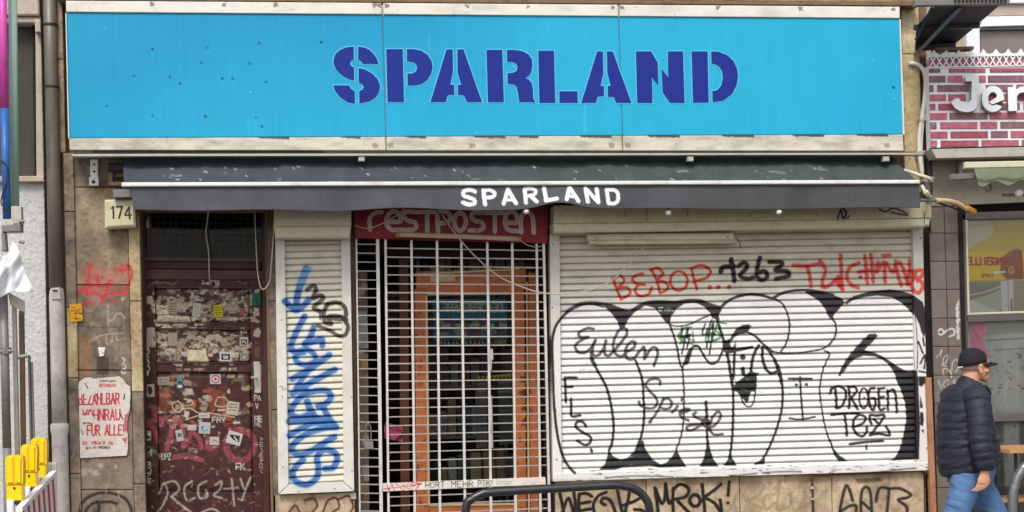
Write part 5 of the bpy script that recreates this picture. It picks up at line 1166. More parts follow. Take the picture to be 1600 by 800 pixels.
# ------------------------------------------------------------------ cables
def cable(pts, r, label, m_=M_CABLE, group=None, cat_='cable'):
    o = MB().tube(cat([P(x, y, Y) for x, y, Y in pts], 6), r, 6).build('cable', m_, None, True); return tag(o, label, cat_, group)
cable([(326,326,-.05),(324,345,.05),(322,365,.06),(326,395,.06),(327,430,.12),(328,440,.15)], .0045, 'pale cable hanging down over the glazed light of the brown house door')
cable([(323,345,.05),(312,341,.06),(300,334,.05),(290,326,0)], .003, 'thin dark wire above the brown house door', M_CABLED)
cable([(430,326,-.08),(428,350,-.09),(427,372,-.1),(424,410,-.09),(421,440,-.08),(410,452,-.08),(403,430,-.06),(400,380,-.05),(398,330,-.05)], .0045, 'looped cream cable hanging at the right of the brown house door')
cable([(420,330,-.06),(417,370,-.06),(416,420,-.06),(408,445,-.06)], .003, 'thin brown wire beside the looped cable at the door jamb', M_CABLED)
cable([(690,334,-.2),(706,358,-.16),(740,398,-.12),(780,432,-.11),(820,450,-.11),(845,457,-.11),(870,459,-.13),(900,457,-.14),(935,449,-.14),(960,435,-.14),(985,410,-.14),(1008,384,-.13)], .005, 'long sagging cream cable from the red fascia to the strip light')
cable([(553,352,-.1),(575,357,-.12),(600,348,-.13),(622,335,-.15),(632,326,-.2)], .0045, 'short cream cable sagging in front of the left end of the red fascia')
cable([(680,326,-.2),(694,345,-.15),(705,358,-.14),(712,366,-.12)], .004, 'dark wire crossing the middle letters of the red fascia', M_CABLED)
cable([(757,326,-.15),(750,345,-.12),(744,362,-.11)], .003, 'thin dark wire in front of the letter s of the red fascia', M_CABLED)
cable([(813,374,-.1),(822,382,-.09),(838,386,-.07),(848,384,-.06)], .0035, 'little cream lead at the right end of the sagging light tube')
cable([(1150,371,-.15),(1155,378,-.14),(1158,388,-.13)], .003, 'little dark lead at the right end of the strip light', M_CABLED)
cable([(1446,330,-.26),(1444,345,-.27),(1447,354,-.27),(1450,350,-.27)], .003, 'small hooked wire on the right end of the shutter box', M_CABLED)

# ------------------------------------------------------------------ service pipe and gap at the right end of the shop
gap = MB().q([(1443, 300), (1456, 300), (1466, 905), (1452, 905)], .05, .25).build('gap_shade_strip', M_NEARBLACK); tag(gap, 'near black strip painted for the shade in the gap between the wide shutter and the tiled pier', 'post')  # no real part: dark slab painted for the shaded gap
gp2 = MB().q([(1430, -40), (1452, -40), (1456, 300), (1440, 300)], .12, .25).build('dark_wall_strip', M_NEARBLACK); tag(gp2, 'near black wall strip between the blue sign and the brick pattern sign', 'wall strip')  # near black strip behind the facing ends of the two signs
t = thing('conduit', P(1440, 275, -.05), 'white bent service pipe running down beside the brick pattern sign', 'pipe')
MB().tube(cat([P(1420, 99, -.04), P(1432, 100, -.06), P(1441, 107, -.08), P(1446, 122, -.08), P(1445, 150, -.08), P(1440, 185, -.08), P(1436, 215, -.08), P(1437, 245, -.08), P(1441, 275, -.08)]), .017, 10).build('pipe', M_WHITE, t, True)
MB().tube(cat([P(1445, 178, -.07), P(1442, 200, -.07), P(1440, 235, -.07), P(1443, 275, -.07)]), .008, 8).build('pipe', M_WHITE, t, True)
for x, y in ((1443, 186), (1438, 236)): MB().q([(x-6, y), (x+8, y-1), (x+8, y+2), (x-6, y+3)], -.1, .05).build('clip', M_ALU, t)
t = MB().tube([P(1424, 105, 0), P(1425, 150, 0)], .03, 8).build('pipe_stub', M_STONE2); tag(t, 'short brown pipe stub beside the top bend of the white pipe', 'pipe')
t = MB().tube([P(1450, 238, -.02), P(1452, 300, -.02)], .028, 10).build('dark_pipe', M_DARK); tag(t, 'dark pipe end below the brick pattern sign', 'pipe')
o = MB().q([(1447, 590), (1456, 590), (1468, 905), (1459, 905)], -.09, .05, .005).build('board', M_RUST); tag(o, 'narrow rusty brown board leaning at the right edge of the wide shutter', 'board')
o = MB().tube(cat([P(1273, 741, -.05), P(1350, 738, -.05), P(1430, 734, -.05), P(1447, 738, -.05), P(1453, 750, -.05), P(1456, 800, -.05), P(1459, 905, -.05)]), .016, 8).build('pipe', mat('brown_painted_pipe', (70,46,38), .5), None, True); tag(o, 'dark brown pipe running along the underside of the wide shutter', 'pipe')
t = thing('wall_pipe', P(1271, 905, -.03), 'rusty upright pipe on the stone panels below the wide shutter', 'pipe')
MB().tube([P(1269, 746, -.035), P(1270, 775, -.035), P(1272, 905, -.035)], .010, 8).build('pipe', mat('rusty_pipe', (66,40,30), .7, dirt=(130,110,90), dirt_amt=.4), t, True)
MB().tube([P(1269, 760, -.037), P(1269, 764, -.037)], .016, 8).build('collar', M_ALU, t); MB().tube([P(1270, 778, -.037), P(1270, 781, -.037)], .016, 8).build('collar', M_ALU, t)

# ------------------------------------------------------------------ right neighbour: tiled pier, cafe window
nb = thing('cafe_building', P(1600, 905, .1), 'neighbouring shop building with brown grey tiled pier and dark framed window', 'building')
m = MB(); m.q([(1460, 320), (1504, 320), (1520, 930), (1472, 930)], .02, .35); m.build('pier', M_NEARBLACK, nb)
MB().q([(1455, 240), (1820, 226), (1822, 306), (1456, 322)], -.01, .36).build('lintel', M_CEMENT, nb)
tp2 = Paint(); zt = Z(1440, 520, 2.857)
for q in ([(65,110),(80,95),(90,75),(85,105)], [(90,145),(110,130),(120,100),(100,110),(95,140),(110,150)], [(100,190),(95,165),(110,160),(125,175),(135,165)], [(125,165),(135,190),(130,200)], [(75,215),(85,240),(90,250)], [(105,215),(95,235),(115,245),(125,215),(110,210)], [(135,160),(140,130),(160,120),(165,155),(150,175)], [(150,210),(140,220),(155,225)]): tp2.st(zt(q), 1.6, (186,182,176), soft=1.2, a=.85)
zt2 = Z(1400, 260, 2.857)
for q in ([(190,735),(200,725),(215,740),(200,752),(190,745)], [(215,745),(230,730),(255,725),(260,750),(235,760)]): tp2.st(zt2(q), 2.2, (206,204,200), soft=1.2)
tp2.po([(1494,476),(1498,470),(1499,530),(1495,530)], (190,188,184), soft=1.2, rag=1); 
ys = [322, 365, 409, 453, 498, 542, 587, 631, 675, 719, 763, 808, 852, 897]
for j in range(13):
    for i in range(2):
        y0, y1 = ys[j], ys[j+1]-.9
        f = lambda y: (y-365)*.030
        x0 = [1452.5, 1477][i]; x1 = [1476, 1497][i]
        if j == 0 and i == 0: x0 = 1455
        b = rng.random()*.16
        pgrid('tile', [(x0+f(y0), y0), (x1+f(y0), y0-.3), (x1+f(y1), y1-.3), (x0+f(y1), y1)], -.001-rng.random()*.0015, V_STONE if 0 else V_METAL, (lambda b: lambda X, Y: lin((118,107,98))*(1-b-.3*np.clip(vnoise(X, Y, 8, 4)-.45, 0, 1)[:, None]))(b), tp2, 1.1, nb, .018)
fr = M_BROWNFR
def fb(q, Y=.03, th=.07, nm='window_frame', m_=fr): return MB().q(q, Y, th, .006).build(nm, m_, nb)
fb([(1500, 333), (1509, 333), (1522, 905), (1512, 905)]); fb([(1500, 332), (1800, 324), (1800, 337), (1500, 344)]); fb([(1509, 491), (1800, 480), (1800, 495), (1510, 504)]); fb([(1536, 648), (1800, 640), (1800, 653), (1537, 660)]); fb([(1526, 885), (1800, 870), (1800, 905), (1526, 905)])
fb([(1494, 318), (1503, 318), (1516, 905), (1506, 905)], .05, .05, 'window_frame', M_NEARBLACK); fb([(1480, 311), (1820, 299), (1820, 334), (1480, 334)], .06, .04, 'lintel_shadow_board', M_NEARBLACK)
fb([(1509, 344), (1512.5, 344), (1516, 491), (1512.5, 491)], .025, .02, 'glazing_bead', M_CREAM)
fb([(1512, 490), (1800, 479), (1800, 481.5), (1512, 492.5)], .025, .02, 'glazing_bead', M_CREAM)
for q in ([(1510, 343), (1800, 335), (1800, 482), (1512, 492)], [(1514, 503), (1800, 494), (1800, 642), (1518, 650)], [(1518, 659), (1800, 652), (1800, 872), (1526, 886)]):
    MB().q(q, .06, .006).build('pane', M_GLASS, nb)
xw0, xw1 = P(1512, 600, .3)[0], P(1800, 600, .3)[0]
m = MB(); m.box((xw0-.1, 3.4, 0), (xw1, 3.5, 3)); m.box((xw0-.12, .38, 0), (xw0-.1, 3.4, 3)); m.box((xw1, .38, 0), (xw1+.1, 3.5, 3)); m.box((xw0, .2, 3.0), (xw1, 3.5, 3.1)); m.build('interior_wall', mat('cafe_wall_paint', (196,188,170), .8), nb)
MB().box((xw0, .2, 0), (xw1, 3.4, .004)).build('interior_floor', M_ROOM, nb)
wp2 = Paint(); zw = Z(1490, 330, 4.209)
wp2.po([(1500,330),(1810,330),(1810,396),(1500,396)], (206,178,70), soft=1)
wp2.po([(1500,330),(1549,330),(1546,346),(1553,358),(1548,370),(1530,378),(1512,390),(1500,392)], (206,198,166), soft=3)
wp2.po([(1500,394),(1810,386),(1810,434),(1500,438)], (232,192,30), soft=2)
wp2.st([(1500,355),(1600,345),(1700,350)], 5, (190,168,84), soft=6, a=.6)
wp2.po([(1566,402),(1575,394),(1588,389),(1597,391),(1600,436),(1572,436),(1562,425)], (150,84,52), soft=2)
mr = (176, 40, 28)
text(wp2, 'JUNGERILLE', zw([(355,300)])[0][0]-1, zw([(0,306)])[0][1], 5.2, 11, 2.8, mr, gap=.36, mirror=True, slope=0)
text(wp2, 'CAFE', 1548, 428, 3.4, 5, 1.2, mr, gap=.4, mirror=True)
wp2.ell(zw([(430,355)])[0], 5, 9, 3.5, mr); wp2.ell((1580, 422), 3.2, 5, 3, (196,160,60)); wp2.po(zw([(262,398),(342,392),(342,404),(262,410)]), (235,235,230), soft=.7)
for x in range(1640, 1800, 24): wp2.ell((x, 412), 6, 9, 3, mr)
pgrid('reflection_sheet', [(1500, 330), (1800, 320), (1800, 425), (1500, 442)], .085, V_PAPER, (200,168,60), wp2, .8, nb, .004)  # reflection of the street opposite, painted on a sheet behind the glass
wq = Paint()
wq.po([(1500,440),(1563,436),(1565,452),(1540,462),(1512,470),(1500,470)], (140,136,116), soft=2)
wq.po([(1500,464),(1530,474),(1560,486),(1585,500),(1500,500)], (212,210,194), soft=2); wq.po([(1563,436),(1583,436),(1584,500),(1566,492)], (214,212,204), soft=1); wq.po([(1583,436),(1640,436),(1640,500),(1584,500)], (168,160,130), soft=1.5)
wq.st([(1575,440),(1576,490)], 1.4, (150,146,136)); wq.st([(1580,468),(1581,488)], 2.6, (110,104,96), soft=1.2); wq.st([(1515,440),(1600,436)], 3, (224,218,196), soft=1.5); wq.st([(1513,462),(1540,456),(1565,447)], 2, (210,206,190)); wq.dot((1572,477), 1.1, (60,60,60))
for x in range(1650, 1790, 34): wq.st([(x,440),(x,500)], 6, (180,176,160), soft=3, a=.6)
pgrid('reflection_sheet', [(1500, 438), (1800, 424), (1800, 498), (1500, 502)], .09, V_PAPER, (186,182,160), wq, .9, nb, .004)  # lower part of the painted street reflection
# sheets behind the lower panes: painted reflections and a pink poster
wr = Paint()
wr.po([(1515,505),(1535,505),(1541,520),(1535,532),(1541,548),(1548,560),(1516,560)], (232,140,168), soft=2, rag=1); wr.st([(1520,515),(1530,530)], 3, (196,100,124), soft=2, a=.7)
wr.po([(1566,500),(1592,500),(1594,690),(1570,690)], (208,206,198), soft=3, a=.9); wr.po([(1541,512),(1600,508),(1600,520),(1541,524)], (170,164,146), soft=3, a=.8)
for i in range(60):
    x = random.uniform(1545, 1610); y = random.uniform(555, 615); wr.st([(x, y), (x+random.uniform(-8, 8), y+random.uniform(-3, 3))], random.uniform(1, 3), random.choice([(226,222,210),(120,116,106),(190,176,150),(60,62,62),(206,180,150)]), soft=1.5, a=.7)
for q in ([(1558,628),(1566,610),(1575,595),(1570,620),(1562,640)], [(1550,640),(1556,655),(1570,650)], [(1590,560),(1575,575),(1590,585)]): wr.st(q, 1.8, (224,222,214), soft=1.5, a=.9)
wr.st([(1541,532),(1620,527)], 1.3, (90,90,86)); wr.st([(1541,548),(1620,543)], 1, (110,110,104))
wb3 = lambda X, Y: lin((206,208,200))*(1-.5*np.clip(vnoise(X, Y*.6, 24, 4)-.35, 0, 1)[:, None])
pgrid('reflection_sheet', [(1510, 500), (1800, 490), (1800, 650), (1516, 655)], .12, V_PAPER, wb3, wr, 1.1, nb, .004)
ws = Paint()
ws.po([(1568,655),(1592,655),(1594,760),(1570,760)], (190,188,180), soft=4, a=.8)
for i in range(40): x = random.uniform(1530, 1610); y = random.uniform(660, 720); ws.st([(x, y), (x+random.uniform(-6, 6), y+random.uniform(-8, 8))], random.uniform(1, 2.4), random.choice([(190,186,176),(80,80,76),(150,130,100)]), soft=1.5, a=.7)
pgrid('reflection_sheet', [(1516, 655), (1800, 645), (1800, 880), (1525, 890)], .12, V_PAPER, lambda X, Y: lin((112,112,106))*(1-.5*np.clip(vnoise(X, Y*.6, 20, 4)-.35, 0, 1)[:, None]), ws, 1.3, nb, .004)

# upper facade of the neighbour
MB().q([(1425, -60), (1840, -60), (1840, 235), (1440, 245)], .10, .3).build('upper_wall', mat('grey_beige_render', (172,160,144), .9, dirt=(120,108,94), dirt_amt=.5), nb)
w_ = MB().q([(1532, 45), (1840, 38), (1840, 150), (1534, 150)], .085, .01).build('window', mat('dull_curtained_glass', (128,118,112), .3, var=.2, scale=8), nb)
MB().q([(1510, 46), (1531, 44), (1533, 150), (1513, 150)], .05, .05, .004).build('frame', M_SHEET, w_)
MB().q([(1534, 42), (1840, 34), (1840, 40), (1534, 47)], .05, .05, .004).build('frame', M_GREY, w_)
MB().q([(1534, 26), (1840, 20), (1840, 34), (1534, 41.5)], .02, .08, .004).build('sill', M_SHEET, nb)
MB().q([(1534, -4), (1840, -10), (1840, 3), (1534, 5)], .03, .07, .004).build('sill', M_SHEET, nb)
MB().q([(1552, 7), (1840, 4), (1840, 19), (1536, 25)], .06, .04, .003).build('apron_panel', mat('dusty_pink_render', (176,158,144), .9), nb)

# dark canopy over the neighbour
cp = thing('canopy', P(1500, 60, -.4), 'dark metal canopy with diagonal brace seen from below above the brick pattern sign', 'canopy')
M_CANO = mat('dark_canopy_sheet', (40,42,52), .6, var=.15)
def strip(a, b, c, d, m_, name, th=.01, parent=cp):
    W = [P(*q) for q in (a, b, c, d)]; m = MB(); m.add(W+[w+np.array([0, 0, th]) for w in W], [(0,1,2,3),(7,6,5,4),(0,4,5,1),(1,5,6,2),(2,6,7,3),(3,7,4,0)]); return m.build(name, m_, parent)
strip((1462,10,-.82), (1562,8,-.82), (1528,38,-.42), (1432,42,-.42), M_CANO, 'sheet'); strip((1432,40,-.42), (1529,38,-.42), (1493,68,-.02), (1430,72,-.02), M_CANO, 'sheet')
MB().q([(1430, 0), (1580, -4), (1577, 6), (1430, 9)], -.86, .05, .004).build('beam', M_GREY, cp)
m = MB()
for x in range(1492, 1572, 6): m.q([(x, -4), (x+3, -4), (x+3, 3), (x, 3)], -.875, .012)
m.build('grille', M_DARK, cp)
MB().q([(1430, 38), (1532, 35.5), (1531, 43), (1430, 46)], -.44, .04, .004).build('beam', M_DARK, cp); MB().q([(1432, 69), (1494, 66), (1494, 75), (1432, 78)], -.06, .06, .004).build('beam', M_DARK, cp)
MB().tube([P(1500, 13, -.8), P(1430, 86, -.05)], .020, 4).build('brace', M_GREY, cp); MB().tube([P(1456, 12, -.8), P(1431, 62, -.4)], .012, 4).build('brace', M_DARK, cp)
o = MB().q([(1463, 74), (1522, 72), (1522, 77), (1463, 79)], -.2, .1, .003).q([(1468, 79), (1472, 79), (1472, 92), (1468, 92)], -.18, .02).q([(1494, 78), (1498, 78), (1498, 92), (1494, 92)], -.18, .02).build('flood_light', M_STONE2); tag(o, 'small brown lamp housing behind the lattice top of the brick pattern sign', 'lamp')

# brick pattern sign
js = thing('shop_sign', P(1620, 236, -.3), 'pink brick pattern shop sign with white lattice top and raised white letters Jen', 'shop sign')
YJ = -.17
MB().q([(1451, 103), (1850, 96), (1850, 226), (1456, 236)], YJ, .10).build('box', M_SHEET, js)
MB().q([(1455, 233), (1850, 224), (1850, 238), (1463, 247)], YJ-.06, .15).build('bottom_trim', M_ALU, js)
MB().q([(1455, 231), (1850, 222), (1850, 226), (1455, 236)], YJ-.012, .04).build('bottom_gap', M_NEARBLACK, js)
zj = Z(1430, 80, 4.706)
rows = [(107.5,[(0,17),(31,88),(95,152),(160,215),(222,280)]), (118.5,[(0,25),(29,52),(78,88),(92,180),(186,240)]), (133,[(0,6),(12,62),(88,130),(136,200)]), (147.5,[(0,25),(29,56),(80,120),(126,190)]), (162,[(0,8),(13,38),(80,140),(146,210)]), (176.5,[(0,26),(30,89),(93,165),(171,230)]), (191,[(0,9),(15,73),(78,104),(109,180)]), (205.5,[(0,26),(31,89),(94,120),(125,190)]), (219.5,[(0,9),(15,74),(79,137),(142,200)])]
for r, (y, bs) in enumerate(rows):
    for a, b in bs:
        x0, x1 = 1452+r*.4+a, 1452+r*.4+b
        while x1 > 1452+r*.4 and x0 < 1850:
            h = 6 if r == 0 else 10.2
            sl_ = -.008*(x0-1452)
            MB().q([(x0, y+sl_), (x1, y+sl_-.3), (x1+.2, y+h+sl_-.3), (x0+.2, y+h+sl_)], YJ-.008-random.random()*.003, .012, .002).build('brick', random.choice(M_BRICKS), js)
            if bs.index((a, b)) < len(bs)-1: break
            x0 = x1+5; x1 = x0+random.choice([26, 58, 58])
    
MB().q([(1452, 104), (1850, 97), (1850, 99), (1452, 106)], YJ-.01, .02).build('lattice_rail', M_SHEET, js)
MB().q([(1452, 88), (1850, 81), (1850, 104.4), (1452, 104.4)], YJ-.002, .006).build('lattice_back', M_BRICKS[0], js)
m = MB()
for i in range(38):
    x = 1452+i*10.4; yb = 104-.017*(x-1452); 
    m.q([(x, yb), (x+2.4, yb), (x+11.4, yb-16), (x+9, yb-16)], YJ-.012, .006); m.q([(x+9, yb), (x+11.4, yb), (x+2.4, yb-16), (x, yb-16)], YJ-.014, .006)
m.build('lattice', M_SHEET, js)
cv = None
for i in range(20):
    x = 1459.5+i*19.4; y = 88.5-.017*(x-1459)
    MB().prism([(x-9.7, y+1), (x-9.7, y-3), (x-5, y-4), (x-3, y-6), (x-1.6, y-8.5), (x, y-10.5), (x+1.6, y-8.5), (x+3, y-6), (x+5, y-4), (x+9.6, y-3), (x+9.6, y+1)], YJ-.016, .012).build('cresting', M_SHEET, js)
JL = [zj([(368,185),(455,182),(458,380),(450,415),(425,440),(380,448),(330,440),(290,415),(262,372),(292,350),(322,345),(335,365),(365,378),(395,375),(412,355),(416,220),(370,222)])]
e_o = [(530+75*math.cos(t)*1.0+40, 350+95*math.sin(t)) for t in np.linspace(.62, 2*math.pi, 22)]
JL.append(zj(e_o + [(652,352), (560,392), (600,398), (648,372)][:2]+[(545,402),(590,400),(625,382)]))
JL.append(zj([(680,265),(742,262),(744,282),(770,262),(810,256),(850,265),(872,300),(874,440),(820,440),(818,318),(795,300),(762,310),(748,335),(750,438),(686,440)]))
M_SIDE = mat('letter_side', (150,140,120), .5)
def raised(poly, name='letter', holes=()):
    n = len(poly)
    fb_ = MB(); A = [P(x, y, YJ-.06) for x, y in poly]; fb_.add(A, [tuple(range(n))]); fo = fb_.build(name, M_SHEET, js)
    sb = MB(); B = [a+np.array([.012, .05, -.012]) for a in A]; sb.add([a+np.array([0, .001, 0]) for a in A]+B, [(i, i+n, (i+1) % n+n, (i+1) % n) for i in range(n)]); sb.add(B, [tuple(range(n))]); sb.build('return', M_SIDE, fo)
    return fo
raised(JL[0]); 
ring = []
for t in np.linspace(math.radians(35), math.radians(360-8), 26): ring.append((572+82*math.cos(t), 350+96*math.sin(t)))
inn = []
for t in np.linspace(math.radians(360-20), math.radians(40), 22): inn.append((572+36*math.cos(t), 350+50*math.sin(t)))
raised(zj(ring+[(656,352),(560,395),(540,372),(604,335)][:0]+[(654,340),(655,356),(565,392),(545,372)]+[(598,338)]+inn[1:-1])) 
raised(JL[2])
raised(zj([(905,265),(965,262),(967,282),(995,262),(1035,256),(1075,265),(1097,300),(1099,440),(1045,440),(1043,318),(1020,300),(987,310),(973,335),(975,438),(911,440)]))
raised(zj([(1140,265),(1200,262),(1202,440),(1142,440)]))
# folded green awning under it
ga = thing('awning', P(1650, 280, -.3), 'rolled green awning with white front bar under the brick pattern sign', 'awning')
gcol = lambda X, Y: lin((112,120,96))*(1+.4*(vnoise(X, Y*2, 12, 4)-.5)[:, None])
sheet('canopy', (1522, 262), (1850, 250), (1850, 272), (1530, 287), -.3, -.55, 200, 14, V_FABRIC, gcol, None, ga, lambda u, v, pp: np.stack([v*0, v*0, -.03*np.sin(v*3.1)+.02*np.sin(u*50+v*4)*v], -1))
MB().q([(1508, 253), (1850, 246), (1850, 256), (1508, 263)], -.56, .04, .006).build('front_bar', M_CREAM, ga)
MB().q([(1485, 272), (1528, 270), (1528, 279), (1485, 281)], -.3, .06, .005).build('arm', M_GREY, ga); MB().q([(1499, 252), (1505, 252), (1505, 275), (1499, 275)], -.1, .06, .004).build('bracket', M_GREY, ga)
MB().tube(cat([P(1545, 285, -.4), P(1548, 296, -.42), P(1543, 299, -.42), P(1539, 294, -.42)]), .010, 6).build('hook', M_GREY, ga)
t = thing('light_bulb', P(1589, 300, -.4), 'white bulb on a grey arm under the green awning', 'bulb')
MB().ball(P(1592, 301, -.4), .032, 10, (1.2,1,1)).build('globe', M_BULB, t, True); MB().tube([P(1566, 305, -.3), P(1600, 304, -.4)], .012).build('arm', M_GREY, t)
m = MB(); m.tube(cat([P(1462, 313, -.3), P(1480, 314, -.25), P(1496, 318, -.2), P(1512, 328, -.15)]), .020, 10)
t = thing('rolled_pole', P(1490, 318, -.25), 'beige rolled pole with an orange end cap above the cafe window', 'pole')
m.build('pole', M_BEIGE, t, True); MB().tube([P(1510, 324, -.16), P(1523, 331, -.14)], .024, 8).build('end_cap', mat('amber_cap', (206,150,60), .4), t)
MB().tube(cat([P(1462, 316, -.28), P(1485, 323, -.24), P(1508, 333, -.16)]), .008, 6).build('wire', M_NEARBLACK, t)

# cafe table, bench, stand
ct = thing('cafe_table', P(1600, 880, -.55), 'small wooden cafe table on black legs under the cafe window', 'table')
A = P(1558, 700, -.75); zt_ = A[2]
MB().box((A[0], -.95, zt_-.03), (A[0]+.8, -.45, zt_)).build('table_top', M_WOOD, ct)
for x, y in ((.1, -.85), (.1, -.5), (.7, -.85), (.7, -.5)): MB().tube([(A[0]+x, y, zt_-.03), (A[0]+x, y, 0)], .014).build('leg', M_DARK, ct)
be = thing('bench', P(1560, 880, -.7), 'low wooden bench on black legs beside the cafe table', 'bench')
A = P(1510, 776, -.35); m = MB().box((A[0], -.62, A[2]-.03), (A[0]+1.2, -.34, A[2])).build('seat', M_WOOD, be)
for x in (.1, 1.1):
    MB().tube([(A[0]+x, -.58, A[2]-.03), (A[0]+x+.05, -.38, 0)], .012).build('leg', M_DARK, be); MB().tube([(A[0]+x, -.38, A[2]-.03), (A[0]+x+.05, -.58, 0)], .012).build('leg', M_DARK, be)

def stand(name, pts, r, label, m_):
    o = MB().tube(pts, r, 12).build(name, m_, None, True); return tag(o, label, 'bicycle stand')
Yr = -1.6
g = lambda x, y, Y=Yr: P(x, y, Y)
b0 = g(727, 800); b1 = g(1018, 800)
pts = cat([np.array([b0[0]-.02, Yr, 0.0]), np.array([b0[0]-.015, Yr, .3]), g(728, 797), g(737, 780), g(756, 770)], 6)[:-1] + cat([g(756, 770), g(800, 767), g(870, 763), g(940, 759), g(968, 758)], 5)[:-1] + cat([g(968, 758), g(992, 764), g(1008, 778), g(1015, 800), np.array([b1[0], Yr, .3]), np.array([b1[0]+.02, Yr, 0.0])], 6)
stand('bicycle_stand', pts, .029, 'black painted tube bicycle stand in front of the gate', M_BLACK)
c0 = P(1583, 800, -2.2)
pts = cat([np.array([c0[0]-.01, -2.2, 0]), P(1582, 800, -2.2), P(1584, 765, -2.2), P(1594, 738, -2.2), P(1612, 725, -2.2), P(1680, 720, -2.2), P(1760, 720, -2.2), P(1790, 740, -2.2), P(1800, 790, -2.2), np.array([P(1802, 800, -2.2)[0], -2.2, 0])], 6)
stand('bicycle_stand', pts, .032, 'wrapped grey tube bicycle stand at the right edge beside the walking man', mat('wrapped_tube', (120,122,124), .25, metal=.4, var=.5, scale=40, spec=.7))

# ------------------------------------------------------------------ left neighbour
lb = thing('rendered_building', P(20, 905, .1), 'pale rough rendered building at the left edge with a dark narrow window', 'building')
rb = lambda X, Y: lin((200,198,196))*(1-.30*np.clip(vnoise(X, Y, 7, 4)-.5, 0, 1)[:, None]-.12*vnoise(X, Y, 60, 2)[:, None])
rpnt = Paint(); random.seed(51)
for i in range(420):
    x = random.uniform(-40, 80); y = random.uniform(285, 900); rpnt.st([(x, y), (x+random.uniform(1, 6), y+random.uniform(-1.5, 1.5))], random.uniform(.5, 1.3), random.choice([(120,116,112),(236,236,236),(150,146,142)]), soft=1, a=.55)
pgrid('wall', [(-200, 282), (69, 280), (79, 905), (-190, 915)], .06, V_RENDER, rb, rpnt, 1.4, lb, .3, relief=lambda u, v, X, Y: -.006*vnoise(X, Y, 3.5, 3))
MB().q([(-200, -60), (66, -60), (70, 281), (-195, 283)], .10, .3).build('upper_wall', M_CEMENT, lb)
sb_ = mat('pale_sandstone', (186,172,156), .9, var=.12, dirt=(120,104,88), dirt_amt=.5, bump=.4, bscale=50)
MB().q([(-60, -40), (60, -40), (61, 24), (-60, 24)], -.06, .2, .01).build('lintel', sb_, lb); MB().q([(-60, 26), (63, 26), (63, 36), (-60, 36)], -.03, .14, .01).build('lintel', sb_, lb)
MB().q([(55, 37), (64, 37), (69, 283), (57, 283)], .02, .1, .006).build('jamb', sb_, lb); MB().q([(54, 30), (63, 30), (63.6, 50), (55, 50)], -.05, .1, .006).build('corbel', sb_, lb)
MB().q([(-60, 275), (68, 275), (69, 284), (-60, 284)], .0, .12, .006).build('sill', sb_, lb)
wn_ = MB().q([(-40, 37), (51, 37), (55, 275), (-40, 275)], .10, .005).build('window', M_GLASSD, lb)
MB().q([(50, 37), (53.5, 37), (57.5, 276), (54, 276)], .05, .06, .003).build('frame', M_NEARBLACK, wn_)
cu = MB(); n = 60
ul = [(28+26*k/n) for k in range(n+1)]
cu.add([P(x+(y-40)*.014, y, .14+.02*math.sin(k*.8)) for y in (40, 160, 275) for k, x in enumerate([-30+84*k/n for k in range(n+1)])], [(r*(n+1)+k, r*(n+1)+k+1, (r+1)*(n+1)+k+1, (r+1)*(n+1)+k) for r in range(2) for k in range(n)])
cu.build('curtain', mat('dark_curtain', (62,56,54), .9, var=.3, scale=4), wn_, True)
MB().q([(-60, 36), (57, 36), (58, 277), (-60, 277)], .19, .005).build('window_backing', M_NEARBLACK, lb)
# gap behind drainpipe, closed by a near black slab
o = MB().q([(60, -60), (96, -60), (113, 920), (76, 920)], .22, .1).build('joint_wall', M_NEARBLACK); tag(o, 'dark gap between the pale rendered building and the stone pier behind the drainpipe', 'wall strip')
dpz = thing('drainpipe', P(92, 905, -.02), 'long grey drainpipe between the pale rendered wall and the stone pier', 'drainpipe')
def dpx(y): return 77.5 + (y)*.0228
MB().tube([P(dpx(y), y, -.04) for y in (-60, 100, 270, 450)], [.050, .051, .052, .050], 14).build('upper_pipe', M_PIPE, dpz, True)
MB().tube([P(dpx(y)+.5, y, -.04) for y in (450, 462, 560, 662)], [.046, .056, .056, .056], 14).build('lower_pipe', M_PIPE2, dpz, True)
MB().tube([P(dpx(y)+.5, y, -.04) for y in (661, 664, 672, 680, 800, 905)], [.058, .068, .068, .060, .060, .060], 14).build('lower_pipe', M_PIPE2, dpz, True)
for y in (39, 136): MB().tube([P(dpx(y), y-1.5, -.04), P(dpx(y), y+1.5, -.04)], .058, 14).build('clamp', M_DARK, dpz)
MB().q([(dpx(452)-8, 450), (dpx(452)+6, 449), (dpx(452)+7, 468), (dpx(452)-7, 468)], -.105, .05, .004).build('clamp', M_PIPE2, dpz)
MB().q([(dpx(452)-5, 453), (dpx(452)+2, 453), (dpx(452)+2, 455.5), (dpx(452)-5, 455.5)], -.108, .006).build('slot', M_NEARBLACK, dpz)

# ------------------------------------------------------------------ scaffold
def pole(pts, r, label, m_, ms=None, cat_='scaffold pole', name='scaffold_pole'):
    t = thing(name, pts[-1], label, cat_)
    for i in range(len(pts)-1): MB().tube([pts[i], pts[i+1]], r, 12).build('tube', (ms or [m_]*9)[i], t, True)
    return t
YS = -.75
tP = pole([P(3, -60, YS), P(7, 170, YS), P(11, 342, YS)], .029, 'scaffold tube painted magenta above and blue below at the left edge', None, [M_PINK, M_BLUE])
tG = pole([P(19, -60, YS+.1), P(23.5, 323, YS+.1)], .030, 'grey green scaffold tube next to the magenta and blue one', M_GREEN)
k1 = thing('scaffold_clamp', P(20, 345, YS), 'galvanised clamp block joining the scaffold tubes above the white sheeting', 'clamp')
MB().q([(18, 322), (33, 322), (34, 350), (20, 350)], YS-.02, .08, .004).build('sleeve', M_ALU, k1); MB().q([(2, 352), (33, 350), (33, 362), (3, 363)], YS-.03, .1, .006).build('jaw', M_GREY, k1); MB().q([(2, 364), (8, 364), (10, 392), (3, 392)], YS-.02, .08, .004).build('jaw', M_GREY, k1)
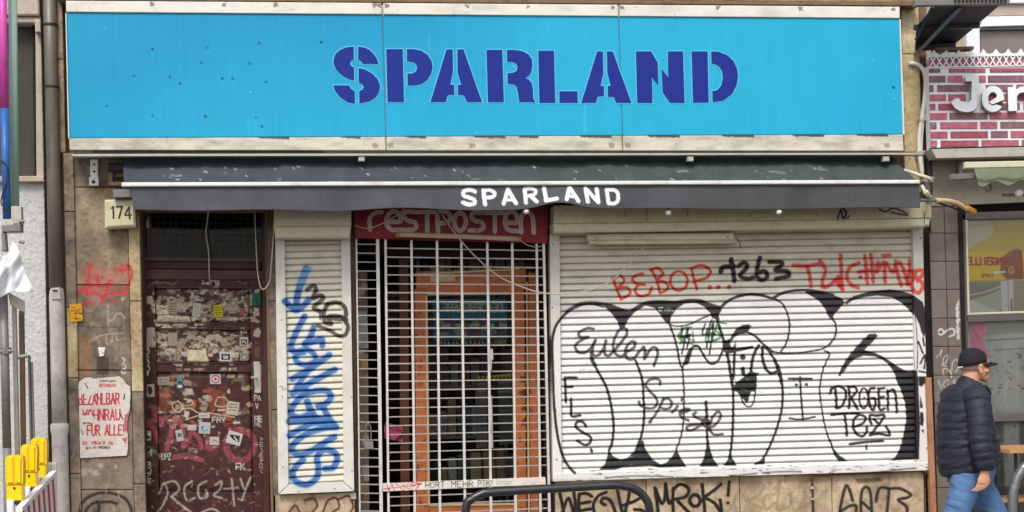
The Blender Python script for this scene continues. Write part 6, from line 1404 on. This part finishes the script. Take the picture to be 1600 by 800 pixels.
MB().tube([P(30, 346, YS-.04), P(38, 346, YS-.04)], .012).build('bolt', M_GREY, k1); MB().tube([P(30, 377, YS-.04), P(38, 379, YS-.04)], .012).build('bolt', M_GREY, k1)
pole([P(5, 452, YS), P(11, 700, YS), P(15, 905, YS)], .030, 'grey scaffold tube below the white sheeting, leftmost of the lower uprights', M_GREY)
o = MB().q([(18, 470), (24, 470), (34, 905), (27, 905)], YS+.1, .05, .003).build('scaffold_post', M_ALU); tag(o, 'flat pale steel upright beside the lower scaffold tube', 'scaffold post')
o = MB().q([(29, 485), (36.5, 485), (42, 905), (35, 905)], YS+.2, .05, .003).build('scaffold_post', M_STONE2); tag(o, 'dark brown stained upright in the middle of the lower scaffold posts', 'scaffold post')
o = MB().q([(43, 555), (46, 555), (56, 905), (52, 905)], YS+.25, .05, .003).q([(47.5, 565), (50, 565), (60, 905), (57, 905)], YS+.25, .04, .003).build('scaffold_post', M_GREY); tag(o, 'thin grooved grey upright nearest the rough rendered wall', 'scaffold post')
o = MB().q([(12, 456), (38, 470), (38, 488), (16, 476)], YS+.02, .02, .003).build('scaffold_bracket', M_ALU); tag(o, 'slanting pale metal bracket just under the white sheeting', 'bracket')
for y, lab in ((548, 'grey coupler on the lower scaffold tube'),):
    c_ = thing('scaffold_coupler', P(12, y, YS), lab, 'coupler')
    MB().tube([P(9, y-5, YS), P(9.3, y+5, YS)], .040, 12).build('collar', M_GREY, c_); MB().tube([P(-2, y+1, YS-.03), P(22, y, YS-.03)], .008).build('bolt', M_GREY, c_); MB().tube([P(28, y+10, YS+.1), P(42, y+8, YS+.1)], .016).build('collar', M_GREY, c_)
cable([(-5,250,YS-.02),(8,255,YS-.04),(12,275,YS-.04),(5,300,YS-.04),(2,318,YS-.04),(14,330,YS-.04)], .005, 'loop of dark cable round the blue scaffold tube', M_CABLED)
# crumpled sheeting
n = 46; q = [(20,374),(26,384),(33,402),(40,428),(50,448),(56,457),(38,456),(22,455),(8,461),(-12,470),(-40,460),(-45,420),(-20,398),(-4,392),(4,400),(14,396)]
def inq(x, y):
    ins = False
    for k in range(len(q)):
        ax, ay = q[k-1]; bx, by = q[k]
        if (ay > y) != (by > y) and x < (bx-ax)*(y-ay)/(by-ay)+ax: ins = not ins
    return ins
m = MB(); stp = 2.0; idx = {}
xs_ = np.arange(-46, 60, stp); ysn = np.arange(372, 474, stp)
def shv(i, j):
    if (i, j) not in idx:
        x, y = xs_[i], ysn[j]; f = float(vnoise(x*1.1+y*.5+40, (y-x*.9)*.45, 15, 2)); idx[(i, j)] = len(m.v); m.v.append(tuple(P(x, y, YS-.08-.13*f)))
    return idx[(i, j)]
for i in range(len(xs_)-1):
    for j in range(len(ysn)-1):
        if inq(xs_[i]+1, ysn[j]+1): m.f.append((shv(i, j), shv(i, j+1), shv(i+1, j+1), shv(i+1, j)))
o = m.build('plastic_sheeting', M_SHEET, None, True); md = o.modifiers.new('Solidify', 'SOLIDIFY'); md.thickness = .003; md2 = o.modifiers.new('Subsurf', 'SUBSURF'); md2.render_levels = 1
tag(o, 'crumpled white plastic sheeting wrapped round the scaffold at the left edge', 'sheeting')

# ------------------------------------------------------------------ barrier with three yellow lamps
def lamp(px0, px1, y0, y1, Y, label):
    t = thing('warning_lamp', P((px0+px1)/2, y1, Y), label, 'warning lamp', 'yellow warning lamps on the barrier')
    yb = y0+(y1-y0)*.58
    w = px1-px0
    poly = [(px0+1, yb), (px0, y0+w*.35), (px0+1, y0+3), (px0+4, y0), (px1-4, y0-.5), (px1-1, y0+2), (px1, y0+w*.4), (px1-.5, yb)]
    ln_ = MB().prism(poly, Y-.05, .10).build('lens_housing', M_YEL, t)
    m = MB(); m.q([(px0+4, y0+2), (px0+w*.42, y0+2), (px0+w*.46, yb-2), (px0+4, yb-2)], Y-.062, .015, .005); m.q([(px0+w*.58, y0+2), (px1-4, y0+3), (px1-4, yb-2), (px0+w*.56, yb-2)], Y-.062, .015, .005); m.build('lens', M_YEL2, t)
    MB().q([(px0+1.5, yb+1), (px1-1, yb), (px1-1, y1-6), (px0+2, y1-5)], Y-.045, .10, .01).build('battery_box', M_YEL2, t)
    MB().q([(px0+3, y1-6), (px1-2, y1-7), (px1-2, y1), (px0+4, y1)], Y-.035, .07, .004).build('foot', M_DARK, t)
    m = MB(); m.ball(P(px0+w*.5, yb+6, Y-.05), .008, 8); m.build('screw', M_DARK, t)
    return t
lamp(47, 73, 685, 755, -.75, 'yellow warning lamp farthest along the barrier, nearest the drainpipe')
lamp(32, 58, 695, 768, -1.15, 'yellow warning lamp in the middle of the three on the barrier')
lamp(8, 36.5, 712, 789, -1.55, 'yellow warning lamp nearest the camera, at the left end of the barrier')
br = thing('road_barrier', P(50, 880, -1.2), 'white road barrier with red striped boards below the yellow lamps', 'barrier')
MB().q([(71, 723), (87.5, 722), (89, 905), (74, 905)], -.68, .05, .01).build('end_post', M_SHEET, br)
mm = MB()
for k in range(3): mm.q([(74+k*5, 726), (75+k*5, 726), (77+k*5, 790), (76+k*5, 790)], -.686, .01)
mm.build('rib', M_ALU, br)
for a, b_ in (((36, 760, -1.2), (46, 905, -1.2)), ((57, 745, -.95), (62, 905, -.95)), ((10, 782, -1.62), (26, 905, -1.62))):
    MB().q([(a[0], a[1]), (a[0]+(11 if a[0] < 50 else 5), a[1]), (a[0]+13, 905), (a[0]+3, 905)], a[2], .05, .008).build('stanchion', M_SHEET, br)
A, B = P(30, 800, -1.75), P(84, 742, -.72)
def rail(A, B, h, d, m_, name):
    m = MB(); o_ = np.array([d, 0, 0]); u_ = np.array([0, 0, h])
    m.add([A-o_, A+o_, B+o_, B-o_, A-o_+u_, A+o_+u_, B+o_+u_, B-o_+u_], [(0,3,2,1),(4,5,6,7),(0,1,5,4),(1,2,6,5),(2,3,7,6),(3,0,4,7)]); return m.build(name, m_, br)
rail(A, B, .03, .02, M_SHEET, 'top_rail'); D0 = np.array([0, 0, .26]); rail(A-D0, B-D0, .25, .012, M_SHEET, 'board')
for k in range(7):
    t0, t1 = k/7+.02, k/7+.075; a = A+(B-A)*t0; b = A+(B-A)*t1; m = MB(); off = np.array([.014, 0, 0]); dn = np.array([0, 0, -.255]); sk = (B-A)*.05
    m.add([a+off, b+off, b+off+dn+sk, a+off+dn+sk, a-off, b-off, b-off+dn+sk, a-off+dn+sk], [(0,1,2,3),(7,6,5,4),(0,4,5,1),(3,2,6,7),(1,5,6,2),(0,3,7,4)]); m.build('red_stripe', M_RED, br)

# ------------------------------------------------------------------ the walking man
YM = -2.0
def T(px, py, dy=0.0):
    p = P(px, py, YM); return np.array([p[0], YM+dy, p[2]])
def sweep(mb, rings, n=20, p=2.0):
    """rings: (centre, half width in the walking plane, half width across)"""
    V = []; F = []; m = len(rings)
    cs = [np.array(r[0], float) for r in rings]
    for i in range(m):
        t = cs[min(i+1, m-1)]-cs[max(i-1, 0)]; t /= np.linalg.norm(t)+1e-9
        yv = np.array([0, 1.0, 0]); u = np.cross(yv, t); u /= np.linalg.norm(u)+1e-9; w = np.cross(t, u)
        for k in range(n):
            a = 2*math.pi*k/n; c, s_ = math.cos(a), math.sin(a)
            V.append(cs[i]+u*rings[i][1]*np.sign(c)*abs(c)**(2/p)+w*rings[i][2]*np.sign(s_)*abs(s_)**(2/p))
    for i in range(m-1):
        for k in range(n): F.append((i*n+k, i*n+(k+1) % n, (i+1)*n+(k+1) % n, (i+1)*n+k))
    F.append(tuple(range(n))[::-1]); F.append(tuple(range((m-1)*n, m*n)))
    mb.add(V, F)
def interp(keys, n, quilt=0.0, pitch=.055):
    pts = [k[0] for k in keys]; out = []
    S = np.cumsum([0]+[np.linalg.norm(np.array(pts[i+1])-np.array(pts[i])) for i in range(len(pts)-1)])
    for s_ in np.linspace(0, S[-1], n):
        i = min(np.searchsorted(S, s_, 'right')-1, len(keys)-2); t = (s_-S[i])/(S[i+1]-S[i]+1e-9); t = t*t*(3-2*t)*.5+t*.5
        c = np.array(pts[i])*(1-t)+np.array(pts[i+1])*t; a = keys[i][1]*(1-t)+keys[i+1][1]*t; b = keys[i][2]*(1-t)+keys[i+1][2]*t
        q_ = quilt*(abs(math.sin(math.pi*s_/pitch))**.5-.6)
        out.append((c, a+q_, b+q_))
    return out
def remesh(mb, name, vox, m_, parent, smooth_it=2, disp=None):
    o = mb.build(name, m_, None, True)
    md = o.modifiers.new('Remesh', 'REMESH'); md.mode = 'VOXEL'; md.voxel_size = vox
    ms_ = o.modifiers.new('Smooth', 'SMOOTH'); ms_.iterations = smooth_it; ms_.factor = .5
    dg = bpy.context.evaluated_depsgraph_get(); me = bpy.data.meshes.new_from_object(o.evaluated_get(dg))
    o.modifiers.clear(); o.data = me; me.materials.clear(); me.materials.append(m_)
    n = len(me.vertices); co = np.empty(n*3, np.float32); me.vertices.foreach_get('co', co); co = co.reshape(-1, 3).astype(float)
    if disp is not None: co = co+disp(co)
    if parent is not None: co = co-wloc(parent); o.parent = parent; WL[o.name] = wloc(parent).copy()
    me.vertices.foreach_set('co', co.astype(np.float32).ravel()); me.update()
    me.polygons.foreach_set('use_smooth', np.ones(len(me.polygons), bool))
    return o
man = thing('person', (T(1515, 900)[0], YM, 0), 'man in black cap, navy quilted jacket and blue jeans walking right past the cafe window', 'person')
M_SKIN = mat('skin', (206,150,122), .55, var=.08, scale=40, bump=.03)
M_JACK = mat('navy_quilted_nylon', (32,35,50), .68, var=.2, scale=20, bump=.35, bscale=30, spec=.5)
M_JEAN = mat('blue_denim', (84,116,160), .85, var=.22, scale=14, bump=.35, bscale=24)
M_CAP = mat('black_cap_cloth', (24,25,32), .8, var=.15)
M_HAIR = mat('grey_stubble', (120,98,86), .9, var=.2, scale=80)
M_SHOE = mat('dark_shoe', (40,38,40), .6)
b = MB()
b.ball(T(1522, 567), .098, 20, (1.0,.80,1.02)); b.ball(T(1529, 580), .070, 18, (.95,.86,.95)); b.ball(T(1536, 589), .040, 14, (1,1,.75)); b.ball(T(1540.5, 593.5), .020, 10, (1,1.1,.9))
b.ball(T(1537, 573), .060, 14, (.8,.85,.9)); b.ball(T(1540, 567.5), .030, 12, (1,1.6,.5))
sweep(b, [(T(1542,570), .010, .009), (T(1545.5,576), .014, .013), (T(1546.5,580), .014, .019), (T(1543.5,582), .010, .016)], 10)
b.ball(T(1543.6, 585.8), .011, 10, (1,2.0,.5)); b.ball(T(1543.2, 588.6), .011, 10, (1,1.8,.55)); b.ball(T(1536, 579, -.045), .022, 10); b.ball(T(1536, 579, .045), .022, 10)
for s_ in (-1, 1):
    b.ball(T(1524.5, 575, s_*.076), .030, 12, (.62,.34,1.0)); b.ball(T(1524, 571, s_*.083), .016, 10, (.9,.5,.9)); b.ball(T(1525, 581.5, s_*.079), .011, 8)
sweep(b, [(T(1519,580), .062, .060), (T(1516,592), .060, .062), (T(1511,606), .070, .085), (T(1508,618), .09, .15)], 18)
sweep(b, [(T(1508,612), .08, .14), (T(1507,630), .11, .18), (T(1508,670), .12, .16), (T(1514,735), .12, .15), (T(1516,748), .10, .14)], 18)
for s_, sh_, el, wr_ in ((-1, (1508,622), (1503,682), (1512,733)), (1, (1508,622), (1512,682), (1530,730))):
    sweep(b, [(T(*sh_, s_*.19), .055, .055), (T(*el, s_*.255), .042, .042), (T(*wr_, s_*.26), .027, .023)], 14)
    d = s_*.26; wx, wy = wr_
    sweep(b, [(T(wx, wy-2, d), .027, .022), (T(wx-.5, wy+6, d), .036, .021), (T(wx-2, wy+14, d), .043, .020), (T(wx-3, wy+19, d), .040, .016)], 14)
    for fx, ln_, dd in ((-10, 1.0, .004), (-6.0, 1.12, .0), (-2.0, 1.05, -.003), (2.2, .9, -.004)):     # little to index finger
        x0, y0 = wx+fx+.6, wy+17
        sweep(b, [(T(x0, y0, d+dd), .0098, .0095), (T(x0-1.2, y0+5*ln_, d+dd), .0095, .0092), (T(x0-3.4, y0+9.0*ln_, d+dd+s_*-.008), .0086, .0084), (T(x0-6.4, y0+11.5*ln_, d+dd+s_*-.016), .0076, .0075), (T(x0-8.2, y0+12.2*ln_, d+dd+s_*-.02), .0045, .0045)], 8)
    sweep(b, [(T(wx+4, wy+8, d), .013, .012), (T(wx+8, wy+13, d+s_*-.012), .0115, .011), (T(wx+8.5, wy+18.5, d+s_*-.022), .0098, .0095), (T(wx+6.5, wy+22.5, d+s_*-.026), .006, .006)], 8)
RL_ = [(1504,742), (1487,795), (1468,848), (1440,905), (1430,920)]; FL_ = [(1528,742), (1561,798), (1586,848), (1604,905), (1608,934)]
for L_, d in ((RL_, -.09), (FL_, .09)):
    sweep(b, [(T(*L_[0], d), .088, .085), (T(*L_[1], d), .075, .072), (T(*L_[2], d), .055, .054), (T(*L_[3], d), .045, .045), (T(*L_[4], d), .036, .036)], 14)
body = remesh(b, 'body', .0042, M_SKIN, man, 3)
eb = MB(); [eb.ball(T(1540.2, 573.6, s_*.034), .0085, 8, (.8,1.2,.6)) for s_ in (-1, 1)]; eb.build('eye', mat('dark_eye', (40,30,28), .3, bump=0), man, True)
eb = MB(); [sweep(eb, [(T(1537,571,s_*.048), .003, .004), (T(1540.5,569.8,s_*.038), .004, .005), (T(1543,570.8,s_*.02), .003, .004)], 6) for s_ in (-1, 1)]; eb.build('eyebrow', M_HAIR, man, True)
hb_ = MB(); hb_.ball(T(1519.5, 570), .099, 18, (.96,.81,1.0)); ho = hb_.build('hair', M_HAIR, None, True)
bm = bmesh.new(); bm.from_mesh(ho.data); zc, xc = T(1518, 583)[2], T(1524, 570)[0]
bmesh.ops.delete(bm, geom=[v for v in bm.verts if v.co.z < zc or v.co.x > xc], context='VERTS'); bm.to_mesh(ho.data); bm.free()
ho.data.transform(Matrix.Translation(-Vector(wloc(man)))); ho.parent = man
# cap
cpm = MB(); V = []; F = []; nn = 32; cc = T(1519.5, 566)
for j in range(10):
    ph = j/9*math.pi/2; r = math.cos(ph)**.75
    for k in range(nn):
        a = 2*math.pi*k/nn; ca = math.cos(a)
        x = cc[0]+.096*r*ca*(1.0 if ca > 0 else .97); y = YM+.084*r*math.sin(a)
        base = cc[2]-.028+.030*(ca+1)*.5                       # band drops towards the nape
        top = T(1519, 545)[2]
        V.append((x-.004*math.sin(ph), y, base+(top-base)*math.sin(ph)**.9))
for j in range(9):
    for k in range(nn): F.append((j*nn+k, j*nn+(k+1) % nn, (j+1)*nn+(k+1) % nn, (j+1)*nn+k))
cpm.add(V, F); capo = cpm.build('cap', M_CAP, man, True); md = capo.modifiers.new('Solidify', 'SOLIDIFY'); md.thickness = .006; md.offset = 1
bmb = MB(); V = []; F = []
for j in range(7):
    for k in range(15):
        a = math.radians(-68+136*k/14); t = j/6
        ext = .086*max(math.cos(a*1.18), 0)**.5
        x = cc[0]+.094*math.cos(a)+ext*t; y = YM+.083*math.sin(a)*(1-.10*t)
        z = cc[2]-.001-.030*(1-math.cos(a))-.020*t*t*1.0+.004*t
        V.append((x, y, z))
for j in range(6):
    for k in range(14): F.append((j*15+k, j*15+k+1, (j+1)*15+k+1, (j+1)*15+k))
bmb.add(V, F); br_ = bmb.build('brim', M_CAP, capo, True); md = br_.modifiers.new('Solidify', 'SOLIDIFY'); md.thickness = .007; md.offset = 0
MB().tube(cat([T(1501, 573, -.035), T(1498.8, 574.5, 0), T(1501, 573, .035)]), .007, 6).build('strap', M_SHEET, capo, True)
m = MB(); m.ball(T(1519, 544.4), .008, 8, (1,1,.6)); m.build('button', M_CAP, capo)
# jacket
j = MB()
keys = [(T(1518.5,733), .205, .19), (T(1514,716), .208, .20), (T(1510,690), .196, .20), (T(1508,665), .178, .20), (T(1507,640), .162, .205), (T(1508,622), .135, .20), (T(1511,611), .112, .15)]
sweep(j, interp(keys, 110, .008, .056), 36, 2.3)
sweep(j, interp([(T(1511,612), .100, .125), (T(1515,603), .090, .095), (T(1519,595), .082, .080)], 12), 26)
sweep(j, [(T(1536,603), .016, .05), (T(1541,608), .016, .05), (T(1544,618), .014, .04)], 10)
for s_, sh_, el, wr_ in ((-1, (1508,619), (1505,682), (1512,731)), (1, (1508,619), (1514,682), (1530,728))):
    kk = [(T(sh_[0], sh_[1]-4, s_*.13), .085, .07), (T(sh_[0], sh_[1]+2, s_*.19), .090, .080), (T((sh_[0]+el[0])/2, (sh_[1]+el[1])/2, s_*.235), .078, .072), (T(*el, s_*.26), .075, .070), (T((el[0]+wr_[0])/2, (el[1]+wr_[1])/2, s_*.265), .070, .066), (T(wr_[0], wr_[1]-5, s_*.265), .060, .056), (T(*wr_, s_*.265), .046, .042)]
    sweep(j, interp(kk, 80, .007, .054), 22)
def wr(co):
    f = np.array([[float(a) for a in (vnoise(co[:,0]*90+co[:,2]*30, co[:,2]*140+co[:,1]*60, 6, 3)-.5)*.020]]).T
    c0_ = np.array([np.mean(co[:,0]), YM, 0]); d = co-c0_; d[:,2] = 0; d /= np.linalg.norm(d, axis=1)[:, None]+1e-9
    return d*f
remesh(j, 'jacket', .0062, M_JACK, man, 1, wr)
jz = MB(); jz.tube(cat([T(1533,668,-.208), T(1530,685,-.215), T(1534,700,-.218)]), .003, 6); jz.build('pocket_zip', M_CAP, man)
t_ = MB()
sweep(t_, [(T(1516,724), .165, .165), (T(1516,740), .170, .17), (T(1516,756), .13, .16)], 24)
for L_, d in ((RL_, -.09), (FL_, .09)):
    kk = [(T(L_[0][0], L_[0][1]-6, d), .108, .092), (T(*L_[0], d), .108, .095), (T(*L_[1], d), .088, .086), (T(*L_[2], d), .070, .070), (T(*L_[3], d), .062, .062), (T(L_[4][0], L_[4][1]-1, d), .060, .058)]
    sweep(t_, interp(kk, 40), 22)
remesh(t_, 'jeans', .0075, M_JEAN, man, 2, lambda co: np.stack([(vnoise(co[:,2]*160+co[:,0]*60, co[:,0]*40+co[:,1]*90, 8, 3)-.5)*.028]*2+[co[:,0]*0], -1)*np.array([1,.6,0]))
for (x, y), d, tilt in ((RL_[4], -.09, .5), (FL_[4], .09, -.25)):
    m = MB(); a = T(x, y, d); c, s_ = math.cos(tilt), math.sin(tilt)
    R_ = lambda px_, pz_: a+np.array([px_*c+pz_*s_, 0, -px_*s_*1.0+pz_*c])
    sweep(m, [(R_(-.07,-.035), .025, .03), (R_(-.04,-.03), .045, .038), (R_(.03,-.035), .045, .044), (R_(.11,-.05), .035, .048), (R_(.18,-.06), .022, .038), (R_(.205,-.065), .01, .02)], 14)
    m.build('shoe', M_SHOE, man, True)
